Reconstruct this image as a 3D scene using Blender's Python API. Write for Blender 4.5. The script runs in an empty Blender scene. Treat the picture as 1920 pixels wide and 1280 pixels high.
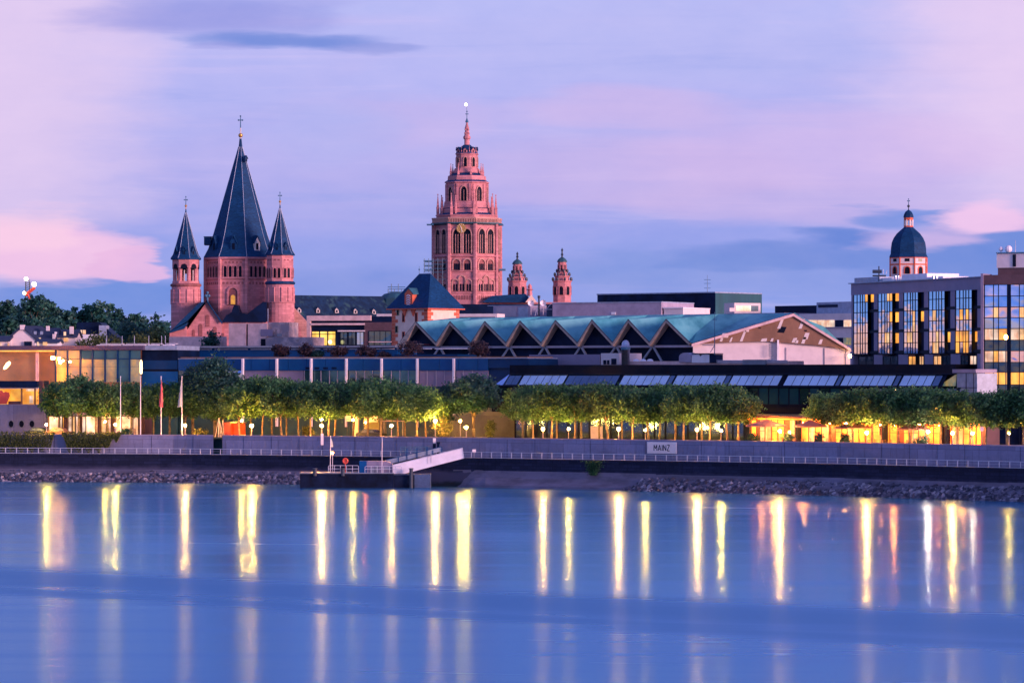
import bpy, math, random
from mathutils import Vector
random.seed(7)
R_ = math.radians
SC = bpy.context.scene
COL = SC.collection
# ---------------------------------------------------------------- camera
F, H0, HC = 6720.0, 700.0, 15.5          # focal length (px of a 1920 frame), horizon row, eye height
cam = bpy.data.cameras.new('camera'); camo = bpy.data.objects.new('camera', cam); COL.objects.link(camo)
camo.location = (0, 0, HC); camo.rotation_euler = (R_(90), 0, 0)
cam.lens = 36 * F / 1920; cam.sensor_width = 36; cam.shift_y = (H0 - 640) / 1920
cam.clip_start = 1; cam.clip_end = 20000
SC.camera = camo
SC.view_settings.view_transform = 'Standard'; SC.view_settings.look = 'None'
SC.view_settings.exposure = 0.0; SC.view_settings.gamma = 1
SC.render.engine = 'CYCLES'
SC.cycles.use_denoising = True
SC.cycles.sample_clamp_indirect = 4.0
SC.cycles.max_bounces = 6
# ---------------------------------------------------------------- colour helper
def lin(c):
    return tuple(((x / 255) / 12.92 if x / 255 <= 0.04045 else (((x / 255) + 0.055) / 1.055) ** 2.4) for x in c) + (1.0,)
class NT:
    """tiny node-tree helper"""
    def __init__(s, tree): s.t = tree; s.n = tree.nodes; s.l = tree.links
    def node(s, typ, **kw):
        n = s.n.new(typ)
        for k, v in kw.items(): setattr(n, k, v)
        return n
    def put(s, sock, v):
        if hasattr(v, 'is_output'): s.l.new(v, sock)
        elif v is not None: sock.default_value = v
    def m(s, op, a, b=None, c=None, clamp=False):
        n = s.node('ShaderNodeMath', operation=op, use_clamp=clamp)
        s.put(n.inputs[0], a); s.put(n.inputs[1], b)
        if c is not None: s.put(n.inputs[2], c)
        return n.outputs[0]
    def mix(s, f, a, b, blend='MIX'):
        n = s.node('ShaderNodeMix', data_type='RGBA', blend_type=blend)
        s.put(n.inputs[0], f); s.put(n.inputs[6], a); s.put(n.inputs[7], b)
        return n.outputs[2]
    def noise(s, vec, scale=1, detail=3, rough=.5, dist=0):
        n = s.node('ShaderNodeTexNoise'); s.put(n.inputs['Vector'], vec)
        n.inputs['Scale'].default_value = scale; n.inputs['Detail'].default_value = detail
        n.inputs['Roughness'].default_value = rough; n.inputs['Distortion'].default_value = dist
        return n.outputs['Fac']
    def xyz(s, a, b, c):
        n = s.node('ShaderNodeCombineXYZ'); s.put(n.inputs[0], a); s.put(n.inputs[1], b); s.put(n.inputs[2], c)
        return n.outputs[0]
    def sep(s, v):
        n = s.node('ShaderNodeSeparateXYZ'); s.put(n.inputs[0], v); return n.outputs
    def ss(s, v, a, b, lo=0., hi=1.):
        n = s.node('ShaderNodeMapRange', interpolation_type='SMOOTHSTEP'); s.put(n.inputs[0], v)
        n.inputs[1].default_value = a; n.inputs[2].default_value = b
        n.inputs[3].default_value = lo; n.inputs[4].default_value = hi
        return n.outputs[0]
    def ramp(s, v, pts):
        n = s.node('ShaderNodeValToRGB'); s.put(n.inputs[0], v)
        e = n.color_ramp.elements
        e[0].position = pts[0][0]; e[0].color = pts[0][1]
        e[1].position = pts[-1][0]; e[1].color = pts[-1][1]
        for p, c in pts[1:-1]:
            k = e.new(p); k.color = c
        return n.outputs[0]
# ---------------------------------------------------------------- sky (directions in the world; clouds by procedural noise)
SUN_AZ, SUN_EL = 57.0, 8.0        # glow of the set sun: behind the camera, to its right
def build_world():
    w = bpy.data.worlds.new('World'); SC.world = w; w.use_nodes = True
    T = NT(w.node_tree); T.n.clear()
    d = T.sep(T.node('ShaderNodeTexCoord').outputs['Generated'])
    ay = T.m('MAXIMUM', T.m('ABSOLUTE', d[1]), 0.08)
    u = T.m('DIVIDE', d[0], ay); v = T.m('DIVIDE', d[2], ay)
    n1 = T.noise(T.xyz(T.m('MULTIPLY', u, 22), T.m('MULTIPLY', v, 95), 3.1), 1, 5, .55)
    n2 = T.noise(T.xyz(T.m('MULTIPLY', u, 16), T.m('MULTIPLY', v, 110), 9.7), 1, 5, .55)
    n3 = T.noise(T.xyz(T.m('MULTIPLY', u, 9), T.m('MULTIPLY', v, 60), 5.7), 1, 4, .5, .6)
    ud = T.m('MULTIPLY_ADD', T.m('SUBTRACT', n1, .5), .045, u)
    vd = T.m('MULTIPLY_ADD', T.m('SUBTRACT', n2, .5), .013, v)
    vv = T.m('MULTIPLY', vd, 2.0, clamp=True)           # 0..0.5 elevation tangent
    base = T.ramp(vv, [(0, lin((116, 150, 228))), (.048, lin((118, 146, 222))), (.075, lin((132, 150, 226))),
                       (.11, lin((158, 162, 230))), (.17, lin((170, 174, 236))), (.215, lin((174, 180, 238))),
                       (.26, lin((150, 165, 232))), (.4, lin((84, 120, 212))), (1, lin((50, 85, 180)))])
    base = T.mix(T.m('MULTIPLY', T.ss(n3, .45, .70), .25), base, lin((196, 176, 228)))
    n4 = T.noise(T.xyz(T.m('MULTIPLY', u, 7), T.m('MULTIPLY', v, 150), 2.2), 1, 6, .6, .4)
    base = T.mix(T.m('MULTIPLY', T.ss(n4, .52, .78), .55), base, lin((128, 150, 226)))
    base = T.mix(T.m('MULTIPLY', T.ss(n4, .46, .22), .45), base, lin((206, 190, 238)))
    def patch(col, px, py, rx, ry, s, hard=1.25, soft=.25, base=base):
        du = T.m('DIVIDE', T.m('SUBTRACT', ud, (px - 960) / F), rx / F)
        dv = T.m('DIVIDE', T.m('SUBTRACT', vd, (H0 - py) / F), ry / F)
        d2 = T.m('ADD', T.m('MULTIPLY', du, du), T.m('MULTIPLY', dv, dv))
        return T.m('MULTIPLY', T.ss(d2, hard, soft, 0., 1.), s), lin(col)
    PT = [((220, 196, 232), -40, 90, 260, 380, .9, 2.6, 0.), ((230, 202, 234), 1990, 100, 300, 330, .8, 2.4, 0.),
          ((212, 180, 228), 1540, 285, 400, 80, .6, 1.4, .1), ((206, 176, 224), 1180, 205, 230, 40, .55, 1.5, .1),
          ((202, 174, 224), 1180, 330, 330, 70, .45, 1.5, .1), ((194, 172, 226), 800, 225, 170, 50, .45, 1.5, .1),
          ((205, 176, 224), 1480, 380, 330, 45, .5, 1.5, .1),
          ((172, 176, 234), 1250, 90, 480, 70, .5, 1.5, .1), ((164, 170, 232), 620, 250, 130, 60, .5, 1.5, .1),
          ((112, 126, 212), 380, 22, 210, 30, .65, 2.8, 0.), ((60, 114, 204), 515, 75, 150, 17, .85, 2.8, 0.),
          ((112, 132, 210), 690, 93, 110, 14, .6, 1.5, .1), ((130, 138, 214), 400, 95, 80, 12, .5, 1.5, .1),
          ((104, 138, 214), 1250, 505, 430, 34, .75, 1.5, .1), ((98, 132, 212), 640, 555, 330, 55, .6, 1.5, .1),
          ((76, 128, 212), 190, 556, 260, 44, .95, 1.3, .3),
          ((80, 124, 208), 1470, 474, 230, 26, .9, 1.5, .15), ((68, 118, 206), 1580, 440, 120, 19, .95, 1.5, .2), ((84, 128, 210), 1390, 492, 170, 12, .7, 1.5, .15),
          ((70, 122, 208), 1860, 470, 260, 60, .95, 1.4, .3), ((84, 130, 214), 1690, 402, 100, 16, .85, 1.5, .1), ((88, 134, 216), 1740, 390, 60, 8, .7, 1.5, .1),
          ((120, 146, 220), 1560, 530, 330, 30, .6, 1.5, .1),
          ((214, 180, 226), 1700, 445, 120, 24, .7, 1.5, .1), ((236, 192, 230), 1840, 405, 110, 30, .95, 1.4, .3),
          ((240, 190, 224), 70, 470, 215, 66, .9, 1.22, .45), ((246, 200, 224), 60, 430, 120, 46, .8, 1.3, .3),
          ((228, 178, 220), 230, 500, 95, 26, .85, 1.2, .6)]
    c = base
    for p in PT:
        f, col = patch(*p); c = T.mix(f, c, col)
    # cloud puff shading
    pf = T.noise(T.xyz(T.m('MULTIPLY', u, 60), T.m('MULTIPLY', v, 130), 1.7), 1, 4, .6)
    c = T.mix(.14, c, T.mix(pf, lin((140, 145, 220)), lin((255, 225, 250))))
    # afterglow behind the camera
    bv = T.m('MULTIPLY', T.m('MULTIPLY_ADD', T.m('SUBTRACT', n3, .5), .03, v), 1.0, clamp=True)
    back = T.ramp(bv, [(0, (1.5, .62, .42, 1)), (.012, (1.35, .66, .52, 1)), (.022, (.45, .5, .95, 1)),
                       (.05, (.10, .32, .86, 1)), (.2, (.30, .46, 1.0, 1)), (.35, (.62, .56, 1.05, 1)), (.7, (.36, .46, 1.0, 1)), (1, (.09, .18, .55, 1))])
    # sunset glow low on the left, outside the view
    side = T.ramp(T.m('MULTIPLY', bv, 4.0, clamp=True), [(0, (.25, .10, .12, 1)), (.02, (1.25, .62, .40, 1)), (.062, (1.1, .60, .50, 1)), (.085, (.16, .36, .85, 1)), (.5, (.14, .34, .85, 1)), (1, (.22, .34, .85, 1))])
    c = T.mix(T.m('MULTIPLY', T.ss(u, -.35, -.8), T.ss(d[2], .5, .25)), c, side)
    c = T.mix(T.ss(d[1], .15, -.25), c, back)
    c = T.mix(T.ss(d[2], -.004, -.02), c, lin((40, 60, 110)))
    sky = T.node('ShaderNodeTexSky', sky_type='NISHITA', sun_disc=False)
    sky.sun_elevation = R_(SUN_EL); sky.sun_rotation = R_(180 - SUN_AZ)
    b1 = T.node('ShaderNodeBackground'); T.put(b1.inputs[0], c); b1.inputs[1].default_value = 1.06
    b2 = T.node('ShaderNodeBackground'); T.put(b2.inputs[0], sky.outputs[0]); b2.inputs[1].default_value = .006
    a = T.node('ShaderNodeAddShader'); T.l.new(b1.outputs[0], a.inputs[0]); T.l.new(b2.outputs[0], a.inputs[1])
    o = T.node('ShaderNodeOutputWorld'); T.l.new(a.outputs[0], o.inputs[0])
    w.cycles.sampling_method = 'MANUAL'; w.cycles.sample_map_resolution = 1024
build_world()
sl = bpy.data.lights.new('sun', 'SUN'); sun = bpy.data.objects.new('sun', sl); COL.objects.link(sun)
sl.energy = 5.0; sl.angle = R_(18); sl.color = (1.0, .58, .58)
sd = Vector((math.sin(R_(SUN_AZ)) * math.cos(R_(SUN_EL)), -math.cos(R_(SUN_AZ)) * math.cos(R_(SUN_EL)), math.sin(R_(SUN_EL))))
sun.rotation_euler = sd.to_track_quat('Z', 'Y').to_euler()
# ---------------------------------------------------------------- projection helpers
def X(px, Y): return (px - 960) * Y / F
def Z(py, Y): return HC - (py - H0) * Y / F
def PM(Y): return Y / F                     # metres per photo pixel at depth Y
# ---------------------------------------------------------------- mesh builder
class MB:
    def __init__(s): s.v = []; s.f = []; s.m = []
    def add(s, vs, fs, mi=0):
        b = len(s.v); s.v += [tuple(p) for p in vs]
        s.f += [tuple(b + i for i in f) for f in fs]; s.m += [mi] * len(fs); return s
    def quad(s, a, b, c, d, mi=0): return s.add([a, b, c, d], [(0, 1, 2, 3)], mi)
    def obox(s, o, a, b, c, mi=0):
        o, a, b, c = map(Vector, (o, a, b, c))
        vs = [o, o + a, o + a + b, o + b]; vs += [p + c for p in vs]
        return s.add(vs, [(0, 3, 2, 1), (4, 5, 6, 7), (0, 1, 5, 4), (1, 2, 6, 5), (2, 3, 7, 6), (3, 0, 4, 7)], mi)
    def box(s, x0, x1, y0, y1, z0, z1, mi=0):
        return s.obox((x0, y0, z0), (x1 - x0, 0, 0), (0, y1 - y0, 0), (0, 0, z1 - z0), mi)
    def prism(s, pts, vec, mi=0):
        n = len(pts); vec = Vector(vec); pts = [Vector(p) for p in pts]
        return s.add(pts + [p + vec for p in pts], [tuple(range(n))[::-1], tuple(range(n, 2 * n))] +
                     [(i, (i + 1) % n, n + (i + 1) % n, n + i) for i in range(n)], mi)
    def tube(s, p, q, r, r2=None, n=6, mi=0, cap=True):
        p, q = Vector(p), Vector(q); r2 = r if r2 is None else r2
        d = (q - p).normalized(); a = d.orthogonal().normalized(); b = d.cross(a)
        vs = [p + (a * math.cos(2 * math.pi * i / n) + b * math.sin(2 * math.pi * i / n)) * r for i in range(n)]
        vs += [q + (a * math.cos(2 * math.pi * i / n) + b * math.sin(2 * math.pi * i / n)) * r2 for i in range(n)]
        fs = [(i, (i + 1) % n, n + (i + 1) % n, n + i) for i in range(n)]
        if cap: fs += [tuple(range(n))[::-1], tuple(range(n, 2 * n))]
        return s.add(vs, fs, mi)
    def loft(s, cx, cy, prof, n=8, a=0., mi=0, sy=1.):
        """prof: list of (z, R); ring of n corners, corner 0 turned a degrees to the right of the camera side"""
        vs = []
        for z, R in prof:
            for k in range(n):
                t = R_(a + 360 / n * k); vs.append((cx + R * math.sin(t), cy - R * math.cos(t) * sy, z))
        fs = []
        for j in range(len(prof) - 1):
            for k in range(n):
                fs.append((j * n + k, j * n + (k + 1) % n, (j + 1) * n + (k + 1) % n, (j + 1) * n + k))
        fs.append(tuple(range(n))[::-1]); e = (len(prof) - 1) * n; fs.append(tuple(range(e, e + n)))
        return s.add(vs, fs, mi)
    def sphere(s, c, r, n=10, m=6, sz=1., mi=0):
        cx, cy, cz = c
        return s.loft(cx, cy, [(cz - r * sz * math.cos(math.pi * j / m), max(r * math.sin(math.pi * j / m), r * .02)) for j in range(m + 1)], n, 0, mi)
    def build(s, name, mat, parent=None, label=None, cat=None, group=None, kind=None, smooth=False, origin=None):
        me = bpy.data.meshes.new(name)
        if parent is not None:
            r = parent
            while r.parent: r = r.parent
            o = Vector(r.location)
        elif origin is not None: o = Vector(origin)
        else:
            xs = [p[0] for p in s.v]; ys = [p[1] for p in s.v]; zs = [p[2] for p in s.v]
            o = Vector(((min(xs) + max(xs)) / 2, (min(ys) + max(ys)) / 2, min(zs)))
            if kind in ('structure',): o = Vector((0, 0, 0))
        me.from_pydata([(p[0] - o.x, p[1] - o.y, p[2] - o.z) for p in s.v], [], s.f)
        mats = mat if isinstance(mat, (list, tuple)) else [mat]
        for mm in mats: me.materials.append(mm)
        if len(mats) > 1: me.polygons.foreach_set('material_index', s.m)
        if smooth: me.polygons.foreach_set('use_smooth', [True] * len(s.f))
        me.update()
        ob = bpy.data.objects.new(name, me); COL.objects.link(ob)
        if parent is not None: ob.parent = parent
        else: ob.location = o
        tag(ob, label, cat, group, kind)
        return ob
def tag(o, label=None, cat=None, group=None, kind=None):
    if label: o['label'] = label
    if cat: o['category'] = cat
    if group: o['group'] = group
    if kind: o['kind'] = kind
def thing(name, label, cat, x, y, z, group=None):
    o = bpy.data.objects.new(name, None); COL.objects.link(o); o.location = (x, y, z); o.empty_display_size = .3
    tag(o, label, cat, group); return o
KIDS = {}
def copy_tree(o, loc, rz=0., label=None, group=None, scale=None):
    r = o.copy(); COL.objects.link(r); r.location = loc; r.rotation_euler = (0, 0, rz)
    if scale: r.scale = scale
    if label: r['label'] = label
    if group: r['group'] = group
    def rec(src, dst):
        for ch in [c for c in src.children]:
            c = ch.copy(); COL.objects.link(c); c.parent = dst; rec(ch, c)
    rec(o, r); return r
ORD = ['first', 'second', 'third', 'fourth', 'fifth', 'sixth', 'seventh', 'eighth', 'ninth', 'tenth', 'eleventh', 'twelfth',
       'thirteenth', 'fourteenth', 'fifteenth', 'sixteenth', 'seventeenth', 'eighteenth', 'nineteenth', 'twentieth']
class Ln:
    """straight wall line on the ground through two photo columns at two depths"""
    def __init__(s, pa, Ya, pb, Yb):
        s.A = Vector((X(pa, Ya), Ya, 0)); B = Vector((X(pb, Yb), Yb, 0))
        s.L = (B - s.A).length; s.d = (B - s.A).normalized(); s.n = Vector((s.d.y, -s.d.x, 0)); s.pa = pa; s.pb = pb
    def t(s, px, off=0.):
        k = (px - 960) / F; o = s.A + s.n * off
        # o.x + t d.x = k (o.y + t d.y)
        return (k * o.y - o.x) / (s.d.x - k * s.d.y)
    def P(s, t, off=0., z=0.):
        p = s.A + s.d * t + s.n * off; return Vector((p.x, p.y, z))
    def z(s, px, py, off=0.): return Z(py, s.P(s.t(px, off), off).y)
    def bx(s, mb, t0, t1, z0, z1, o0, o1, mi=0):
        return mb.obox(s.P(t0, o0, z0), s.d * (t1 - t0), s.n * (o1 - o0), (0, 0, z1 - z0), mi)
    def bp(s, mb, p0, p1, y0, y1, o0, o1, mi=0, pr=None):
        """box by photo columns p0..p1, photo rows y0 (top)..y1, offsets o0 (back)..o1 (front)"""
        pr = (p0 + p1) / 2 if pr is None else pr
        return s.bx(mb, s.t(p0, o1), s.t(p1, o1), s.z(pr, y1, o1), s.z(pr, y0, o1), o0, o1, mi)
# ---------------------------------------------------------------- materials
M = {}
def mat(name, col, rough=.75, var=.25, scale=.8, metal=0., bump=0., emit=None, es=0., col2=None, thr=(.45, .6), s2=.15,
        stretch=(1, 1, 1), spec=.5, trans=0.):
    m = bpy.data.materials.new(name); m.use_nodes = True; T = NT(m.node_tree)
    b = T.n['Principled BSDF']
    co = T.node('ShaderNodeTexCoord').outputs['Object']
    mp = T.node('ShaderNodeMapping'); T.put(mp.inputs[0], co); mp.inputs['Scale'].default_value = stretch
    vec = mp.outputs[0]
    n1 = T.noise(vec, scale, 5, .65); n2 = T.noise(vec, scale * s2, 3, .5)
    c = tuple(col) + (1.,) if len(col) == 3 else col
    lo = tuple(x * (1 - var) for x in c[:3]) + (1.,); hi = tuple(min(1, x * (1 + var)) for x in c[:3]) + (1.,)
    cc = T.mix(T.ss(n1, .3, .7), lo, hi)
    cc = T.mix(T.m('MULTIPLY', T.ss(n2, .35, .7), min(.6, var * 1.5)), cc, tuple(x * .62 for x in c[:3]) + (1.,))
    if col2: cc = T.mix(T.ss(T.noise(vec, scale * .5, 4, .6), *thr), cc, tuple(col2) + (1.,))
    T.put(b.inputs['Base Color'], cc)
    b.inputs['Roughness'].default_value = rough; b.inputs['Metallic'].default_value = metal
    b.inputs['Specular IOR Level'].default_value = spec
    if bump:
        bn = T.node('ShaderNodeBump'); bn.inputs['Strength'].default_value = bump; bn.inputs['Distance'].default_value = .1
        T.put(bn.inputs['Height'], n1); T.l.new(bn.outputs[0], b.inputs['Normal'])
    if emit:
        ec = tuple(emit) + (1.,)
        e2 = T.mix(T.ss(n1, .3, .75), tuple(x * .55 for x in emit) + (1.,), ec) if var else ec
        T.put(b.inputs['Emission Color'], e2); b.inputs['Emission Strength'].default_value = es
    if trans:
        tr = T.node('ShaderNodeBsdfTranslucent'); T.put(tr.inputs[0], cc)
        ms = T.node('ShaderNodeMixShader'); ms.inputs[0].default_value = trans
        T.l.new(b.outputs[0], ms.inputs[1]); T.l.new(tr.outputs[0], ms.inputs[2])
        T.l.new(ms.outputs[0], T.n['Material Output'].inputs[0])
    M[name] = m; return m
def stone(name, col, mortar, bw=.9, bh=.45, var=.3, rough=.85):
    """ashlar courses wrapped round towers: brick pattern on (angle-free) horizontal length and height"""
    m = bpy.data.materials.new(name); m.use_nodes = True; T = NT(m.node_tree); b = T.n['Principled BSDF']
    s = T.sep(T.node('ShaderNodeTexCoord').outputs['Object'])
    h = T.m('ADD', T.m('MULTIPLY', s[0], .8), T.m('MULTIPLY', s[1], .6))
    br = T.node('ShaderNodeTexBrick'); T.put(br.inputs['Vector'], T.xyz(h, s[2], 0))
    br.inputs['Scale'].default_value = 1; br.inputs['Brick Width'].default_value = bw; br.inputs['Row Height'].default_value = bh
    br.inputs['Mortar Size'].default_value = .03; br.inputs['Mortar Smooth'].default_value = .5
    c = tuple(col)
    br.inputs['Color1'].default_value = tuple(min(1, x * (1 + var * .7)) for x in c) + (1,)
    br.inputs['Color2'].default_value = tuple(x * (1 - var * .7) for x in c) + (1,)
    br.inputs['Mortar'].default_value = tuple(mortar) + (1,)
    co = T.node('ShaderNodeTexCoord').outputs['Object']
    n = T.noise(co, .18, 5, .6); n2 = T.noise(T.xyz(T.m('MULTIPLY', h, 1.2), T.m('MULTIPLY', s[2], .25), 0), 1, 4, .6)
    cc = T.mix(T.m('MULTIPLY', T.ss(n, .4, .7), .5), br.outputs['Color'], tuple(x * .55 for x in c) + (1,))
    cc = T.mix(T.m('MULTIPLY', T.ss(n2, .5, .75), .35), cc, tuple(min(1, x * 1.35) for x in c) + (1,))
    T.put(b.inputs['Base Color'], cc); b.inputs['Roughness'].default_value = rough
    bn = T.node('ShaderNodeBump'); bn.inputs['Strength'].default_value = .3; bn.inputs['Distance'].default_value = .05
    T.put(bn.inputs['Height'], br.outputs['Fac']); T.l.new(bn.outputs[0], b.inputs['Normal'])
    M[name] = m; return m
def glass(name, col, rough=.04, bump=.02, scale=.35, metal=.85):
    m = bpy.data.materials.new(name); m.use_nodes = True; T = NT(m.node_tree); b = T.n['Principled BSDF']
    co = T.node('ShaderNodeTexCoord').outputs['Object']
    n = T.noise(co, scale, 2, .5)
    T.put(b.inputs['Base Color'], T.mix(T.ss(n, .3, .7), tuple(x * .8 for x in col) + (1,), tuple(col) + (1,)))
    b.inputs['Metallic'].default_value = metal; b.inputs['Roughness'].default_value = rough
    bn = T.node('ShaderNodeBump'); bn.inputs['Strength'].default_value = bump; bn.inputs['Distance'].default_value = 1.
    T.put(bn.inputs['Height'], n); T.l.new(bn.outputs[0], b.inputs['Normal'])
    M[name] = m; return m
def lit(name, c1, c2, es, sx=1.2, sz=.25, base=(.3, .2, .1)):
    """a lit interior behind glass: curtains / shelves of uneven brightness; also light painted into walls, soffits"""
    m = bpy.data.materials.new(name); m.use_nodes = True; T = NT(m.node_tree); b = T.n['Principled BSDF']
    s = T.sep(T.node('ShaderNodeTexCoord').outputs['Object'])
    h = T.m('ADD', T.m('MULTIPLY', s[0], .8), T.m('MULTIPLY', s[1], -.6))
    n = T.noise(T.xyz(T.m('MULTIPLY', h, sx), T.m('MULTIPLY', s[2], sz), 0), 1, 5, .7)
    n2 = T.noise(T.xyz(T.m('MULTIPLY', h, .35), T.m('MULTIPLY', s[2], .5), 4), 1, 2, .5)
    T.put(b.inputs['Emission Color'], T.mix(T.ss(n, .35, .65), tuple(c1) + (1,), tuple(c2) + (1,)))
    T.put(b.inputs['Emission Strength'], T.m('MULTIPLY', T.ss(n2, .25, .65, .45, 1.15), es))
    b.inputs['Base Color'].default_value = tuple(base) + (1,); b.inputs['Roughness'].default_value = .3
    M[name] = m; return m
def quay_mat(name, col, bw, bh, var, tide):
    """cast panels or stone courses along the bank, with runs of dirt from the top and a tide mark"""
    m = bpy.data.materials.new(name); m.use_nodes = True; T = NT(m.node_tree); b = T.n['Principled BSDF']
    pos = T.node('ShaderNodeNewGeometry').outputs['Position']; s = T.sep(pos)
    h = T.m('ADD', T.m('MULTIPLY', s[0], .85), T.m('MULTIPLY', s[1], -.5))
    br = T.node('ShaderNodeTexBrick'); T.put(br.inputs['Vector'], T.xyz(h, s[2], 0)); br.inputs['Scale'].default_value = 1
    br.inputs['Brick Width'].default_value = bw; br.inputs['Row Height'].default_value = bh; br.inputs['Mortar Size'].default_value = .025; br.inputs['Bias'].default_value = 0
    f = lambda k: tuple(min(1, x * k) for x in col) + (1,)
    br.inputs['Color1'].default_value = f(1 + var * .5); br.inputs['Color2'].default_value = f(1 - var * .5); br.inputs['Mortar'].default_value = f(.5)
    runs = T.noise(T.xyz(T.m('MULTIPLY', h, 1.6), T.m('MULTIPLY', s[2], .16), 0), 1, 6, .7)
    blot = T.noise(T.xyz(T.m('MULTIPLY', h, .22), T.m('MULTIPLY', s[2], .5), 5), 1, 5, .65)
    fine = T.noise(pos, 3.0, 4, .7)
    c = T.mix(T.m('MULTIPLY', T.ss(runs, .50, .72), .62), br.outputs['Color'], f(.42))
    c = T.mix(T.m('MULTIPLY', T.ss(blot, .50, .70), .5), c, f(.58)); c = T.mix(T.m('MULTIPLY', T.ss(blot, .46, .30), .4), c, f(1.4))
    c = T.mix(T.m('MULTIPLY', T.ss(fine, .35, .7), .25), c, f(.6))
    if tide:
        zz = T.m('ADD', s[2], T.m('MULTIPLY', T.m('SUBTRACT', blot, .5), 1.6))
        c = T.mix(T.ss(zz, 2.5, 1.6), c, (.075, .068, .115, 1)); c = T.mix(T.m('MULTIPLY', T.ss(zz, .8, .3), .85), c, (.012, .02, .02, 1))
    T.put(b.inputs['Base Color'], c); b.inputs['Roughness'].default_value = .9; b.inputs['Specular IOR Level'].default_value = .25
    M[name] = m
def rock_mat():
    m = bpy.data.materials.new('rock'); m.use_nodes = True; T = NT(m.node_tree); b = T.n['Principled BSDF']
    g = T.node('ShaderNodeNewGeometry').outputs['Random Per Island']; n = T.noise(T.node('ShaderNodeTexCoord').outputs['Object'], 2.5, 4, .6)
    r = T.m('MULTIPLY_ADD', n, .5, T.m('MULTIPLY', g, .75))
    T.put(b.inputs['Base Color'], T.ramp(r, [(.1, (.015, .016, .032, 1)), (.55, (.06, .056, .09, 1)), (.82, (.15, .13, .18, 1)), (1, (.36, .32, .38, 1))])); b.inputs['Roughness'].default_value = .9
    M['rock'] = m
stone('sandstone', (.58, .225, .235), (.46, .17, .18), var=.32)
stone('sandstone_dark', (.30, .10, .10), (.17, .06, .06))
stone('sandstone_pale', (.60, .30, .25), (.42, .20, .17))
mat('slate', (.005, .045, .125), .6, .35, 1.6, bump=.3, stretch=(1, 1, 3), spec=.15)
mat('slate_old', (.004, .022, .055), .5, .5, 1.0, bump=.3, col2=(.03, .075, .075), thr=(.55, .7))
mat('lead', (.30, .36, .48), .45, .2, 1.)
mat('iron', (.03, .045, .07), .5, .2, 2.)
mat('iron_blue', (.05, .16, .26), .5, .2, 2.)
mat('gold', (.85, .42, .10), .3, .15, 3., metal=.7)
mat('white_stone', (.72, .62, .58), .7, .12, 1.)
mat('dark_void', (.004, .007, .022), .6, .3, .8, spec=.1)
mat('copper', (.055, .31, .36), .6, .3, .35, bump=.3, col2=(.16, .44, .45), thr=(.40, .70), stretch=(1, .35, 1))
mat('copper_dark', (.03, .13, .17), .55, .35, .6, col2=(.02, .07, .09), stretch=(1, 1, .2))
mat('fascia_beige', (.42, .33, .28), .7, .2, 1.5)
mat('plaster_white', (.74, .62, .62), .8, .07, .6, bump=.1)
mat('plaster_cream', (.92, .64, .50), .8, .10, .8, bump=.1)
mat('plaster_wall', (.82, .78, .80), .8, .06, .8)
mat('quoin_red', (.70, .14, .07), .75, .2, 1.2)
mat('brown_render', (.30, .155, .095), .85, .35, .30, bump=.3, col2=(.17, .08, .06), thr=(.5, .66), stretch=(1, 1, .7))
mat('peeled', (.74, .62, .60), .8, .12, 1.)
quay_mat('concrete', (.25, .245, .375), 4.2, 6., .30, .0)
mat('concrete_mid', (.16, .14, .20), .9, .4, .5, bump=.3, col2=(.07, .065, .11), thr=(.5, .7), stretch=(.4, .4, 1.6))
quay_mat('concrete_dark', (.016, .020, .050), 1.3, .42, .5, 1.)
mat('concrete_pink', (.72, .48, .47), .85, .2, .7, bump=.15)
mat('concrete_lilac', (.36, .30, .40), .85, .15, .5, bump=.1)
mat('concrete_mottled', (.44, .34, .36), .9, .5, 1.6, bump=.4, col2=(.24, .21, .26), thr=(.45, .6))
mat('paving', (.22, .20, .18), .9, .2, .3)
mat('asphalt', (.05, .05, .055), .9, .2, .5)
mat('rail_white', (.52, .52, .62), .5, .1, 2.)
mat('paint_white', (.86, .78, .82), .5, .08, .8)
mat('sign_pink', (.96, .76, .72), .6, .04, 1.)
mat('black_letter', (.015, .012, .03), .6, .1, 2.)
mat('steel_grey', (.22, .24, .30), .45, .2, .8)
mat('steel_shiny', (.55, .55, .62), .25, .15, .6, metal=.8)
mat('hull_dark', (.004, .009, .028), .8, .6, .45, bump=.2, spec=.15, col2=(.02, .03, .055), thr=(.55, .7))
mat('hull_grey', (.06, .10, .20), .7, .3, .6, bump=.2)
mat('red_paint', (.65, .08, .05), .5, .12, 2.)
rock_mat()
mat('navy_panel', (.003, .012, .045), .5, .5, .35, spec=.12)
mat('blue_panel', (.002, .07, .23), .35, .15, .3, spec=.25)
mat('blue_panel_dark', (.002, .035, .12), .4, .2, .3, spec=.2)
mat('teal_wall', (.012, .07, .09), .5, .3, .3)
mat('lilac_panel', (.24, .20, .30), .6, .1, .4)
mat('teal_side', (.012, .10, .125), .6, .3, .5, col2=(.008, .06, .09), stretch=(1, 1, .15))
mat('lilac_dark', (.07, .05, .10), .6, .1, .4)
mat('brown_panel', (.12, .055, .06), .5, .2, .6)
mat('brick_brown', (.12, .06, .075), .8, .25, 1.)
mat('olive_wall', (.22, .22, .13), .85, .2, .4)  # olive tone; on the low concrete wall it holds yellow lamplight
mat('black_band', (.002, .005, .018), .5, .3, .5, spec=.12)
mat('mullion', (.004, .010, .03), .5, .2, 1., spec=.15)
mat('mullion_pale', (.38, .33, .40), .5, .1, 1.)
mat('bark', (.16, .13, .10), .9, .3, 1.5, bump=.5)
mat('awning', (.34, .17, .17), .8, .15, .6, trans=.25)
mat('flag_red', (.72, .14, .16), .8, .15, .8, trans=.3)
mat('flag_white', (.62, .62, .55), .8, .15, .8, trans=.3)
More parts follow.
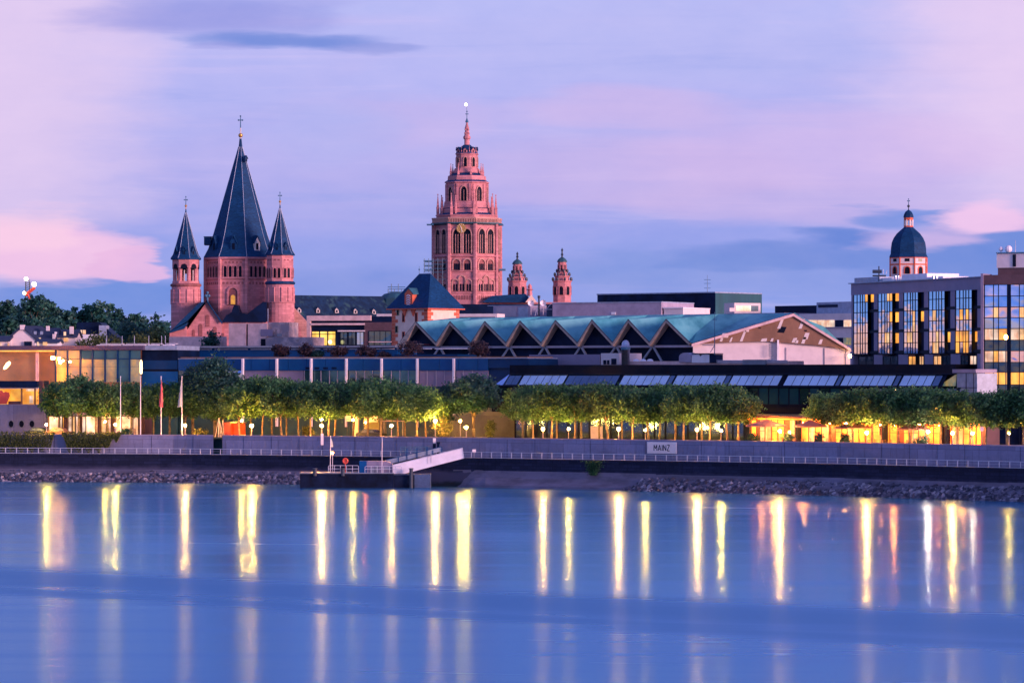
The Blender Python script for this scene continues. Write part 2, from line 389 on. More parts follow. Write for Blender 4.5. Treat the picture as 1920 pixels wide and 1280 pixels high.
mat('moss', (.07, .10, .02), .9, .4, 1.5, bump=.5)
mat('roof_tile', (.018, .03, .075), .7, .3, 1.2, bump=.2)
mat('car_dark', (.02, .03, .03), .2, .1, 1.)
mat('car_glass', (.10, .14, .16), .05, .1, 1.)
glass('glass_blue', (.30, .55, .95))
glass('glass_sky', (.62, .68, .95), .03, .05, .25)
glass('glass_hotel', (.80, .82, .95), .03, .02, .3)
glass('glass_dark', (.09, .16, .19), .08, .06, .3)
glass('glass_teal', (.05, .16, .20), .1, .04, .3, .6)
glass('glass_slope', (.72, .95, 1.), .12, .02, .3, .8)
glass('glass_slope_dim', (.16, .26, .36), .15, .05, .3)
lit('lit_orange', (.9, .28, .01), (1., .46, .06), 1.3)
lit('lit_amber', (.85, .34, .08), (1., .62, .30), 1.1, 1.6)
lit('lit_pink', (.85, .36, .18), (1., .78, .62), 1.0, 1.2)
lit('lit_yellow', (.75, .40, .03), (1., .66, .14), 1.5)
lit('lit_rest', (.80, .045, .002), (1., .07, .003), 9.5, .9, .3)
lit('lit_shop', (.80, .26, .10), (1., .62, .40), 2.0, .7, .3)
lit('lit_dim', (.02, .13, .15), (.46, .28, .07), .75, .8, .4)
lit('lit_wine', (.10, .02, .035), (.30, .06, .03), .5, .4, .3)
mat('church_glass', (.4, .2, .05), .4, .2, 1., emit=(1., .45, .05), es=.8)
mat('lamp_yellow', (1, .9, .5), .4, 0, 1, emit=(1., .37, .06), es=3400)
mat('lamp_green', (1, .9, .5), .4, 0, 1, emit=(1., .45, .05), es=2900)
mat('lamp_orange', (1, .8, .4), .4, 0, 1, emit=(1., .36, .04), es=3400)
mat('lamp_red', (1, .4, .3), .4, 0, 1, emit=(1., .14, .03), es=600)
mat('lamp_mid', (1, .8, .4), .4, 0, 1, emit=(1., .50, .10), es=40)
mat('lamp_warm', (1, .8, .6), .4, 0, 1, emit=(1., .72, .42), es=14)
mat('lamp_faint', (1, .8, .6), .4, 0, 1, emit=(1., .55, .20), es=6)
def leaf_mat(name, dark, light, trans=.35):
    m = bpy.data.materials.new(name); m.use_nodes = True; T = NT(m.node_tree); b = T.n['Principled BSDF']
    geo = T.node('ShaderNodeNewGeometry'); oi = T.node('ShaderNodeObjectInfo')
    co = T.node('ShaderNodeTexCoord').outputs['Object']
    n = T.noise(co, .7, 3, .6)
    r = T.m('ADD', T.m('MULTIPLY', geo.outputs['Random Per Island'], .55), T.m('MULTIPLY', n, .6))
    r = T.m('ADD', r, T.m('MULTIPLY', T.m('SUBTRACT', oi.outputs['Random'], .5), .2))
    cc = T.mix(T.ss(r, .25, .9), tuple(dark) + (1,), tuple(light) + (1,))
    T.put(b.inputs['Base Color'], cc); b.inputs['Roughness'].default_value = .6
    tr = T.node('ShaderNodeBsdfTranslucent'); T.put(tr.inputs[0], cc)
    ms = T.node('ShaderNodeMixShader'); ms.inputs[0].default_value = trans
    T.l.new(b.outputs[0], ms.inputs[1]); T.l.new(tr.outputs[0], ms.inputs[2])
    T.l.new(ms.outputs[0], T.n['Material Output'].inputs[0]); M[name] = m
leaf_mat('leaf_plane', (.020, .065, .034), (.10, .26, .09), .4)
leaf_mat('leaf_teal', (.008, .045, .048), (.035, .13, .10))
leaf_mat('leaf_hill', (.008, .055, .05), (.035, .15, .10), .25)
leaf_mat('leaf_bush', (.04, .06, .015), (.14, .17, .04))
leaf_mat('leaf_dark_red', (.02, .012, .022), (.075, .035, .045), .2)
def water_mat():
    m = bpy.data.materials.new('river_water'); m.use_nodes = True; T = NT(m.node_tree); b = T.n['Principled BSDF']
    co = T.node('ShaderNodeTexCoord').outputs['Object']; s = T.sep(co)
    lines = T.noise(T.xyz(T.m('MULTIPLY', s[0], .006), T.m('MULTIPLY', s[1], .16), 0), 1, 4, .6)
    big = T.noise(T.xyz(T.m('MULTIPLY', s[0], .02), T.m('MULTIPLY', s[1], .022), 2), 1, 2, .5)
    w = T.m('ADD', T.m('MULTIPLY_ADD', s[0], .8, s[1]), T.m('MULTIPLY', T.m('SUBTRACT', lines, .5), 16))
    d1 = T.m('ABSOLUTE', T.m('SUBTRACT', w, 243)); d2 = T.m('ABSOLUTE', T.m('SUBTRACT', w, 228))
    band = T.m('MAXIMUM', T.ss(d1, 20, 2), T.m('MULTIPLY', T.ss(d2, 9, 0), .8))
    r = T.m('ADD', T.ss(s[1], 250, 222, .178, .212), T.m('MULTIPLY', band, .13))
    fl = T.noise(T.xyz(T.m('MULTIPLY', s[0], .004), T.m('MULTIPLY', T.m('MULTIPLY_ADD', s[0], .25, s[1]), .42), 7), 1, 4, .7)
    r = T.m('ADD', r, T.m('MULTIPLY', T.ss(lines, .45, .65), .04)); r = T.m('ADD', r, T.m('MULTIPLY', T.ss(fl, .56, .68), .05))
    r = T.m('ADD', r, T.m('MULTIPLY', T.ss(big, .5, .7), .04))
    rip = T.noise(T.xyz(T.m('MULTIPLY', s[0], .10), T.m('MULTIPLY', s[1], 1.1), 0), 1, 3, .6)
    bn = T.node('ShaderNodeBump'); bn.inputs['Strength'].default_value = .10; bn.inputs['Distance'].default_value = .06
    T.put(bn.inputs['Height'], rip)
    gl = T.node('ShaderNodeBsdfAnisotropic'); gl.inputs['Anisotropy'].default_value = .7; T.l.new(T.xyz(1., .0, .0), gl.inputs['Tangent']); T.put(gl.inputs['Anisotropy'], T.ss(s[1], 300, 225, .22, .38)); gl.inputs['Color'].default_value = (.50, .78, 1.0, 1)
    T.put(gl.inputs['Roughness'], r); T.l.new(bn.outputs[0], gl.inputs['Normal'])
    df = T.node('ShaderNodeBsdfDiffuse'); df.inputs['Color'].default_value = (.0, .12, .29, 1)
    lw = T.node('ShaderNodeFresnel'); lw.inputs['IOR'].default_value = 1.33
    f = T.ss(lw.outputs[0], .0, 1.0, .0, 1.0)
    ms = T.node('ShaderNodeMixShader'); T.put(ms.inputs[0], T.m('SUBTRACT', T.m('MULTIPLY_ADD', f, .22, .47), T.m('MULTIPLY', band, .18)))
    T.l.new(df.outputs[0], ms.inputs[1]); T.l.new(gl.outputs[0], ms.inputs[2]); T.l.new(ms.outputs[0], T.n['Material Output'].inputs[0])
    T.n.remove(b)
    M['water'] = m
water_mat()
# ---------------------------------------------------------------- bank line (the quay edge): px -> depth
BK = [(-900, .985), (0, 1.0), (330, 1.010), (580, 1.028), (900, 1.058), (1250, 1.095), (1560, 1.130), (1920, 1.188), (2600, 1.32)]
def bs(px):
    for (a, sa), (b, sb) in zip(BK, BK[1:]):
        if px <= b: return sa + (sb - sa) * (px - a) / (b - a)
    return BK[-1][1]
YR = 519.0
def BY(px, off=0.): return YR / bs(px) + off * 1.15
def bk(px, off=0., z=0.): Y = BY(px, off); return Vector((X(px, Y), Y, z))
PXS = [p for p, _ in BK]
Z_DECK, Z_WALL, Z_PLAZA = 3.95, 6.68, 6.15
def strip(mb, pxs, prof, mi=0, close=False):
    """sweep a profile [(off, z)...] along the bank"""
    n = len(prof)
    vs = [bk(px, o, z) for px in pxs for o, z in prof]
    fs = []
    for i in range(len(pxs) - 1):
        for j in range(n - (0 if close else 1)):
            k = (j + 1) % n
            fs.append((i * n + j, (i + 1) * n + j, (i + 1) * n + k, i * n + k))
    if close:
        fs.append(tuple(range(n))); e = (len(pxs) - 1) * n; fs.append(tuple(range(e, e + n))[::-1])
    return mb.add(vs, fs, mi)
def sub(a, b, step=60):
    xs = [a]; 
    while xs[-1] + step < b: xs.append(xs[-1] + step)
    return xs + [b]
# water: one sheet from far behind the camera to the bank
w = MB()
front = [bk(p, -1.2, 0) for p in PXS]
w.add([(-4000, -1500, 0), (4000, -1500, 0), (4000, front[-1].y, 0)] + front[::-1] + [(-4000, front[0].y, 0)], [tuple(range(4 + len(front)))])
w.build('river_water', M['water'], kind='structure')
# town ground: one sheet behind the quay wall to the horizon
g = MB()
bb = [bk(p, 3.3, Z_PLAZA) for p in PXS]
g.add([(-9000, bb[0].y, Z_PLAZA)] + bb + [(9000, bb[-1].y, Z_PLAZA), (9000, 15000, Z_PLAZA), (-9000, 15000, Z_PLAZA)], [tuple(range(4 + len(bb)))])
g.build('town_ground', M['paving'], kind='structure')
# lower quay wall + promenade deck
q = MB(); strip(q, sub(-900, 2600), [(-1.2, -3), (-.25, 2.0), (-.1, Z_DECK - .35), (-.22, Z_DECK - .35), (-.22, Z_DECK - .05), (.1, Z_DECK), (3.6, Z_DECK)])
q.build('quay_embankment', M['concrete_dark'], kind='structure')
# sloped concrete apron in the middle stretch
q = MB(); AP = sub(850, 1230, 20); nv = 4
for px in AP:
    e = max(0., min(1., (px - 850) / 70)); e = e * e * (3 - 2 * e)
    q.v += [tuple(bk(px, -.24 + (o + .24) * e - .9 * (1 - e) * (z < 0), z)) for o, z in ((-2.6, -1.0), (-2.5, .35), (-.7, 1.3), (-.2, 2.3))]
for i in range(len(AP) - 1):
    for j in range(3): q.f.append((i * 4 + j, (i + 1) * 4 + j, (i + 1) * 4 + j + 1, i * 4 + j + 1)); q.m.append(0)
q.build('sloping_apron', M['concrete_mid'], kind='structure')
q = MB(); strip(q, sub(1225, 2100, 60), [(-2.6, -1.0), (-2.4, .9), (-.35, 1.9), (-.2, 2.2)])
q.build('sloping_apron', M['concrete_mid'], kind='structure')
q = MB(); strip(q, sub(-300, 600, 60), [(-1.6, -1.0), (-1.5, 1.35), (-.3, 1.75)])
q.build('sloping_apron', M['concrete_mid'], kind='structure')
# flood wall with coping, in two lengths with a gateway between
def flood_wall(a, b, label):
    t = thing('quay_wall', label, 'wall', *bk((a + b) / 2, 3, Z_DECK))
    m = MB(); strip(m, sub(a, b, 25), [(3.0, Z_DECK + .004), (3.0, Z_WALL - .16), (3.45, Z_WALL - .16), (3.45, Z_DECK + .004)], close=True)
    m.build('wall', M['concrete'], t)
    m = MB(); strip(m, sub(a, b, 25), [(2.93, Z_WALL - .16), (2.93, Z_WALL), (3.52, Z_WALL), (3.52, Z_WALL - .16)], close=True)
    m.build('coping', M['concrete_lilac'], t)
    # pour joints
    m = MB()
    p = a + 40
    while p < b - 20:
        c = bk(p, 2.985, Z_DECK + .1); m.box(c.x - .02, c.x + .02, c.y - .01, c.y + .04, Z_DECK + .1, Z_WALL - .2)
        p += random.choice((52, 78, 104))
    m.build('joint', M['concrete_dark'], t)
flood_wall(-900, 400, 'long pale concrete flood wall left of the ramp gap, topped by hanging greenery')
flood_wall(417, 2600, 'long pale concrete flood wall carrying the pink place name board')
m = MB(); strip(m, sub(398, 420, 11), [(4.8, Z_DECK), (4.8, Z_WALL - .35), (5.1, Z_WALL - .35), (5.1, Z_DECK)], close=True)
m.build('gate_wall', M['teal_wall'], label='dark green flood gate panel set back in the gap of the quay wall', cat='gate')
# railing
rt = thing('quay_railing', 'long pale metal railing along the promenade edge above the dark embankment', 'railing', *bk(960, 0, Z_DECK))
m = MB(); px = sub(-300, 2300, 40)
for zz, h, wd in ((4.78, .07, .04), (4.02, .06, .035), (4.40, .025, .015)):
    strip(m, px, [(-wd, zz - h), (-wd, zz), (wd, zz), (wd, zz - h)], close=True)
m.build('handrail', M['rail_white'], rt)
cum = 0; last = bk(-10, 0); p = -10; posts = []; pm = None
while p < 1935:
    p += .5; c = bk(p, 0)
    if (c - last).length >= 1.62:
        last = c
        if pm is None:
            mm = MB(); mm.box(-.045, .045, -.03, .03, 0, .76)
            pm = bpy.data.meshes.new('post'); pm.from_pydata(mm.v, [], mm.f); pm.materials.append(M['rail_white'])
        o = bpy.data.objects.new('post', pm); COL.objects.link(o); o.parent = rt
        o.location = Vector((c.x, c.y, Z_DECK)) - Vector(rt.location)
        posts.append(o)
# lit glow strips under the rail: low promenade step lights
# rubble slopes
def rocks(name, a, b, label, top, n, amp=0.):
    m = MB()
    ico = [(0, 0, 1)] + [(math.cos(R_(72 * i)) * .894, math.sin(R_(72 * i)) * .894, .447) for i in range(5)] + \
          [(math.cos(R_(72 * i + 36)) * .894, math.sin(R_(72 * i + 36)) * .894, -.447) for i in range(5)] + [(0, 0, -1)]
    fs = [(0, 1 + i, 1 + (i + 1) % 5) for i in range(5)] + [(1 + i, 6 + i, 1 + (i + 1) % 5) for i in range(5)] + \
         [(6 + i, 6 + (i + 1) % 5, 1 + (i + 1) % 5) for i in range(5)] + [(11, 6 + (i + 1) % 5, 6 + i) for i in range(5)]
    for i in range(n):
        p = random.uniform(a, b); f = random.random()
        e = min(1, (p - a) / 70) if amp else 1
        off = -.9 - f * 3.0; z = (top * (1 - f)) * e - .25 * f - (1 - e) * .2
        c = bk(p, off, z); r = random.uniform(.18, .44)
        sx, sy, sz = (r * random.uniform(.7, 1.4) for _ in range(3)); ca, sa = math.cos(p * 7), math.sin(p * 7)
        tilt = random.uniform(-.6, .6)
        vs = []
        for (x, y, zz) in ico:
            j = random.uniform(.75, 1.2); x, y, zz = x * sx * j, y * sy * j, zz * sz * j
            x, y = x * ca - y * sa, x * sa + y * ca; y, zz = y * math.cos(tilt) - zz * math.sin(tilt), y * math.sin(tilt) + zz * math.cos(tilt)
            vs.append((c.x + x, c.y + y, c.z + zz))
        m.add(vs, fs)
    m.build(name, M['rock'], label=label, cat='rocks', kind='stuff')
rocks('riprap', -120, 566, 'loose grey riprap stones below the wall, left of the landing stage', 1.2, 2900)
rocks('riprap', 1150, 2080, 'loose grey riprap stones along the water at right, below the place name board', 1.4, 3700, 1.)
# ---------------------------------------------------------------- church architecture helpers
def oface(cx, cy, R, a, k, n=8):
    st = 360 / n
    def v(j):
        t = R_(a + st * j); return Vector((cx + R * math.sin(t), cy - R * math.cos(t), 0))
    p0, p1 = v(k), v(k + 1); r = (p1 - p0); w = r.length; r = r / w
    return (p0 + p1) / 2, r, Vector((r.y, -r.x, 0)), w
def arch_pts(w, h, pointed=False, n=6):
    pts = [(-w / 2, 0), (w / 2, 0)]
    s = h - (w * .8 if pointed else w / 2); pts.append((w / 2, s))
    if pointed:
        for i in range(1, n): 
            t = i / n; pts.append((w / 2 * math.cos(t * math.pi / 2) ** 1.1, s + w * .8 * math.sin(t * math.pi / 2) ** .9))
        pts.append((0, h))
        for i in range(n - 1, 0, -1):
            t = i / n; pts.append((-w / 2 * math.cos(t * math.pi / 2) ** 1.1, s + w * .8 * math.sin(t * math.pi / 2) ** .9))
    else:
        for i in range(1, n): pts.append((w / 2 * math.cos(math.pi * i / n), s + w / 2 * math.sin(math.pi * i / n)))
    pts.append((-w / 2, s)); return pts
def put(pts, mid, r, nrm, z, out):
    return [Vector(mid) + r * a + nrm * out + Vector((0, 0, z + b)) for a, b in pts]
def arch_win(parent, mid, r, nrm, s, z, w, h, fm, pm, pointed=False, b=.18, d=.14, mull=0, name='window'):
    """arched opening: proud stone surround (window), dark panel (pane) painted as the shaded recess"""
    c = Vector(mid) + r * s
    o = arch_pts(w + 2 * b, h + b * 1.3, pointed); i_ = arch_pts(w, h, pointed)
    m = MB(); O = put(o, c, r, nrm, z - .0, d); I = put(i_, c, r, nrm, z, d); O2 = put(o, c, r, nrm, z, -.02); I2 = put(i_, c, r, nrm, z, .01)
    n = len(o)
    m.add(O + I + O2 + I2, [(j, (j + 1) % n, n + (j + 1) % n, n + j) for j in range(1, n)] +
          [(2 * n + j, 2 * n + (j + 1) % n, (j + 1) % n, j) for j in range(n)] + [(n + j, n + (j + 1) % n, 3 * n + (j + 1) % n, 3 * n + j) for j in range(n)])
    for q in range(mull):
        u = -w / 2 + w * (q + 1) / (mull + 1)
        m.obox(c + r * (u - .07 * w / 2) + nrm * .03 + Vector((0, 0, z)), r * .07 * w, nrm * .08, (0, 0, h * .78))
    f = m.build(name, fm, parent)
    m = MB(); m.prism(put(i_, c, r, nrm, z + .003, .012), nrm * .02); m.build('pane', pm, f)
    return f
def cross(parent, x, y, z0, h, name='cross', mt=None, thick=.12):
    m = MB(); m.tube((x, y, z0), (x, y, z0 + h), thick, thick * .6, 6)
    m.tube((x - h * .17, y, z0 + h * .66), (x + h * .17, y, z0 + h * .66), thick * .8, None, 6)
    for dx, dz in ((-.17, .66), (.17, .66), (0, 1.0)): m.sphere((x + h * dx, y, z0 + h * dz), thick * 1.5, 6, 4)
    return m.build(name, mt or M['iron_blue'], parent)
def spire(parent, cx, cy, zb, zt, R, a, ribs=True, flare=1.1, dorm=None):
    m = MB(); H = zt - zb
    m.loft(cx, cy, [(zb - .25, R * flare), (zb, R * flare), (zb + H * .07, R * .93), (zb + H * .2, R * .775), (zb + H * .93, R * .055), (zt, R * .03)], 8, a)
    s = m.build('spire_roof', M['slate'], parent)
    if ribs:
        m = MB()
        for k in range(8):
            t = R_(a + 45 * k); pr = [(zb, R * flare), (zb + H * .07, R * .93), (zb + H * .2, R * .775), (zb + H * .93, R * .06)]
            for (z0, r0), (z1, r1) in zip(pr, pr[1:]):
                m.tube((cx + r0 * math.sin(t), cy - r0 * math.cos(t), z0), (cx + r1 * math.sin(t), cy - r1 * math.cos(t), z1), .055, None, 5)
        m.build('ridge_flashing', M['lead'], s)
    return s
def dormer(parent, mid, r, nrm, z, w, h, wall, roof, depth=1.5):
    m = MB(); o = Vector(mid) - nrm * depth
    m.prism([o - r * w / 2 + Vector((0, 0, z)), o + r * w / 2 + Vector((0, 0, z)), o + r * w / 2 + Vector((0, 0, z + h * .6)), o + Vector((0, 0, z + h)), o - r * w / 2 + Vector((0, 0, z + h * .6))], nrm * depth)
    d = m.build('dormer', wall, parent)
    m = MB(); e = w / 2 + .12
    for sgn in (-1, 1):
        m.prism([o + Vector((0, 0, z + h + .05)), o + r * sgn * e + Vector((0, 0, z + h * .52)), o + r * sgn * e + Vector((0, 0, z + h * .52 + .12)), o + Vector((0, 0, z + h + .22))], nrm * (depth + .15))
    m.build('dormer_roof', roof, d)
    m = MB(); m.obox(Vector(mid) - r * w * .2 + nrm * .01 + Vector((0, 0, z + h * .12)), r * w * .4, nrm * .03, (0, 0, h * .42)); m.build('pane', M['dark_void'], d)
def frieze(parent, cx, cy, R, a, z, n=5, h=.45, ks=(-2, -1, 0, 1), mt='sandstone_dark'):
    m = MB()
    for k in ks:
        mid, r, nr, w = oface(cx, cy, R, a, k); c = int(w * .86 / .75)
        for i in range(c):
            s = (i - (c - 1) / 2) * .75
            m.prism(put(arch_pts(.42, h), mid + r * s, r, nr, z, .012), nr * .03)
    m.build('arched_frieze', M[mt], parent)
# ================================================================= east group of the cathedral
Y = 700.0
def east_group():
    y = Y; px_ = PM(y)
    T = thing('cathedral', 'red sandstone cathedral end with tall dark blue octagonal spire between two slim spired towers', 'cathedral', X(445, y), y, Z_PLAZA)
    S, SD = M['sandstone'], M['sandstone_dark']
    # --- main octagon
    cx, cy, R, a = X(451, y), y, 66.5 * px_, 14.
    m = MB(); m.loft(cx, cy, [(Z_PLAZA, R), (Z(523, y), R)], 8, a)
    for py, e, h in ((523, .30, .45), (486, .35, .5)):
        m.loft(cx, cy, [(Z(py, y) - h / 2, R), (Z(py, y) - h / 4, R + e), (Z(py, y) + h / 2, R + e), (Z(py, y) + h / 2 + .01, R - .1)], 8, a)
    m.loft(cx, cy, [(Z(523, y) + .2, R - .12), (Z(484, y), R - .12)], 8, a)
    for k in range(8):      # corner lesenes
        t = R_(a + 45 * k)
        m.tube((cx + R * math.sin(t), cy - R * math.cos(t), Z_PLAZA), (cx + R * math.sin(t), cy - R * math.cos(t), Z(486, y)), .38, None, 6)
    m.build('octagon_wall', S, T)
    for k in (-3, -2, -1, 0, 1, 2):
        mid, r, nr, w = oface(cx, cy, R - .12, a, k)
        for i in range(4): arch_win(T, mid, r, nr, (i - 1.5) * 1.0 - .1, Z(521, y), .62, 20.5 * px_, S, M['dark_void'], b=.12, d=.2)
        if k == -1:
            f = arch_win(T, mid + nr * .12, r, nr, 0, Z(572, y), 17 * px_, 31 * px_, S, SD, b=.3, d=.25)
            arch_win(T, mid + nr * .2, r, nr, 0, Z(571.5, y), 8.5 * px_, 17.5 * px_, SD, M['church_glass'], b=.12, d=.15)
    frieze(T, cx, cy, R, a, Z(534, y)); frieze(T, cx, cy, R - .12, a, Z(495, y), h=.35)
    sp = spire(T, cx, cy, Z(483, y), Z(260, y), R * .985, a, flare=1.06)
    for k, mt in ((-1, 'slate'), (0, 'white_stone'), (-2, 'slate')):
        mid, r, nr, w = oface(cx, cy, R * .87, a, k); dormer(sp, mid + nr * .5, r, nr, Z(473, y), 1.25, 2.9, M[mt], M['slate'])
    mid, r, nr, w = oface(cx, cy, R * .3, a, 0); dormer(sp, mid + nr * .15, r, nr, Z(304, y), .5, 1., M['slate'], M['slate'], .8)
    m = MB(); c0 = X(393, y); m.box(c0 - .9, c0 + .4, cy - 2.3, cy + 1, Z(460, y), Z(445, y)); m.box(c0 - 1, c0 + 1.4, cy - 2.35, cy - .9, Z(445, y) + .003, Z(444, y))
    m.build('roof_hatch', M['slate'], sp)
    m = MB(); m.tube((cx, cy, Z(262, y)), (cx, cy, Z(238, y)), .16, .1, 8); m.build('finial_shaft', M['white_stone'], T)
    m = MB(); m.sphere((cx, cy, Z(254, y)), 4.2 * px_, 12, 8); m.build('finial_ball', M['gold'], T, smooth=True)
    cross(T, cx, cy, Z(240, y), 22 * px_)
    # --- stair towers
    def stair(cpx, yy, Rp, atop, dims, left):
        q = PM(yy); cx, R = X(cpx, yy), Rp * q; z = lambda v: Z(v, yy)
        apex, base, bel, mid_, foot = dims
        st = MB()
        st.loft(cx, yy, [(Z_PLAZA, R * 1.02), (z(mid_) - .3, R * 1.02), (z(mid_) - .2, R * 1.06), (z(mid_), R * 1.06), (z(mid_) + .02, R * .985), (z(bel), R * .985)], 24, 0)
        for k in range(12):
            t = R_(30 * k + 10); st.tube((cx + R * math.sin(t), yy - R * math.cos(t), z(mid_)), (cx + R * math.sin(t), yy - R * math.cos(t), z(bel) - 1), .16, None, 5)
        st.build('stair_tower_wall', S, T)
        st = MB(); st.loft(cx, yy, [(z(bel) - .5, R * .98), (z(bel) - .35, R * 1.07), (z(bel) - .05, R * 1.07), (z(bel) + .15, R * .98)], 24, 0); st.build('string_course', SD if left else M['slate'], T)
        # belfry: eight corner piers, arches, open inside
        Rb = R * (.96 if left else .95); zt = z(base); zo = z(bel) + .15; zs = z(505)
        st = MB()
        if left:
            for k in range(8):
                t = R_(atop + 45 * k); c = Vector((cx + (Rb - .55) * math.sin(t), yy - (Rb - .55) * math.cos(t), 0))
                st.loft(c.x, c.y, [(zo, .42), (zs + .3, .42)], 8, atop + 45 * k + 22.5)
            st.loft(cx, yy, [(zo, Rb), (zo + .45, Rb)], 8, atop)
            st.loft(cx, yy, [(zs + .3, Rb), (zt, Rb), (zt + .01, Rb + .25), (zt + .3, Rb + .25)], 8, atop)
            st.build('belfry', S, T)
            for k in range(-3, 3):
                mid, r, nr, w = oface(cx, yy, Rb, atop, k)
                m2 = MB(); m2.obox(mid - r * w * .3 - nr * 1.2 + Vector((0, 0, zs - .9)), r * w * .6, nr * .1, (0, 0, 1.25)); m2.build('louvre', M['dark_void'], T)
                f2 = MB(); pts = arch_pts(w * .60, 1.0, False); f2.prism(put(pts, mid, r, nr, zs + .05, .012), nr * .03); f2.build('arch_soffit', M['dark_void'], T)
                m2 = MB(); c = mid - nr * .25; m2.tube((c.x, c.y, zo + .4), (c.x, c.y, zs - .2), .1, None, 6); m2.build('colonnette', M['white_stone'], T)
        else:
            st.loft(cx, yy, [(zo, Rb), (zt, Rb), (zt + .01, Rb + .2), (zt + .3, Rb + .2)], 8, atop); st.build('belfry', S, T)
            for k in range(-3, 3):
                mid, r, nr, w = oface(cx, yy, Rb, atop, k)
                for sg in (-1, 1): arch_win(T, mid, r, nr, sg * .42, z(521), .55, 18 * q, S, M['dark_void'], b=.1, d=.18)
            frieze(T, cx, yy, Rb, atop, z(489), h=.3)
        for k, zz in ((-1, 590), (0, 583), (1, 588)) if not left else ():
            mid, r, nr, w = oface(cx, yy, R * 1.03, 5, k); arch_win(T, mid, r, nr, 0, z(zz), .35, .9, S, M['dark_void'], b=.08, d=.1)
        s = spire(T, cx, yy, z(base) + .25, z(apex), Rb * 1.02, atop, flare=1.1)
        for k in (-2, -1, 0):
            mid, r, nr, w = oface(cx, yy, Rb * .86, atop, k); dormer(s, mid + nr * .25, r, nr, z(base - 8), .55, 1.5, M['slate'], M['slate'], .9)
        m2 = MB(); m2.tube((cx, yy, z(apex)), (cx, yy, z(apex - 7)), .1, .07, 6); m2.sphere((cx, yy, z(apex - 6)), .24, 8, 6); m2.build('finial_ball', M['gold'], T)
        cross(T, cx, yy, z(apex - 6), 17 * q, thick=.09)
    stair(348.5, y - 4, 27.3, 20., (392, 487, 533, 568, 640), True)
    stair(525, y - 9, 26.5, 12., (384, 479, 529, 566, 640), False)
    # --- choir gable, aisle roofs, apse
    yf = y - 14
    m = MB(); g = [(387, 566), (340, 634), (340, 655), (416, 655), (416, 606)]
    m.prism([(X(a_, yf), yf, Z(b_, yf)) for a_, b_ in g], (0, 5, 0)); m.build('gable_wall', S, T)
    for ax, by, w_, h_ in ((363, 634, 5, 16), (376, 630, 7, 23), (389, 612, 8, 22), (403, 630, 6.5, 18), (418, 634, 4, 10)):
        q = PM(yf); m = MB(); m.prism(put(arch_pts(w_ * q, h_ * q), (X(ax, yf), yf, 0), Vector((1, 0, 0)), Vector((0, -1, 0)), Z(by, yf), .02), (0, -.06, 0)); m.build('blind_arch', SD, T)
    m = MB()      # roof behind gable, and lean-to roofs
    def P(a_, b_, d=0): return Vector((X(a_, yf + d), yf + d, Z(b_, yf + d)))
    m.add([P(388, 562, -.6), P(417, 604, -.6), P(417, 604, 12), P(388, 562, 12), P(339, 630, -.6), P(339, 630, 12)], [(0, 1, 2, 3), (0, 3, 5, 4)])
    m.add([P(388, 566, -.6), P(417, 609, -.6), P(388, 562, -.6), P(417, 604, -.6)], [(0, 1, 3, 2)])
    m.build('choir_roof', M['slate'], T)
    m = MB(); m.prism([P(318, 622, -2), P(349, 603, -2), P(383, 566, -2), P(374, 567, -2)], (0, 9, 0)); m.prism([P(318, 622, -2.3), P(352, 604, -2.3), P(345, 616, -2.3), P(318, 624, -2.3)], (0, 2, 0))
    m.build('aisle_roof', M['slate'], T)
    m = MB(); m.prism([P(318, 624, -1), P(350, 612, -1), P(350, 660, -1), P(318, 660, -1)], (0, 6, 0)); m.build('aisle_wall', S, T)
    m = MB(); m.prism([P(417, 603, 1), P(500, 603, 1), P(500, 665, 1), P(417, 665, 1)], (0, 3, 0)); m.build('choir_wall', S, T)
    m = MB(); m.prism([P(416, 604, .4), P(424, 591, .4), P(434, 585, .4), P(438.5, 572, .4), P(445, 572, .4), P(449, 585, .4), P(463, 589, .4), P(478, 577, .4), P(493, 566, .4), P(499, 566, .4), P(499, 604, .4)], (0, 6, 0)); m.build('choir_roof', M['navy_panel'], T)
    cross(T, X(389, yf), yf, Z(566, yf), 17 * px_, thick=.2)
    # sloping right porch wall
    ys = y - 6
    m = MB(); m.prism([(X(a_, ys), ys, Z(b_, ys)) for a_, b_ in ((548, 574), (577, 606), (577, 660), (548, 660))], (0, 4, 0)); m.build('buttress_wall', M['sandstone_pale'], T)
    m = MB(); q = PM(ys); m.prism(put(arch_pts(8 * q, 18 * q), (X(560, ys), ys, 0), Vector((1, 0, 0)), Vector((0, -1, 0)), Z(630, ys), .02), (0, -.06, 0)); m.build('blind_arch', S, T)
    # --- nave
    yn = y + 14
    m = MB(); z0, z1 = Z(614, yn), Z(551, yn)
    xa, xb = X(500, yn), X(752, yn)
    m.add([(xa, yn, z0), (xb, yn + 24, Z(614, yn + 24)), (xb, yn + 32, Z(556, yn + 32)), (xa, yn + 8, z1), (xa, yn + 16, z0), (xb, yn + 40, z0)],
          [(0, 1, 2, 3), (3, 2, 5, 4), (0, 3, 4), (1, 5, 2)])
    nr_ = m.build('nave_roof', M['slate_old'], T)
    m = MB(); m.prism([(xa, yn + .5, z0), (xb, yn + 24.5, z0), (xb, yn + 38, z0), (xa, yn + 15, z0)], (0, 0, Z_PLAZA - z0)); m.build('nave_wall', S, T)
    for pxd, pyd in ((561.8, 586), (597, 586.5), (632, 587), (667, 588), (701.7, 589)):
        t = (pxd - 500) / 252; yy = yn + 24 * t + 3.2
        dormer(nr_, (X(pxd, yy), yy - .6, 0), Vector((.995, .1, 0)), Vector((.1, -.995, 0)), Z(pyd, yy), .75, 1.15, M['white_stone'], M['slate'], 1.4)
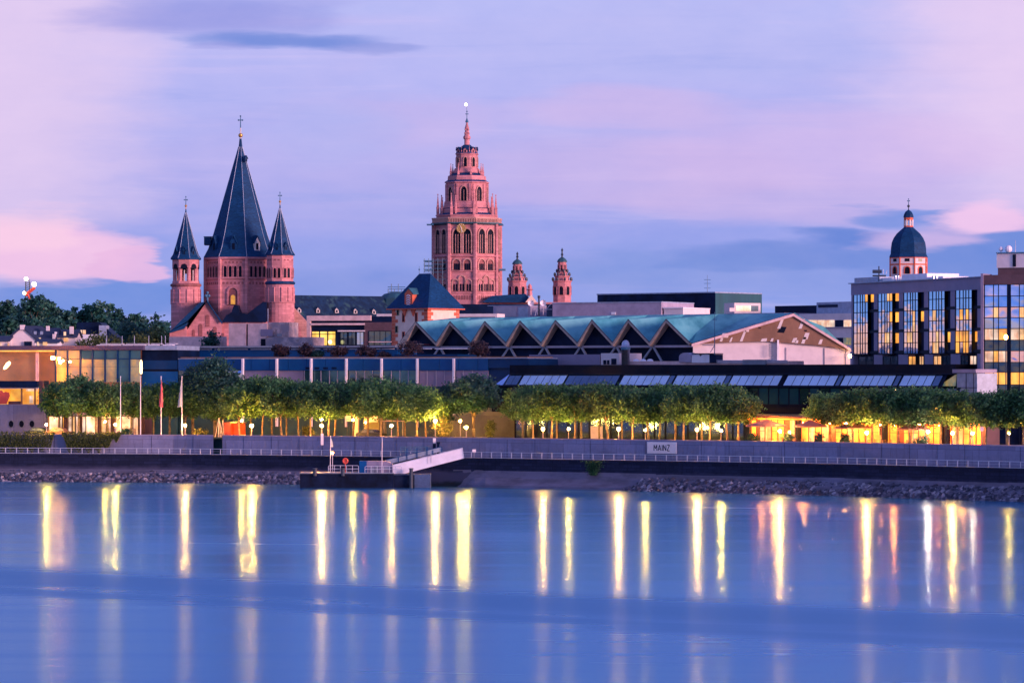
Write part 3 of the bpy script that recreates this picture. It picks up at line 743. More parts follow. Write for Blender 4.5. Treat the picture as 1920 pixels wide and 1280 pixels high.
    m = MB(); yy = yn + 30; m.loft(X(742, yy), yy, [(Z(600, yy), 4.2), (Z(560, yy), 3.6), (Z(551, yy), 2.4), (Z(547, yy), .6)], 12, 0); m.build('choir_dome', M['copper_dark'], T)
    # roof scaffold on the nave
    s = thing('scaffolding', 'low scaffold rails on the far end of the cathedral nave roof', 'scaffolding', X(745, yy), yy, Z(556, yy))
    m = MB()
    for a_ in (728, 734, 740, 747, 753, 759):
        m.tube((X(a_, yy), yy, Z(556, yy)), (X(a_, yy), yy, Z(532 if a_ in (734, 747) else 541, yy)), .09, None, 5)
    for b_ in (538, 542, 547): m.tube((X(727, yy), yy, Z(b_, yy)), (X(760, yy), yy, Z(b_, yy)), .08, None, 5)
    m.build('pole', M['iron_blue'], s)
east_group()
# ================================================================= crossing tower
def west_tower():
    y = 820.0; q = PM(y); c = X(875.5, y); a = 14.5; z = lambda v: Z(v, y)
    S, SD, DV = M['sandstone'], M['sandstone_dark'], M['dark_void']
    T = thing('church_tower', 'tall red sandstone octagonal crossing tower with stepped storeys, pinnacles and gilded clock', 'tower', c, y, Z_PLAZA)
    R = 64.5 * q
    def tier(name, prof, mt=S, aa=a): m = MB(); m.loft(c, y, [(z(v), r * q) for v, r in prof], 8, aa); return m.build(name, mt, T)
    tier('lower_storey', [(640, 64.5), (552, 64.5), (551, 66.5), (549, 66.5), (548, 64), (511, 64), (510, 66.5), (508.5, 66.5), (508, 63.5), (483.5, 63.5), (482.5, 67), (480.5, 67), (480, 63.5), (421, 63.5)])
    m = MB()
    for k in range(8):
        t = R_(a + 45 * k); rr = 64 * q; m.loft(c + rr * math.sin(t), y - rr * math.cos(t), [(z(640), .55), (z(421), .5)], 6, a + 45 * k)
    m.build('corner_shaft', S, T)
    tier('gallery_ledge', [(424, 63), (421, 69.5), (419, 69.5), (418.9, 62)], M['copper_dark'])
    # balustrade
    m = MB()
    m2 = [(411.5, 66), (411.5, 67.3), (409.5, 67.3), (409.5, 66)]
    for k in range(8):
        mid, r, nr, w = oface(c, y, 66.5 * q, a, k)
        m.obox(mid - r * (w / 2 + .1) - nr * .15 + Vector((0, 0, z(412.5))), r * (w + .2), nr * .3, (0, 0, .35))
        n = 16
        for i in range(n):
            s = (i - (n - 1) / 2) * w / n
            m.obox(mid + r * (s - .1) - nr * .1 + Vector((0, 0, z(419))), r * .2, nr * .2, (0, 0, z(412.5) - z(419)))
    m.build('balustrade', M['sandstone_pale'], T)
    m = MB(); m.loft(c, y, [(z(419), 62 * q), (z(412), 62 * q)], 8, a); m.build('gallery_wall', SD, T)
    tier('setback_storey', [(418, 59), (406, 59), (405.8, 60.5), (404, 60.5), (403.8, 56)])
    tier('stepped_roof', [(404, 57), (401, 52), (400, 50)], M['slate'])
    tier('drum_base', [(401, 49), (392, 47), (391.8, 42)]); tier('stepped_roof', [(391.9, 47.5), (389.8, 42)], M['slate'])
    tier('middle_storey', [(390.5, 45), (379, 43.5), (378, 40.5), (345, 40.5), (344, 43), (342, 43), (341.8, 37)])
    tier('stepped_roof', [(342, 43), (338, 36.5)], M['slate'])
    tier('upper_base', [(340, 37.5), (330.5, 36.5), (330, 28)]); tier('stepped_roof', [(330.3, 35), (326, 27), (322, 24)], M['slate'])
    tier('lantern_base', [(325, 26.5), (318, 24.5), (316, 23.5), (315.8, 19)])
    tier('lantern', [(316.2, 21.3), (291, 20.8), (290, 22.5), (288.5, 22.5)])
    tier('lantern_cap', [(288.7, 22), (284, 19.5), (279, 16), (274, 9), (272, 7)], M['slate'])
    tier('spirelet', [(273, 5.2), (262, 5), (260, 7), (257, 7.2), (254, 5), (243, 3.6), (240, 4.4), (238, 3.4), (232, 1.8), (229, 1.6)])
    for v in (259, 250, 243):
        m = MB()
        for k in range(4):
            t = R_(a + 90 * k + 22); m.sphere((c + 5.5 * q * math.sin(t) * (1 - (259 - v) / 50), y - 5.5 * q * math.cos(t) * (1 - (259 - v) / 50), z(v)), .22, 6, 4)
        m.build('crocket', S, T)
    tier('finial', [(230, 2.6), (228, 3.2), (226, 2.2), (222, .8), (208, .5)], M['iron_blue'])
    m = MB(); m.tube((c - 3 * q, y, z(214)), (c + 3 * q, y, z(214)), .1, None, 5); m.tube((c - 1.6 * q, y, z(209)), (c + 1.6 * q, y, z(209)), .1, None, 5)
    m.tube((c, y, z(222)), (c - .3 * q, y, z(197)), .08, .04, 5); m.build('cross', M['iron_blue'], T)
    m = MB(); m.sphere((c - 2.0 * q, y, z(196.3)), 2.6 * q, 10, 8); m.build('beacon_lamp', M['lamp_warm'], T, label='small white glowing beacon on the tip')  # bright spot beside the cross tip, drawn as a glowing ball
    fr = dict(fm=M['sandstone_pale'], pm=DV)
    for k in (-3, -2, -1, 0, 1):
        mid, r, nr, w = oface(c, y, 63.5 * q, a, k)
        for sg in (-1, 1):
            arch_win(T, mid, r, nr, sg * w * .205, z(476.5), 14 * q, 45 * q, pointed=True, mull=2, b=.28, d=.3, **fr)
            m = MB()      # paired lancets in a round niche
            s = sg * w * .205
            arch_win(T, mid, r, nr, s, z(508), 13.5 * q, 20 * q, M['sandstone_pale'], SD, b=.25, d=.28)
            for e in (-1, 0, 1): m.prism(put(arch_pts(2.9 * q, 12 * q), mid + r * (s + e * 3.7 * q), r, nr, z(507.5), .04), nr * .05)
            m.build('lancet', DV, T)
        mid, r, nr, w = oface(c, y, 64 * q, a, k)
        for e, hh in ((-1, 21), (0, 28), (1, 21)):
            s = e * w * .255; arch_win(T, mid, r, nr, s, z(547), 11 * q, hh * q, M['sandstone_pale'], S, b=.22, d=.28)
            m = MB()
            for e2 in (-1, 1): m.prism(put(arch_pts(3.2 * q, 13 * q), mid + r * (s + e2 * 2.4 * q), r, nr, z(546.5), .04), nr * .05)
            m.build('lancet', DV, T)
        m = MB(); mid, r, nr, w = oface(c, y, 64.5 * q, a, k)
        for i in range(9): m.prism(put(arch_pts(3.2 * q, 8 * q), mid + r * ((i - 4) * w * .1), r, nr, z(563), .012), nr * .04)
        m.build('arched_frieze', SD, T)
        mid, r, nr, w = oface(c, y, 40.5 * q, a, k)
        arch_win(T, mid, r, nr, 0, z(378.5), 11 * q, 27 * q, pointed=True, mull=1, b=.2, d=.25, **fr)
        for sg in (-1, 1): m = MB(); m.obox(mid + r * (sg * w * .38 - .25) + Vector((0, 0, z(378.5))), r * .5, nr * .22, (0, 0, z(346) - z(378.5))); m.build('pilaster', S, T)
        mid, r, nr, w = oface(c, y, 21.1 * q, a, k)
        arch_win(T, mid, r, nr, 0, z(313), 6 * q, 17 * q, pointed=True, b=.15, d=.2, **fr)
        mid, r, nr, w = oface(c, y, 19.5 * q, a, k)
        dormer(T, mid + nr * .2, r, nr, z(288), 7 * q, 10 * q, M['sandstone'], M['slate'], 1.2)
    # gilded clock on the front face
    mid, r, nr, w = oface(c, y, 64.6 * q, a, -1); cc = mid + r * (-.1 * w * .2) + nr * .25
    pts = [(9 * q * math.cos(2 * math.pi * i / 24), 9 * q * math.sin(2 * math.pi * i / 24)) for i in range(24)]
    m = MB(); m.prism(put(pts, cc, r, nr, z(430.5), 0), nr * .15); ck = m.build('clock_face', M['gold'], T)
    m = MB()
    for an, ln_ in ((110, 5.5), (-75, 7)):
        e = (math.cos(R_(an)) * ln_ * q, math.sin(R_(an)) * ln_ * q); m.tube(cc + nr * .2 + Vector((0, 0, z(430.5))), cc + nr * .2 + r * e[0] + Vector((0, 0, z(430.5) + e[1])), .09, None, 5)
    for i in range(12):
        e = (math.cos(R_(30 * i)) * 7.6 * q, math.sin(R_(30 * i)) * 7.6 * q); m.sphere(cc + nr * .18 + r * e[0] + Vector((0, 0, z(430.5) + e[1])), .09, 5, 4)
    m.build('clock_hand', M['white_stone'], ck)
    # pinnacles
    def pin(px, dy, base, top, w_, mt=S):
        m = MB(); x = X(px, y); h = z(top) - z(base)
        m.loft(x, y + dy, [(z(base), w_ * q), (z(base) + h * .35, w_ * q), (z(base) + h * .36, w_ * q * 1.2), (z(base) + h * .4, w_ * q * .8), (z(base) + h * .93, w_ * q * .15), (z(base) + h * .95, w_ * q * .5), (z(base) + h, w_ * q * .1)], 4, 45 + a)
        m.build('pinnacle', mt, T)
    for k in range(8):
        t = R_(a + 45 * k); rr = 56
        pin(875.5 + rr * math.sin(t), -rr * q * math.cos(t), 405, 364, 3.4)
        pin(875.5 + 50 * math.sin(t + .12), -50 * q * math.cos(t + .12), 403, 369, 2.6)
        rr = 31
        pin(875.5 + rr * math.sin(t), -rr * q * math.cos(t), 332, 307, 2.6)
        pin(875.5 + 19.5 * math.sin(t), -19.5 * q * math.cos(t), 290, 274, 1.1)
        pin(875.5 + 40.5 * math.sin(t), -40.5 * q * math.cos(t), 379, 350, 1.6)
    # crossing roofs below
    m = MB(); m.prism([(X(v, y), y - 8, z(u)) for v, u in ((905, 568), (922, 556), (985, 552), (1000, 568))], (0, 8, 0)); m.build('crossing_roof', M['slate'], T)
    m = MB(); m.prism([(X(v, y), y - 9, z(u)) for v, u in ((985, 568), (996, 554), (1006, 568))], (0, .6, 0)); m.build('gable', M['plaster_cream'], T)
    m = MB(); m.loft(X(993, y), y - 6, [(z(556), .7), (z(545), .6), (z(544), 1.), (z(542), .5), (z(538), .6), (z(533), .1)], 6, 0); m.build('pinnacle', S, T)
    m = MB(); m.box(X(822, y), X(1080, y), y - 4, y + 30, Z_PLAZA, z(567)); m.build('transept_wall', S, T)
    # scaffolding hugging the left flank
    sc = thing('scaffolding', 'bracket scaffolding and platforms around the middle of the clock tower', 'scaffolding', X(812, y), y - 6, z(560))
    m = MB()
    for px in (797, 805, 813, 822, 831, 839):
        for dy in (-6.5, -5):
            m.tube((X(px, y), y + dy, z(512 if px < 812 else 562)), (X(px, y), y + dy, z(486)), .07, None, 5)
    for v in (490, 497, 505, 512): m.tube((X(795, y), y - 6.5, z(v)), (X(841, y), y - 6.5, z(v)), .06, None, 5)
    for v in (525, 540, 555): m.tube((X(812, y), y - 6.5, z(v)), (X(841, y), y - 6.5, z(v)), .05, None, 5)
    m.build('pole', M['iron_blue'], sc)
    m = MB()
    for v in (493, 501, 509): m.box(X(796, y), X(814, y), y - 6.4, y - 4, z(v), z(v - 2.4))
    m.box(X(936, y), X(948, y), y - 4, y - 1.5, z(508), z(505)); m.box(X(801, y), X(814, y), y - 5, y - 2, z(423.5), z(421.5)); m.box(X(936, y), X(944, y), y - 4, y - 1.5, z(424), z(422))
    m.build('platform', M['iron_blue'], sc)
west_tower()
def small_tower(cpx, y, top, dims, label):
    """baroque stair tower: finial, copper cap, two stepped storeys, gallery, octagonal shaft"""
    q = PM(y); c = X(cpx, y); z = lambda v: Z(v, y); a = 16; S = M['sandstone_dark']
    T = thing('stair_turret', label, 'tower', c, y, Z_PLAZA)
    cap0, cap1, up1, mid1, gal = dims
    def tier(name, prof, mt): m = MB(); m.loft(c, y, [(z(v), r * q) for v, r in prof], 8, a); return m.build(name, mt, T)
    tier('shaft', [(640, 17.5), (gal + 2, 17.5), (gal + 1, 19), (gal - 1, 19), (gal - 1.1, 15)], M['sandstone'])
    tier('middle_storey', [(gal, 14.5), (mid1 + 3, 14), (mid1 + 2, 15.5), (mid1, 15.5), (mid1 - .1, 11), (mid1 - 5, 10.5), (mid1 - 7, 11.5), (mid1 - 8, 8.5)], M['sandstone'])
    tier('upper_storey', [(mid1 - 7, 8.8), (cap1 + 1, 8.2), (cap1, 9.6)], M['sandstone'])
    tier('cap', [(cap1 + .5, 10), (cap1 - 1, 10), (cap0 + 2, 7.5), (cap0, 5), (cap0 - 1.5, 2.4)], M['copper_dark'])
    tier('finial', [(cap0, 2.2), (cap0 - 5, 1.6), (cap0 - 7, 2.8), (cap0 - 9, 1.4), (top + 6, 1.3), (top + 4, 2.4), (top + 2, 1.3), (top, .5)], M['iron'])
    for k in (-3, -2, -1, 0, 1):
        mid, r, nr, w = oface(c, y, 17.5 * q, a, k)
        arch_win(T, mid, r, nr, 0, z(gal + 26), 7 * q, 16 * q, M['sandstone'], M['dark_void'], b=.15, d=.15)
        mid, r, nr, w = oface(c, y, 8.5 * q, a, k)
        arch_win(T, mid, r, nr, 0, z(mid1 - 10), 3 * q, 10 * q, M['sandstone'], M['dark_void'], b=.1, d=.1)
    for k in range(8):
        t = R_(a + 45 * k)
        for rr, b, h in ((18.5, gal - 1, 5), (14.8, mid1, 5), (10.5, mid1 - 7, 4)):
            m = MB(); m.sphere((c + rr * q * math.sin(t), y - rr * q * math.cos(t), z(b - h * .5)), .3, 6, 4, 1.6); m.build('urn', M['iron'], T)
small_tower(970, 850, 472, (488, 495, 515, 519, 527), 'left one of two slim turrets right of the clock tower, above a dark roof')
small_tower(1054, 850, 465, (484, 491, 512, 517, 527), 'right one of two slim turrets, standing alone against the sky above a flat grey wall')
# ================================================================= domed church tower (behind the hotel)
def dome_tower():
    y = 900.0; q = PM(y); c = X(1703.5, y); z = lambda v: Z(v, y); a = 12
    T = thing('church_tower', 'white church tower with orange red corner strips and a dark blue bell shaped dome', 'tower', c, y, Z_PLAZA)
    R = 36 * q
    m = MB(); m.loft(c, y, [(Z_PLAZA, R), (z(483), R)], 8, a); m.build("drum", M['plaster_white'], T)
    m = MB()
    for k in range(8):
        t = R_(a + 45 * k); m.loft(c + R * math.sin(t), y - R * math.cos(t), [(z(560), .2), (z(483), .2)], 6, a + 45 * k)
    for v in (496, 483): m.loft(c, y, [(z(v) - .2, R + .12), (z(v) + .15, R + .12)], 8, a)
    m.build('corner_strip', M['quoin_red'], T)
    for k in (-3, -2, -1, 0, 1):
        mid, r, nr, w = oface(c, y, R, a, k)
        arch_win(T, mid, r, nr, 0, z(514), 9.5 * q, 13 * q, M['quoin_red'], M['dark_void'], b=.2, d=.15)
        m = MB(); m.obox(mid - r * 4.5 * q + nr * .01 + Vector((0, 0, z(491))), r * 9 * q, nr * .06, (0, 0, 5.5 * q)); m.build('window', M['lit_dim'] if k == 0 else M['dark_void'], T)
    m = MB(); m.loft(c, y, [(z(v), r_ * q) for v, r_ in ((483, 37.5), (481, 37.5), (476, 35), (465, 34.5), (455, 33), (446, 29), (438, 23), (432, 16), (427, 10), (425, 9))], 8, a); m.build('dome', M['slate'], T)
    m = MB(); m.loft(c, y, [(z(427), 9.5 * q), (z(423), 9.2 * q)], 8, a); m.loft(c, y, [(z(413), 9.2 * q), (z(407), 9.2 * q)], 8, a); m.build('lantern', M['quoin_red'], T)
    m = MB()
    for k in range(8):
        t = R_(a + 45 * k); m.tube((c + 8 * q * math.sin(t), y - 8 * q * math.cos(t), z(424)), (c + 8 * q * math.sin(t), y - 8 * q * math.cos(t), z(412)), .2, None, 6)
    m.build('lantern_column', M['white_stone'], T)
    m = MB(); m.loft(c, y, [(z(v), r_ * q) for v, r_ in ((408, 10), (406.5, 10), (402, 9), (397, 6), (394.5, 2.5), (393, .8))], 8, a); m.build('lantern_cap', M['slate'], T)
    m = MB(); m.tube((c, y, z(394)), (c, y, z(380)), .12, .08, 6); m.sphere((c, y, z(386.5)), .35, 8, 6); m.build('finial_rod', M['iron'], T)
    cross(T, c, y, z(384), 11 * q, thick=.1)
dome_tower()
# ================================================================= generic facade helpers
def bar_frame(L, T, t0, t1, z0, z1, off, fm, pm, nv=1, nh=0, b=.08, name='window', proud=.08):
    """rectangular window: frame bars (window) with a pane child"""
    m = MB()
    L.bx(m, t0, t1, z0, z0 + b, off, off + proud); L.bx(m, t0, t1, z1 - b, z1, off, off + proud)
    L.bx(m, t0, t0 + b, z0 + b, z1 - b, off, off + proud); L.bx(m, t1 - b, t1, z0 + b, z1 - b, off, off + proud)
    for i in range(nv):
        c = t0 + (t1 - t0) * (i + 1) / (nv + 1); L.bx(m, c - b * .4, c + b * .4, z0 + b, z1 - b, off, off + proud * .9)
    for i in range(nh):
        c = z0 + (z1 - z0) * (i + 1) / (nh + 1); L.bx(m, t0 + b, t1 - b, c - b * .4, c + b * .4, off, off + proud * .8)
    f = m.build(name, fm, T)
    m = MB(); L.bx(m, t0 + b * .5, t1 - b * .5, z0 + b * .5, z1 - b * .5, off - .02, off + .02); m.build('pane', pm, f)
    return f
# ================================================================= old white tower with red quoins
def iron_tower():
    y = 600.0; q = PM(y)
    cx, cy = X(802, y), y                       # nearest corner
    al = math.atan2(58, 67)
    # left face runs left/back, right face runs right/back
    s = 8.3
    dl = Vector((-math.cos(al), math.sin(al), 0)); dr = Vector((math.sin(al), math.cos(al), 0))
    wl, wr = 69 * q / math.cos(al), 58 * q / math.sin(al)
    o = Vector((cx, cy, 0)); zt, zr = Z(577.5, y), Z(511, y)
    T = thing('old_tower', 'cream plastered medieval tower with orange red corner stones and steep dark hipped roof', 'tower', cx, cy, Z_PLAZA)
    m = MB(); m.prism([o + dl * wl, o, o + dr * wr, o + dl * wl + dr * wr][::1], (0, 0, 0))
    m = MB(); m.obox(o + Vector((0, 0, Z_PLAZA)), dr * wr, dl * wl, (0, 0, zt - Z_PLAZA)); m.build('wall', M['plaster_cream'], T)
    m = MB()
    nl, nr_ = Vector((-dl.y, dl.x, 0)) * -1, Vector((dr.y, -dr.x, 0))
    nl = Vector((dl.y, -dl.x, 0)); nl = nl if nl.y < 0 else -nl
    k = 0; zz = zt - .6
    while zz > Z_PLAZA:
        w_ = 1.35 if k % 2 else .8
        for p, d_, n_ in ((o, dl, nl), (o, dr, nr_), (o + dl * wl, -dl, nl), (o + dr * wr, -dr, nr_)):
            m.obox(p + Vector((0, 0, zz)) - n_ * .05, d_ * w_, n_ * .09, (0, 0, .56))
        zz -= .6; k += 1
    m.obox(o + Vector((0, 0, zt - .28)) + (nl + nr_) * .06, dr * (wr), dl * .02, (0, 0, .26))
    m.build('quoins', M['quoin_red'], T)
    m = MB()      # eaves + hipped roof
    e = .7; A = o + (nl + nr_) * e; B = o + dr * wr + (nr_ - nl) * e; C_ = o + dr * wr + dl * wl - (nl + nr_) * e; D = o + dl * wl + (nl - nr_) * e
    up = lambda p, z_: Vector((p.x, p.y, z_))
    ctr = (A + B + C_ + D) / 4; r1, r2 = ctr + dl * 1.45 , ctr - dl * 1.15
    m.add([up(A, zt), up(B, zt), up(C_, zt), up(D, zt), up(r1, zr), up(r2, zr)], [(0, 1, 5), (1, 2, 4, 5), (2, 3, 4), (3, 0, 5, 4), (3, 2, 1, 0)])
    rf = m.build('roof', M['slate'], T)
    m = MB()
    for r_ in (r1, r2): m.tube(up(r_, zr - .1), up(r_, zr + 1.3), .06, .03, 5); m.sphere(up(r_, zr + .7), .16, 6, 4)
    m.build('finial', M['iron_blue'], rf)
    m = MB(); m.obox(up(A, zt - .18), B - A, D - A, (0, 0, .17)); m.build('eaves', M['quoin_red'], T)
    # dormer with chevron shutter
    dm = o + dl * (wl * .52) + nl * .15
    m = MB(); z0 = zt + .15; w_ = 1.75; h = 3.1
    m.prism([dm - dl * w_ / 2 + Vector((0, 0, z0)), dm + dl * w_ / 2 + Vector((0, 0, z0)), dm + dl * w_ / 2 + Vector((0, 0, z0 + h * .75)), dm + Vector((0, 0, z0 + h)), dm - dl * w_ / 2 + Vector((0, 0, z0 + h * .75))], -nl * 3.2)
    d = m.build('dormer', M['quoin_red'], T)
    m = MB(); 
    for sg in (-1, 1): m.prism([dm + Vector((0, 0, z0 + h + .05)), dm + dl * sg * 1.1 + Vector((0, 0, z0 + h * .70)), dm + dl * sg * 1.1 + Vector((0, 0, z0 + h * .70 + .15)), dm + Vector((0, 0, z0 + h + .2))], -nl * 3.5)
    m.build('dormer_roof', M['copper_dark'], d)
    m = MB(); m.obox(dm - dl * .45 + nl * .01 + Vector((0, 0, z0 + .3)), dl * .9, nl * .04, (0, 0, 1.9)); sh = m.build('shutter', M['quoin_red'], d)
    m = MB()
    for i in range(5):
        zb = z0 + .3 + i * .38
        for sg in (-1, 1): m.prism([dm + nl * .055 + Vector((0, 0, zb + .2)), dm + nl * .055 + dl * .45 * sg + Vector((0, 0, zb)), dm + nl * .055 + dl * .45 * sg + Vector((0, 0, zb + .17)), dm + nl * .055 + Vector((0, 0, zb + .37))], nl * .02)
    m.build('stripe', M['paint_white'], d)
    # windows on left face (photo columns 745..802)
    for px, p0, p1, wd in ((746.5, 581, 589, 4), (757, 586.5, 602, 4.6), (781, 586.5, 602, 4.6), (744, 611, 622, 5), (757, 622, 636, 4.6), (745, 649, 655, 4)):
        t = (802 - px) / 67 * wl; c = o + dl * t
        m = MB(); m.obox(c - dl * (wd / 2 + 1) * q + nl * .005 + Vector((0, 0, Z(p1 + 1, y))), dl * (wd + 2) * q, nl * .1, (0, 0, (p1 - p0 + 2) * q)); f = m.build('window', M['quoin_red'] if px > 750 else M['olive_wall'], T)
        m = MB(); m.obox(c - dl * wd / 2 * q * .8 + nl * .1 + Vector((0, 0, Z(p1, y))), dl * wd * q * .8, nl * .03, (0, 0, (p1 - p0) * q)); m.build('pane', M['dark_void'], f)
    # hoist brackets
    m = MB()
    for px in (760, 776): c = o + dl * ((802 - px) / 67 * wl); m.prism([c - dl * .5 + nl * .02 + Vector((0, 0, zt - .2)), c + dl * .5 + nl * .02 + Vector((0, 0, zt - .2)), c + nl * .02 + Vector((0, 0, zt - 1.3))], nl * .3)
    m.build('corbel', M['quoin_red'], T)
iron_tower()
# ================================================================= hall with folded copper roof
def hall():
    T = thing('concert_hall', 'long hall with a zigzag folded turquoise copper roof and a brown peeling end gable', 'hall', X(1150, 570), 570, Z_PLAZA)
    L = Ln(750, 575, 1299, 548)           # front eaves line
    off = 0
    zp = [(781, 603.5), (845, 603.5), (910, 603), (976, 602), (1042.5, 601), (1111, 600), (1179, 599.5), (1250, 599)]
    zv = [(752, 640), (819, 643), (884, 643.5), (950, 643.5), (1016, 643.5), (1084, 643.5), (1150, 643), (1219, 642.5), (1294, 642)]
    def P(px, py, o=0): t = L.t(px, o); p = L.P(t, o); return Vector((p.x, p.y, Z(py, p.y)))
    up_, dn = [P(*p) for p in zp], [P(*p) for p in zv]
    back = -L.n
    # ridge: 9 m behind the front, at the photo row of the skyline
    def ridge(px, py): k = P(px, py, -14.0); return k
    rg = [ridge(p[0] + 70, 596.0 - (p[0] - 781) * .0155) for p in zp]
    m = MB()
    for i in range(8):
        # plate left of peak i : valley i -> peak i, and peak i -> valley i+1 ; all run back to the ridge points
        v0, p, v1 = dn[i], up_[i], dn[i + 1]
        ra = rg[i - 1] if i else P(762, 622, -1); rb = rg[i]
        m.add([v0, p, rb, (ra + rb) / 2], [(0, 1, 2, 3)])
        rc = rg[i + 1] if i < 7 else ridge(1375, 588.6)
        m.add([p, v1, (rb + rc) / 2, rb], [(0, 1, 2, 3)])
    # back slope
    for i in range(7): m.add([rg[i], rg[i + 1], rg[i + 1] + back * 14 - Vector((0, 0, 5)), rg[i] + back * 14 - Vector((0, 0, 5))], [(0, 1, 2, 3)])
    # big end roof: from last valley up to the gable ridge
    yg = 546.0
    def G(px, py, d=0): return Vector((X(px, yg + d), yg + d, Z(py, yg + d)))
    rid_b = ridge(1412, 588.5)
    m.add([dn[8], G(1299, 643), G(1392, 614), rid_b, rg[7]], [(0, 1, 2, 3, 4)])
    m.add([rid_b, G(1392, 614), G(1488, 586.5), G(1500, 590, 30), ], [(0, 1, 2, 3)])
    m.add([G(1488, 586.5), G(1593, 652), G(1575, 640, 30), G(1490, 586, 30)], [(0, 1, 2, 3)])
    rf = m.build('copper_roof', M['copper'], T)
    # fascia boards following the zigzag
    m = MB(); seq = []
    for i in range(8): seq += [dn[i], up_[i]]
    seq.append(dn[8])
    n = L.n
    for a_, b_ in zip(seq, seq[1:]):
        w_ = Vector((0, 0, -.46)); m.prism([a_ + n * .25, b_ + n * .25, b_ + n * .25 + w_, a_ + n * .25 + w_], -n * .5)
        m.prism([a_ + n * .02 + w_, b_ + n * .02 + w_, b_ + n * -1.2 + w_ * 1.5, a_ - n * 1.2 + w_ * 1.5], (0, 0, .06))
    m.prism([P(748, 640, .3), dn[0] + n * .3, up_[0] + n * .3, up_[0] + n * .3 - Vector((0, 0, .3)), P(757, 650, .3)], -n * .5)
    m.build('fascia', M['fascia_beige'], T)
    m = MB()
    for a_, b_ in zip(seq, seq[1:]): m.prism([a_ + n * .3 + Vector((0, 0, .1)), b_ + n * .3 + Vector((0, 0, .1)), b_ + n * .3 + Vector((0, 0, .003)), a_ + n * .3 + Vector((0, 0, .003))], -n * .25)
    m.build('roof_edge', M['iron'], T)
    up1 = Vector((0, 0, .3))
    # dark recessed gables + glass wall + beam + struts
    m = MB()
    for i in range(8): m.prism([dn[i] - n * 1.6 - up1, up_[i] - n * 1.6 - up1, dn[i + 1] - n * 1.6 - up1], -n * .3)
    m.build('gable_panel', M['navy_panel'], T)
    m = MB(); t0, t1 = L.t(760), L.t(1299); zb = L.z(1020, 648)
    L.bx(m, t0, t1, zb - .35, zb, -1.4, -.9); m.build('beam', M['mullion_pale'], T)
    m = MB(); L.bx(m, t0, t1, Z_PLAZA, zb + .3, -2.4, -2); m.build('wall', M['navy_panel'], T)
    for i in range(1, 8):
        p = dn[i]; m = MB()
        for sg in (-1, 1):
            b0 = Vector((p.x, p.y, zb - .1)) - n * 1.1; b1 = b0 + L.d * sg * 1.9 - Vector((0, 0, 2.6)) + n * .4
            m.obox(b0 - L.d * .16, L.d * .32, n * .3, (0, 0, .05)) ; m.prism([b0 - L.d * .18, b0 + L.d * .18, b1 + L.d * .18, b1 - L.d * .18], n * .3)
        m.build('strut', M['steel_grey'], T)
    # end gable: brown peeling underside and white wall
    m = MB(); m.prism([G(1300, 645), G(1488, 589.5), G(1594, 655), G(1540, 648), G(1440, 640), G(1380, 641)], (0, .5, 0)); gb = m.build('gable_wall', M['brown_render'], T)
    random.seed(5)
    for pts in (((1361, 618), (1367, 596), (1466 - 1466 + 1454, 596)),): pass
    for px, py, w_, h_ in ((1457, 596, 6, 20), (1497, 598, 6, 18), (1502, 599, 5, 8), (1351, 624, 14, 9), (1349, 628, 5, 12), (1367, 632, 4, 9), (1387, 620, 5, 20), (1396, 618, 8, 4),
                           (1426, 634, 11, 6), (1444, 634, 5, 6), (1484, 633, 8, 9), (1490, 638, 6, 5), (1505, 624, 9, 12), (1502, 632, 6, 12), (1534, 636, 6, 9)):
        sk = w_ * .8; m = MB()
        m.prism([G(px, py + h_, -.03), G(px + w_, py + h_, -.03), G(px + w_ + h_ * .42 - 1, py, -.03), G(px + h_ * .42, py + random.uniform(-1, 1), -.03)], (0, .02, 0))
        m.build('bare_patch', M['peeled'], gb)
    m = MB(); m.prism([G(1457 , 623, -.02), G(1470, 624, -.02), G(1475, 613, -.02), G(1464, 612, -.02)], (0, .01, 0)); m.box(*(G(1422, 616, -.04).x, G(1427, 616, -.04).x), yg - .04, yg, G(0, 616).z, G(0, 614).z); m.box(G(1508, 1).x, G(1513, 1).x, yg - .04, yg, G(0, 621).z, G(0, 618.5).z); m.build('vent_opening', M['dark_void'], gb)
    m = MB(); e = Vector((0, 0, .28))
    for a_, b_ in ((G(1297, 644.5, -.35), G(1488, 587.5, -.35)), (G(1488, 587.5, -.35), G(1596, 653.5, -.35))): m.prism([a_, b_, b_ - e * 1.5, a_ - e * 1.5], (0, .6, 0))
    m.build('verge_board', M['concrete_pink'], gb)
    m = MB(); m.prism([G(1299.5, 644.5, .5), G(1380, 641, .5), G(1440, 640, .5), G(1540, 648, .5), G(1594, 655, .5), G(1594, 760, .5), G(1299.5, 760, .5)], (0, .6, 0)); m.build('end_wall', M['plaster_white'], T)
    m = MB(); m.prism([G(1488, 590, 14), G(1545, 612, 14), G(1582, 648, 14), G(1500, 648, 14)], (0, .3, 0)); m.build('copper_roof', M['copper'], T)
    m = MB(); m.box(G(1592, 0).x, G(1594, 0).x, yg + 1.1, yg + 30, Z_PLAZA, G(0, 655).z); m.build('side_wall', M['plaster_white'], T)
    m = MB()      # ladder, downpipes
    for px in (1442, 1449): m.tube(G(px, 645, -.15), G(px, 668, -.15), .05, None, 5)
    for py in range(647, 668, 4): m.tube(G(1442, py, -.15), G(1449, py, -.15), .04, None, 5)
    m.build('ladder', M['steel_grey'], T)
    m = MB(); m.box(G(1457, 0).x, G(1460.5, 0).x, yg - .2, yg + .45, G(0, 683).z, G(0, 637).z); m.build('flue', M['paint_white'], T)
    m = MB()
    for px in (1474, 1546, 1586): m.tube(G(px, 652, .4), G(px, 684, .4), .06, None, 5)
    m.build('downpipe', M['mullion_pale'], T)
hall()
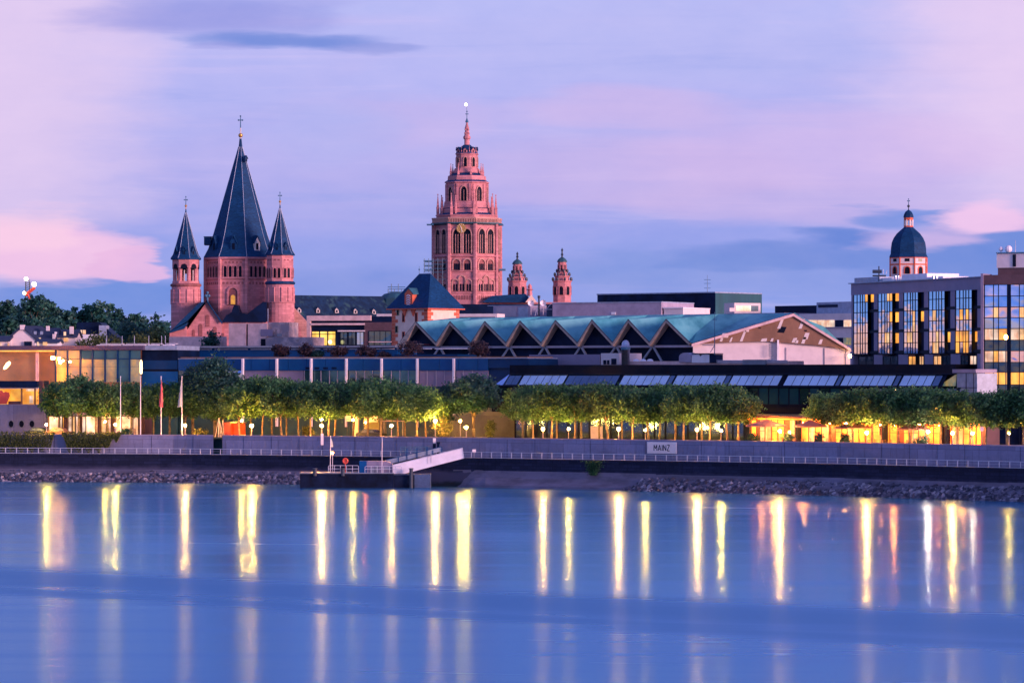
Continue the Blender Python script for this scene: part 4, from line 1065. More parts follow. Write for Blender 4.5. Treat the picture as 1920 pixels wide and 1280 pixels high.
lt = thing('wall_lamp', 'glowing amber wall lamp at the right end of the hall with the folded turquoise roof', 'lamp', X(1594, 545), 545, Z(670, 545))
m = MB(); m.sphere((X(1594, 544.4), 544.4, Z(667, 545)), .30); m.build('globe', M['lamp_mid'], lt)
m = MB(); m.tube((X(1594, 545), 545.8, Z(667, 545)), (X(1594, 544.7), 544.7, Z(667, 545)), .06); m.build('bracket', M['iron'], lt)
# ================================================================= box-like buildings of the middle ground
def block(name, label, cat, px0, px1, py, Y0, Y1, mt, depth=10, extra=None, zb=None, pr=None, group=None):
    """rectangular building on the line px0@Y0 .. px1@Y1, top at photo row py; returns (thing, line, top z)"""
    L = Ln(px0, Y0, px1, Y1); c = L.P(L.L / 2); T = thing(name, label, cat, c.x, c.y, Z_PLAZA, group)
    zt = L.z((px0 + px1) / 2 if pr is None else pr, py)
    m = MB(); L.bx(m, 0, L.L, Z_PLAZA if zb is None else zb, zt, -depth, 0); m.build('wall', M[mt], T)
    return T, L, zt
def panelbox(L, T, px0, px1, y0, y1, o, mt, name, th=.1):
    m = MB(); L.bp(m, px0, px1, y0, y1, o, o + th); return m.build(name, M[mt], T)
# dark theatre box
T, L, zt = block('theatre', 'big flat roofed dark navy block with a teal striped right side, against the sky', 'building', 1120, 1341, 551, 780, 760, 'navy_panel', 17)
m = MB(); L.bx(m, L.L, L.L + .08, Z_PLAZA, zt - .02, -17, 0); m.build('side_wall', M['teal_side'], T)
m = MB(); L.bx(m, -.1, L.L + .05, zt, zt + .25, -17.1, .15); m.build('roof_edge', M['lead'], T)
m = MB(); p = L.P(L.L * .82, -5, zt); m.tube(p, p + Vector((0, 0, 4)), .08, .04, 5)
for z_ in (1.2, 2.2, 3.0): m.tube(p + Vector((-.7, 0, z_)), p + Vector((.7, 0, z_)), .05, None, 5)
m.build('antenna', M['iron_blue'], T)
T, L, zt = block('roof_pavilion', 'small white framed rooftop pavilion with a glowing window beside the dark navy block', 'building', 1377, 1426, 568, 735, 738, 'plaster_white', 4, zb=Z(592, 735))
panelbox(L, T, 1380, 1408, 573, 583, 0, 'lit_pink', 'window'); panelbox(L, T, 1408, 1422, 573, 583, 0, 'copper_dark', 'window'); panelbox(L, T, 1368, 1377, 577, 584, 0, 'plaster_white', 'side_box', 2)
# flat pinkish wall block
T, L, zt = block('flat_block', 'long plain pinkish grey flat roofed block behind the zigzag roof', 'building', 1036, 1240, 568, 650, 640, 'concrete_lilac', 14)
m = MB(); L.bx(m, -.1, L.L + .1, zt, zt + .18, -14, .12); m.build('roof_edge', M['lead'], T)
panelbox(L, T, 1146, 1154, 585, 590, 0, 'plaster_wall', 'hatch')
m = MB(); L.bx(m, L.t(1243), L.t(1279), Z_PLAZA, L.z(1260, 578), -12, -.4); m.build('annex', M['plaster_white'], T)
m = MB(); L.bx(m, L.t(1242), L.t(1280), L.z(1260, 578), L.z(1260, 576), -12, -.2); m.build('annex_roof', M['paint_white'], T)
T, L, zt = block('flat_block', 'low grey block between the flat pinkish block and the brown gable', 'building', 1358, 1470, 587, 700, 690, 'concrete_lilac', 12)
panelbox(L, T, 1362, 1440, 590, 594, 0, 'navy_panel', 'window_band')
T, L, zt = block('dark_annex', 'dark slab building just above the brown gable ridge', 'building', 1453, 1533, 573, 730, 722, 'navy_panel', 12)
T, L, zt = block('office_block', 'pale blue corrugated block with an amber lamp and lit windows, left of the hotel', 'building', 1531, 1600, 566, 690, 680, 'concrete_lilac', 14)
panelbox(L, T, 1531, 1600, 566.5, 588, .02, 'lead', 'cladding'); panelbox(L, T, 1534, 1570, 571, 576, .13, 'navy_panel', 'window_band')
L2 = Ln(1480, 688, 1600, 676)
m = MB(); L2.bx(m, 0, L2.L, Z_PLAZA, L2.z(1540, 588), -6, 0); m.build('lower_wing', M['plaster_white'], T)
for y0, y1, mt in ((600, 613, 'lit_pink'), (633, 646, 'lit_dim')):
    for i in range(5): panelbox(L2, T, 1516 + i * 16.5, 1531 + i * 16.5, y0, y1, .0, mt if i != 3 else 'navy_panel', 'window')
panelbox(L2, T, 1480, 1600, 613, 615, .0, 'mullion_pale', 'ledge', .3)
m = MB(); m.sphere((X(1577, 687), 687, Z(575, 687)), .55); m.build('lamp_globe', M['lamp_mid'], T)
# grey-lilac plant rooms between the towers
T, L, zt = block('plant_room', 'row of grey lilac roof plant rooms and metal boxes right of the old cream tower', 'building', 925, 994, 573.5, 660, 656, 'concrete_lilac', 6)
panelbox(L, T, 930, 968, 576, 593, 0, 'mullion_pale', 'door'); panelbox(L, T, 972, 990, 576, 594, 0, 'lead', 'duct')
m = MB(); L.bx(m, -1.2, L.L, zt, zt + .12, -6, .1); m.build('roof_edge', M['lead'], T)
T, L, zt = block('dark_hall', 'dark blue low slab behind the roof plant rooms and dishes', 'building', 856, 1042, 570, 690, 690, 'navy_panel', 8)
T, L, zt = block('low_terrace', 'low pale terrace roof right beside the old cream tower', 'building', 858, 932, 588, 640, 638, 'plaster_white', 5)
panelbox(L, T, 858, 928, 594, 600, 0, 'navy_panel', 'window_band')
for i, (px, rad) in enumerate(((995.5, 5.8), (1018.5, 5.8))):
    y = 650; q = PM(y); T = thing('satellite_dish', ('left' if i == 0 else 'right') + ' one of two white round satellite dishes left of the flat pinkish block', 'satellite dish', X(px, y), y, Z(590, y), 'satellite dishes on the roof')
    m = MB(); c = Vector((X(px, y), y, Z(568, y))); n = 14
    rings = [(0, .25), (.5, .18), (.85, .05), (1., -.1)]
    vs = []; 
    for rr, dd in rings:
        for k in range(n): t = 2 * math.pi * k / n; vs.append(c + Vector((rr * rad * q * math.cos(t) + .001, dd, rr * rad * q * math.sin(t))))
    m.add(vs, [(j * n + k, j * n + (k + 1) % n, (j + 1) * n + (k + 1) % n, (j + 1) * n + k) for j in range(3) for k in range(n)]); m.build('reflector', M['paint_white'], T)
    m = MB(); m.tube((c.x, y + .1, Z(590, y)), (c.x, y + .25, c.z), .07); m.tube(c + Vector((0, .2, 0)), c + Vector((.5, -.6, -.3)), .03); m.build('mast', M['mullion_pale'], T)
T = thing('roof_mast', 'dark chimney mast and thin struts between the two satellite dishes', 'mast', X(1010, 652), 652, Z(592, 652))
m = MB(); y = 652
m.tube((X(1010.5, y), y, Z(592, y)), (X(1010.5, y), y, Z(556, y)), .16); m.tube((X(1010.5, y), y, Z(559, y)), (X(1010.5, y), y, Z(554, y)), .26); m.build('pole', M['iron'], T)
m = MB()
for a_, b_, c_, d_ in ((1000, 580, 1035, 580), (1003, 592, 1010, 568), (1022, 582, 1034, 569), (1008, 590, 1008, 575)): m.tube((X(a_, y), y, Z(b_, y)), (X(c_, y), y, Z(d_, y)), .06)
m.build('strut', M['rail_white'], T)
# ================================================================= white modern building right of cathedral, with lit glazing
y = 632.0
T = thing('museum_building', 'flat roofed modern building with pale fascia bands and yellow lit glazing, right of the cathedral', 'building', X(655, y), y, Z_PLAZA)
L = Ln(575, 634, 735, 630)
m = MB(); L.bx(m, 0, L.L, Z_PLAZA, L.z(655, 593), -12, -.6); m.build('wall', M['navy_panel'], T)
panelbox(L, T, 575, 695, 591.5, 601, -.5, 'concrete_pink', 'fascia', .5); panelbox(L, T, 575, 582, 601, 648, -.5, 'concrete_pink', 'side_pier', .5)
panelbox(L, T, 582, 684, 605.5, 609.5, -.5, 'concrete_pink', 'fascia', .55); panelbox(L, T, 633, 684, 619, 621.5, -.5, 'plaster_white', 'ledge', .6)
panelbox(L, T, 683, 735, 604, 656, -.5, 'brick_brown', 'brick_wing', .5)
L.n; bar_frame(L, T, L.t(691), L.t(734), L.z(712, 648), L.z(712, 620), .0, M['mullion'], M['glass_dark'], 3, 0, .12)
panelbox(L, T, 691, 734, 640, 641.6, .1, 'concrete_pink', 'ledge')
for i in range(3): bar_frame(L, T, L.t(582.5 + 15.3 * i), L.t(597.5 + 15.3 * i), L.z(600, 648), L.z(600, 620.5), -.55, M['mullion'], M['lit_yellow'], 0, 0, .1)
panelbox(L, T, 583, 628, 625.6, 626.8, -.45, 'mullion', 'transom')
for i in range(3): bar_frame(L, T, L.t(636 + 15.3 * i), L.t(650 + 15.3 * i), L.z(655, 647), L.z(655, 622), -.55, M['mullion'], M['glass_blue'] if i == 2 else M['glass_dark'], 1, 0, .1)
panelbox(L, T, 575, 735, 648.5, 656, .1, 'concrete_pink', 'plinth', .3)
m = MB(); L.bx(m, L.t(700), L.t(735), L.z(715, 600), L.z(715, 588), -5, -2); m.build('roof_box', M['plaster_white'], T)
m = MB(); m.sphere((X(619, 630), 630 - .3, Z(641, 630)), .35); m.build('lamp_globe', M['lamp_faint'], T)
# ================================================================= concrete stair blocks before the cathedral
T = thing('concrete_house', 'boxy concrete house with planted roof in front of the cathedral stair tower', 'building', X(490, 625), 625, Z_PLAZA)
L = Ln(429, 626, 588, 622)
for px0, px1, y0, o, mt in ((429, 461, 606, 0, 'concrete_pink'), (464.5, 500, 606, -.05, 'concrete_pink'), (499, 539, 604, -.8, 'concrete_mottled'), (500, 588, 632, .6, 'concrete_mottled')):
    m = MB(); L.bx(m, L.t(px0), L.t(px1), Z_PLAZA, L.z((px0 + px1) / 2, y0), -6, o); m.build('wall_block', M[mt], T)
m = MB(); L.bx(m, L.t(461), L.t(464.5), Z_PLAZA, L.z(462, 607), -6, -.6); m.build('recess', M['navy_panel'], T)
panelbox(L, T, 489, 499, 635, 648, .0, 'dark_void', 'door'); panelbox(L, T, 489, 511, 617, 630, -.02, 'lilac_panel', 'garage_door'); panelbox(L, T, 519, 528, 625, 631, -.7, 'steel_grey', 'window')
m = MB(); c = L.P(L.t(499), -1, L.z(499, 600)); m.tube(c - Vector((0, 0, 1)), c + Vector((0, 0, 2)), .06); m.build('pole', M['rail_white'], T)
m = MB(); L2 = Ln(317, 640, 418, 634); 
T = thing('garden_wall', 'long low pale pinkish wall before the cathedral foot', 'wall', X(367, 638), 638, Z_PLAZA)
L2.bx(m, 0, L2.L, Z_PLAZA, L2.z(367, 631), -1.2, 0); m.build('wall', M['concrete_pink'], T)
# ================================================================= hotel
def hotel():
    L = Ln(1598, 509, 1840, 474)
    T = thing('hotel', 'dark glass fronted hotel with bays of tall windows, pale pilasters and a pale sloping cornice', 'hotel', L.P(L.L / 2).x, L.P(L.L / 2).y, Z_PLAZA)
    zt = L.z(1719, 529.5)
    m = MB(); L.bx(m, 0, L.L, Z_PLAZA, zt, -14, -1.1); m.build('wall', M['navy_panel'], T)
    m = MB(); L.bx(m, -.1, L.L + .3, zt - 1.35, zt + .25, -14, .15); m.build('cornice', M['lilac_panel'], T)
    m = MB(); L.bx(m, -.4, L.L + .4, zt + .25, zt + .38, -14.2, .45); m.build('roof_edge', M['lead'], T)
    m = MB(); L.bx(m, -.1, L.t(1601), Z_PLAZA, zt - 1.35, -14, .1); m.build('pilaster', M['lilac_panel'], T)
    # rows by height (reference column 1808)
    zr = lambda py: L.z(1808, py)
    z1, z0 = zr(538.5), zr(661)
    bays = [(1601, 1628, 1639, 1647), (1647, 1674, 1686, 1695), (1695, 1722, 1733, 1742), (1742, 1772, 1782.5, 1791.5), (1792.5, 1823, 1833, 1840)]
    random.seed(11)
    nr = 6; rh = (z1 - z0) / nr
    rowlit = {(0, 0): (4,), (1, 0): (3, 4), (1, 2): (4,), (1, 4): (2, 3), (4, 3): (), (3, 4): (2,), (4, 4): (0, 1, 2, 3), (2, 2): (3,), (2, 3): (3,), (3, 5): (1, 2), (4, 5): (0, 2, 3), (2, 4): (1, 2), (3, 2): (1,), (4, 2): (1, 3)}
    for b, (p0, p1, p2, p3) in enumerate(bays):
        t0, t1, t2, t3 = (L.t(p) for p in (p0, p1, p2, p3))
        fr = MB(); 
        L.bx(fr, t0 - .06, t1 + .06, z0 - .15, z0, -.5, .12); L.bx(fr, t0 - .06, t1 + .06, z1, z1 + .12, -.5, .12)
        nc = 5; cols = [0, .24, .46, .62, .80, 1.]
        for c in cols: L.bx(fr, t0 + (t1 - t0) * c - .035, t0 + (t1 - t0) * c + .035, z0, z1, 0, .1)
        for r_ in range(1, nr): L.bx(fr, t0, t1, z0 + rh * r_ - .05, z0 + rh * r_ + .05, 0, .085)
        f = fr.build('window_bay', M['mullion'], T)
        for i in range(nr):
            for j in range(nc):
                m = MB(); L.bx(m, t0 + (t1 - t0) * cols[j], t0 + (t1 - t0) * cols[j + 1], z1 - rh * (i + 1), z1 - rh * i, -.01, .03)
                # every pane hangs a hair out of true
                k = random.uniform(-.012, .012); m.v = [(x, y + k * (1 if ii % 2 else -1), z) for ii, (x, y, z) in enumerate(m.v)]
                l_ = j in rowlit.get((b, i), ())
                m.build('pane', M['lit_amber' if not (b == 4 or j == 4) else 'lit_orange'] if l_ else M['glass_hotel'], f)
        m = MB(); L.bx(m, t1 + .1, t2, Z_PLAZA, z1, -1.0, -.4)
        m.build('recess', M['navy_panel'], T)
        for i in (0, 2, 4):
            if (b, i) in ((0, 0), (1, 0), (1, 2), (1, 4), (2, 2), (3, 4), (4, 4)):
                m = MB(); L.bx(m, t1 + .15, t1 + .15 + (t2 - t1) * .5, z1 - rh * (i + 1), z1 - rh * i - .1, -.4, -.35); m.build('side_window', M['lit_orange'], T)
        for i in range(3):
            za, zb_ = z1 - rh * 2 * i, z1 - rh * 2 * (i + 1)
            m = MB(); L.bx(m, t2 + .03, t3 - .08, zb_ + .4, za + (.0 if i else .1), -1., .06); m.build('pilaster', M['lilac_panel'], T)
            m = MB(); L.bx(m, t1, t3 + .05, zb_ - .02, zb_ + .38, -1., -.1); m.build('floor_beam', M['mullion'], T)
    # ground-level lounge row
    zl1, zl0 = zr(666), zr(684)
    for i, (p0, p1, mt) in enumerate(((1610, 1638, 'glass_dark'), (1656, 1684, 'glass_dark'), (1704, 1718, 'lit_orange'), (1724, 1733, 'lit_amber'), (1751, 1766, 'lit_amber'), (1768, 1782, 'glass_dark'), (1802, 1816, 'glass_dark'), (1819, 1832, 'lit_pink'))):
        bar_frame(L, T, L.t(p0), L.t(p1), zl0, zl1, .0, M['mullion'], M[mt], 1, 0, .1)
    for p0, p1 in ((1639, 1655), (1685, 1703), (1734, 1750), (1783, 1801), (1833, 1840)):
        m = MB(); L.bx(m, L.t(p0), L.t(p1), zl0 - 1, zl1 + .2, -1, .05); m.build('pilaster', M['lilac_panel'], T)
    # rooftop boxes
    zz = zt + .38
    def rb(p0, p1, top, o0, o1, mt, name='roof_box'):
        m = MB(); L.bx(m, L.t(p0, o1), L.t(p1, o1), zz, L.z((p0 + p1) / 2, top, o1), o0, o1); return m.build(name, M[mt], T)
    rb(1602, 1649, 520, -9, -3, 'lead'); rb(1650, 1672, 521, -8, -3.5, 'plaster_wall'); rb(1691, 1738, 513.5, -9, -4, 'paint_white'); rb(1739, 1768, 518.5, -8, -4, 'paint_white'); rb(1673, 1690, 526, -7, -4, 'blue_panel')
    for px in (1679, 1684, 1750, 1756): m = MB(); c = L.P(L.t(px, -2), -2); m.tube((c.x, c.y, zz), (c.x, c.y, L.z(px, 517, -2)), .2, None, 8); m.build('flue', M['steel_shiny'], T)
    m = MB(); c = L.P(L.t(1648, -3), -3); m.tube((c.x, c.y, zz), (c.x, c.y, L.z(1648, 499, -3)), .09); m.tube((c.x - .9, c.y, zz + 1.6), (c.x + .4, c.y, zz + 1.6), .25, None, 8); m.tube((c.x - .9, c.y, zz + 1.0), (c.x + 1.0, c.y, zz + 1.0), .12); m.build('antenna', M['iron'], T)
    m = MB()
    for k in range(2): c = L.P(L.t(1656 + 5 * k, -3), -3); m.tube((c.x, c.y, zz + 1.2), (c.x + .15 * k, c.y, L.z(1656, 505 + 2 * k, -3)), .06)
    m.build('mast', M['rail_white'], T)
    # right wing
    L = Ln(1844.5, 472, 1990, 468)
    T2 = thing('hotel_wing', 'hotel wing at the right edge with brown parapet and warmly lit square windows', 'hotel', L.P(L.L / 2).x, L.P(L.L / 2).y, Z_PLAZA)
    zt = L.z(1880, 517.5)
    m = MB(); L.bx(m, 0, L.L, Z_PLAZA, zt, -14, 0); m.build('wall', M['navy_panel'], T2)
    m = MB(); L.bx(m, -.05, L.L, L.z(1880, 533), zt + .15, -14, .2); m.build('parapet', M['brown_panel'], T2)
    m = MB(); L.bx(m, -.32, .02, Z_PLAZA, zt + .35, -4, .35); m.build('corner_pier', M['lilac_panel'], T2)
    rows = [533.5, 555, 575.5, 595.5, 616, 637.5, 657.5, 679, 697.5, 721, 738]
    cols = [1846.5, 1863, 1872.5, 1889, 1895, 1911.5, 1921, 1938, 1944, 1960]
    litm = {(2, 1): 'lit_amber', (2, 5): 'lit_amber', (4, 0): 'lit_pink', (4, 1): 'lit_pink', (4, 2): 'lit_orange', (4, 4): 'lit_pink', (4, 5): 'lit_amber', (4, 6): 'lit_amber', (6, 0): 'lit_pink', (6, 1): 'lit_orange', (6, 2): 'lit_pink',
            (8, 0): 'lit_orange', (8, 1): 'lit_orange', (8, 2): 'lit_orange', (8, 4): 'lit_orange', (8, 5): 'lit_orange', (8, 6): 'lit_orange'}
    for i in range(len(rows) - 1):
        m = MB(); L.bx(m, 0, L.L, L.z(1880, rows[i]) - .05, L.z(1880, rows[i]) + .05, .02, .12); m.build('transom', M['mullion'], T2)
        for j in range(len(cols) - 1):
            if j == 3 or j == 7: mt = 'navy_panel'
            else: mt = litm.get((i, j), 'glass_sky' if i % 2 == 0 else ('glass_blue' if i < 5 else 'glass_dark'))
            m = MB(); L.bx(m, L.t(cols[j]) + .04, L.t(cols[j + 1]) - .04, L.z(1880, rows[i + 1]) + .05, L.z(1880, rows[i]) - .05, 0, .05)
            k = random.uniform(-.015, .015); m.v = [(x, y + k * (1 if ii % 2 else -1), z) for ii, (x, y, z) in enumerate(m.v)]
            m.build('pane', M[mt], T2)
    for c in cols[1:]:
        m = MB(); L.bx(m, L.t(c) - .05, L.t(c) + .05, Z_PLAZA, L.z(1880, 533), .03, .11); m.build('mullion', M['mullion'], T2)
    zz = zt + .15
    m = MB(); L.bx(m, L.t(1871, -3), L.L, zz, L.z(1890, 502, -3), -10, -3); m.build('penthouse_base', M['brown_panel'], T2)
    m = MB(); L.bx(m, L.t(1869.5, -3), L.L, L.z(1890, 502, -3), L.z(1890, 475, -3), -10, -2.8); m.build('penthouse', M['plaster_white'], T2)
    m = MB(); L.bx(m, L.t(1869, -3), L.L, L.z(1890, 475, -3), L.z(1890, 473, -3), -10, -2.6); m.build('penthouse_roof', M['iron_blue'], T2)
    m = MB(); L.bx(m, L.t(1899, -2.8), L.t(1905, -2.8), L.z(1900, 500, -3), L.z(1900, 477, -3), -2.8, -2.7); m.build('vent_grille', M['mullion'], T2)
    m = MB()
    for px, r_ in ((1877, .32), (1891, .5)): c = L.P(L.t(px, -4), -4); m.sphere((c.x, c.y, L.z(px, 467, -4)), r_, 10, 6, 1.); m.tube((c.x, c.y, L.z(px, 474, -4)), (c.x, c.y, L.z(px, 467, -4)), .07)
    m.build('dish', M['paint_white'], T2)
    m = MB(); c = L.P(L.t(1904, -4), -4); m.tube((c.x, c.y, L.z(1904, 474, -4)), (c.x, c.y, L.z(1904, 450, -4)), .05, .03); m.build('mast', M['rail_white'], T2)
hotel()
# ================================================================= low building with sloped glazing
def gallery():
    L = Ln(918, BY(918, 27), 1832, BY(1832, 25)); Tm = L.P(L.L / 2)
    T = thing('glass_gallery', 'long low building with sloped blue roof glazing in parallelogram panes under a black roof band', 'building', Tm.x, Tm.y, Z_PLAZA)
    pr = 1300; z = lambda py: L.z(pr, py)
    zt, zb_, ze, zg = z(683.5), z(698), z(722.5), z(776)
    sb = 1.35      # set-back of the top edge
    t0, t1 = L.t(945), L.t(1806)
    m = MB(); L.bx(m, t0, t1 - 2, zb_ - .1, zt, -16, -sb); m.build('roof_band', M['black_band'], T)
    m = MB(); L.bx(m, t0, t1 - 2, zb_ - .3, zb_ - .1, -sb - .3, -sb + .12); m.build('gutter', M['mullion'], T)
    # sloped glazing panes
    def sp(ta, tb, mt, name='roof_pane', e=.05, lift=0.):
        a0, a1 = L.P(ta + e, .0 + lift, ze + .05), L.P(tb - e, .0 + lift, ze + .05); b0, b1 = L.P(ta + e, -sb + lift, zb_ - .35), L.P(tb - e, -sb + lift, zb_ - .35)
        m = MB(); m.prism([a0, a1, b1, b0], -L.n * .06); return m.build(name, M[mt], T)
    panes = [(949, 960, 'd'), (960, 972, 'd')]
    def seq(a, b, n, k): w_ = (b - a) / n; return [(a + w_ * i, a + w_ * (i + 1), k) for i in range(n)]
    panes += seq(975, 1057, 6, 's') + seq(1060, 1156, 7, 'd') + seq(1163, 1250, 6, 's') + seq(1251, 1260, 1, 'd') + seq(1263, 1356, 6, 's') + seq(1357, 1366, 1, 'd') + seq(1368, 1461, 6, 's') + [(1462, 1468, 'n')]
    panes += seq(1471, 1566, 6, 's') + seq(1568, 1576, 1, 'd') + seq(1578, 1674, 7, 's') + seq(1676, 1685, 1, 'd') + seq(1688, 1748, 4, 's') + seq(1749, 1762, 1, 'd')
    for a_, b_, k in panes: sp(L.t(a_ - 3), L.t(b_ - 3), {'s': 'glass_slope', 'd': 'glass_slope_dim', 'n': 'black_band'}[k], e=.05 if k == 's' else .03)
    m = MB(); a0, a1 = L.P(L.t(946), -.2, ze), L.P(L.t(1765), -.2, ze); b0, b1 = L.P(L.t(946), -sb - .2, zb_ - .3), L.P(L.t(1765), -sb - .2, zb_ - .3)
    m.prism([a0, a1, b1, b0], -L.n * .1); m.build('glazing_frame', M['mullion'], T)
    # left hip
    h0 = L.t(918); m = MB(); m.prism([L.P(h0, -1.2, ze), L.P(L.t(943), .05, ze), L.P(L.t(943) + .2, -sb, zb_ - .2)], -L.n * .1); m.build('hip_pane', M['glass_blue'], T)
    m = MB(); L.bx(m, h0 - .1, L.t(1765), ze - .22, ze, -.6, .12); m.build('eaves_beam', M['mullion'], T)
    # storey below: dark glass
    m = MB(); L.bx(m, h0, L.t(1806), zg, ze - .22, -14, -.6); m.build('wall', M['navy_panel'], T)
    t = h0 + .1; i = 0; tend = L.t(1806)
    random.seed(3)
    while t + 1.7 < tend:
        mt = 'glass_dark' if random.random() < .7 else 'glass_teal'
        if 950 < 918 + i * 18 < 960: mt = 'glass_sky'
        bar_frame(L, T, t, t + 1.6, zg + 1.4, ze - .3, -.58, M['mullion'], M[mt], 0, 0, .06)
        t += 1.66; i += 1
    m = MB(); L.bx(m, h0, tend, zg + .1, zg + 1.35, -.6, -.5); m.build('spandrel', M['black_band'], T)
    m = MB(); L.bx(m, h0 - .6, tend, zg - .45, zg + .1, -10, .9); m.build('ledge', M['olive_wall'], T)
    # ground floor
    m = MB(); L.bx(m, L.t(955), tend, Z_PLAZA, zg - .45, -12, -1.2); m.build('ground_floor_wall', M['navy_panel'], T)
    for k in range(24):
        ta = L.t(958) + k * 1.9
        if ta + 1.8 > L.t(1395): break
        bar_frame(L, T, ta, ta + 1.8, Z_PLAZA + .1, zg - .6, -1.18, M['mullion'], M['glass_dark'], 0, 0, .07)
    m = MB(); L.bx(m, L.t(1100), L.t(1122), Z_PLAZA + .1, L.z(1110, 799, -1), -1.05, -.95); m.build('door', M['plaster_wall'], T, label='pale wide double door')
    # glass end block at right
    L.n; R0 = Ln(1782, BY(1782, 26), 1832, BY(1832, 24))
    m = MB(); R0.bx(m, R0.t(1794), R0.L, Z_PLAZA, R0.z(1800, 700), -8, 0); m.build('end_block', M['lead'], T)
    m = MB(); R0.bx(m, R0.t(1788), R0.L, R0.z(1800, 699), R0.z(1800, 692), -8, .2); m.build('end_block_roof', M['concrete_lilac'], T)
    m = MB(); m.prism([R0.P(R0.t(1763), .3, ze), R0.P(R0.t(1793), .3, ze), R0.P(R0.t(1795), .3, R0.z(1795, 702))], -R0.n * .2); m.build('gable_pane', M['lit_dim'], T)
    m = MB()
    for px in (1812, 1826): R0.bx(m, R0.t(px) - .03, R0.t(px) + .03, Z_PLAZA, R0.z(1800, 700), .02, .08)
    for py in (727,): R0.bx(m, R0.t(1794), R0.L, R0.z(1800, py), R0.z(1800, py - 1), .02, .08)
    m.build('mullion', M['mullion'], T)
    # vertical lit sign
    yv = BY(1462, 24.5); S_ = thing('vertical_sign', 'narrow vertical dark sign with small orange glowing figures on the glass gallery', 'sign', X(1462, yv), yv, Z(783, yv))
    m = MB(); m.box(X(1459, yv), X(1465, yv), yv, yv + .25, Z(783, yv), Z(720, yv)); m.build('board', M['black_band'], S_)
    m = MB(); random.seed(9)
    for py0, py1 in ((722, 730), (732, 736), (739, 747), (748, 752), (754, 764), (770, 779)):
        for k in range(2): m.box(X(1460 + 2.6 * k, yv), X(1461.6 + 2.6 * k, yv), yv - .03, yv, Z(py1 - k, yv), Z(py0 + k, yv))
    m.build('glyph', M['lamp_faint'], S_)
    return L, zg
GL, GZ = gallery()
# small orange signs hanging at the eaves
for i, (px, py) in enumerate(((1256, 727), (1569, 726), (1679, 727))):
    y = BY(px, 24); T = thing('eaves_light', ['left', 'middle', 'right'][i] + ' one of three small orange lights hanging below the sloped glazing', 'lamp', X(px, y), y, Z(py + 7, y), 'orange lights under the sloped glazing')
    m = MB(); m.sphere((X(px, y), y, Z(py, y)), .24 if i == 0 else .14, 8, 6, 1.2); m.sphere((X(px, y), y, Z(py + 4, y)), .2 if i == 0 else .1, 8, 6, 1.2); m.build('bulb', M['lamp_faint'], T)
    m = MB(); m.tube((X(px, y), y, Z(py - 3, y)), (X(px, y), y, Z(py - 9, y)), .03); m.build('hanger', M['iron'], T)
# roof plant behind the gallery
y = 538.0
T = thing('roof_plant', 'long lilac roof parapet with white plant box right of the dark blue long building', 'building', X(1090, y), y, Z_PLAZA)
L = Ln(992, 541, 1162, 531)
m = MB(); L.bx(m, L.t(992), L.t(1125), Z_PLAZA, L.z(1050, 664.5), -10, 0); m.build('parapet', M['lilac_panel'], T)
m = MB(); L.bx(m, L.t(1126), L.t(1160), Z_PLAZA, L.z(1140, 662), -6, -.1); m.build('plant_box', M['plaster_white'], T)
for a_, b_, c_, d_ in ((1131, 1136, 675, 683), (1138, 1142, 675, 683), (1146, 1155, 672, 683)): panelbox(L, T, a_, b_, c_, d_, -.08, 'navy_panel', 'window')
T = thing('exhaust_stack', 'fat shiny steel exhaust pipe with a slanted top, right of the white plant box', 'chimney', X(1173, 528), 528, Z(684, 528))
m = MB(); m.loft(X(1173, 528), 528, [(Z(684, 528), .62), (Z(656, 528), .62), (Z(656, 528) + .01, .68), (Z(650, 528), .68), (Z(649.9, 528), .6), (Z(643, 528), .55), (Z(639, 528), .35), (Z(637.5, 528), .1)], 16, 0); m.build('pipe', M['steel_shiny'], T, smooth=True)
m = MB(); m.loft(X(1173, 528), 528, [(Z(655.5, 528), .7), (Z(650.5, 528), .7)], 16, 0); m.build('collar', M['iron_blue'], T)
T = thing('roof_ducts', 'low pale roof ducts, domes and curved air units in front of the hall', 'air unit', X(1300, 520), 520, Z(684, 528))
m = MB(); L = Ln(1165, 530, 1480, 513); L.bx(m, 0, L.L, Z_PLAZA, L.z(1250, 677), -4, 0); m.build('parapet', M['concrete_pink'], T)
for i in range(3):
    c = L.P(L.t(1193 + 13 * i, -2), -2, L.z(1200, 677)); m = MB(); m.sphere(c, .5, 12, 6, .7); m.build('dome', M['paint_white'], T, smooth=True)
def curved(px0, px1, py0, py1, mt='paint_white'):
    m = MB(); ya = L.P(L.t(px0, .3), .3).y; z0, z1 = L.z(px0, py1), L.z(px0, py0); a_, b_ = L.t(px0, .3), L.t(px1, .3); w_ = b_ - a_
    pts = [L.P(a_, .3, z0), L.P(b_, .3, z0)] + [L.P(a_ + w_ * (.5 + .5 * math.cos(t)), .3, z0 + (z1 - z0) * (.55 + .45 * math.sin(t))) for t in [math.pi * k / 8 for k in range(9)]]
    m.prism(pts, -L.n * 2.); m.build('air_unit', M[mt], T, smooth=False)
curved(1273, 1296, 661, 679, 'concrete_lilac'); curved(1297, 1313, 662, 680); curved(1313, 1333, 663, 680)
m = MB(); L.bx(m, L.t(1333), L.t(1345), L.z(1340, 680), L.z(1340, 664), -1.5, .4); L.bx(m, L.t(1300), L.t(1345), L.z(1340, 663.5), L.z(1340, 662), -1.6, .5); m.build('duct_box', M['navy_panel'], T)
m = MB(); L.bx(m, L.t(1395), L.t(1438), L.z(1420, 684), L.z(1420, 674), -1.5, .4); m.build('air_unit', M['steel_grey'], T)
m = MB()
for py in (676, 679.5): p0, p1 = L.P(L.t(1345), .2, L.z(1345, py)), L.P(L.t(1478), .2, L.z(1478, py)); m.tube(p0, p1, .07)
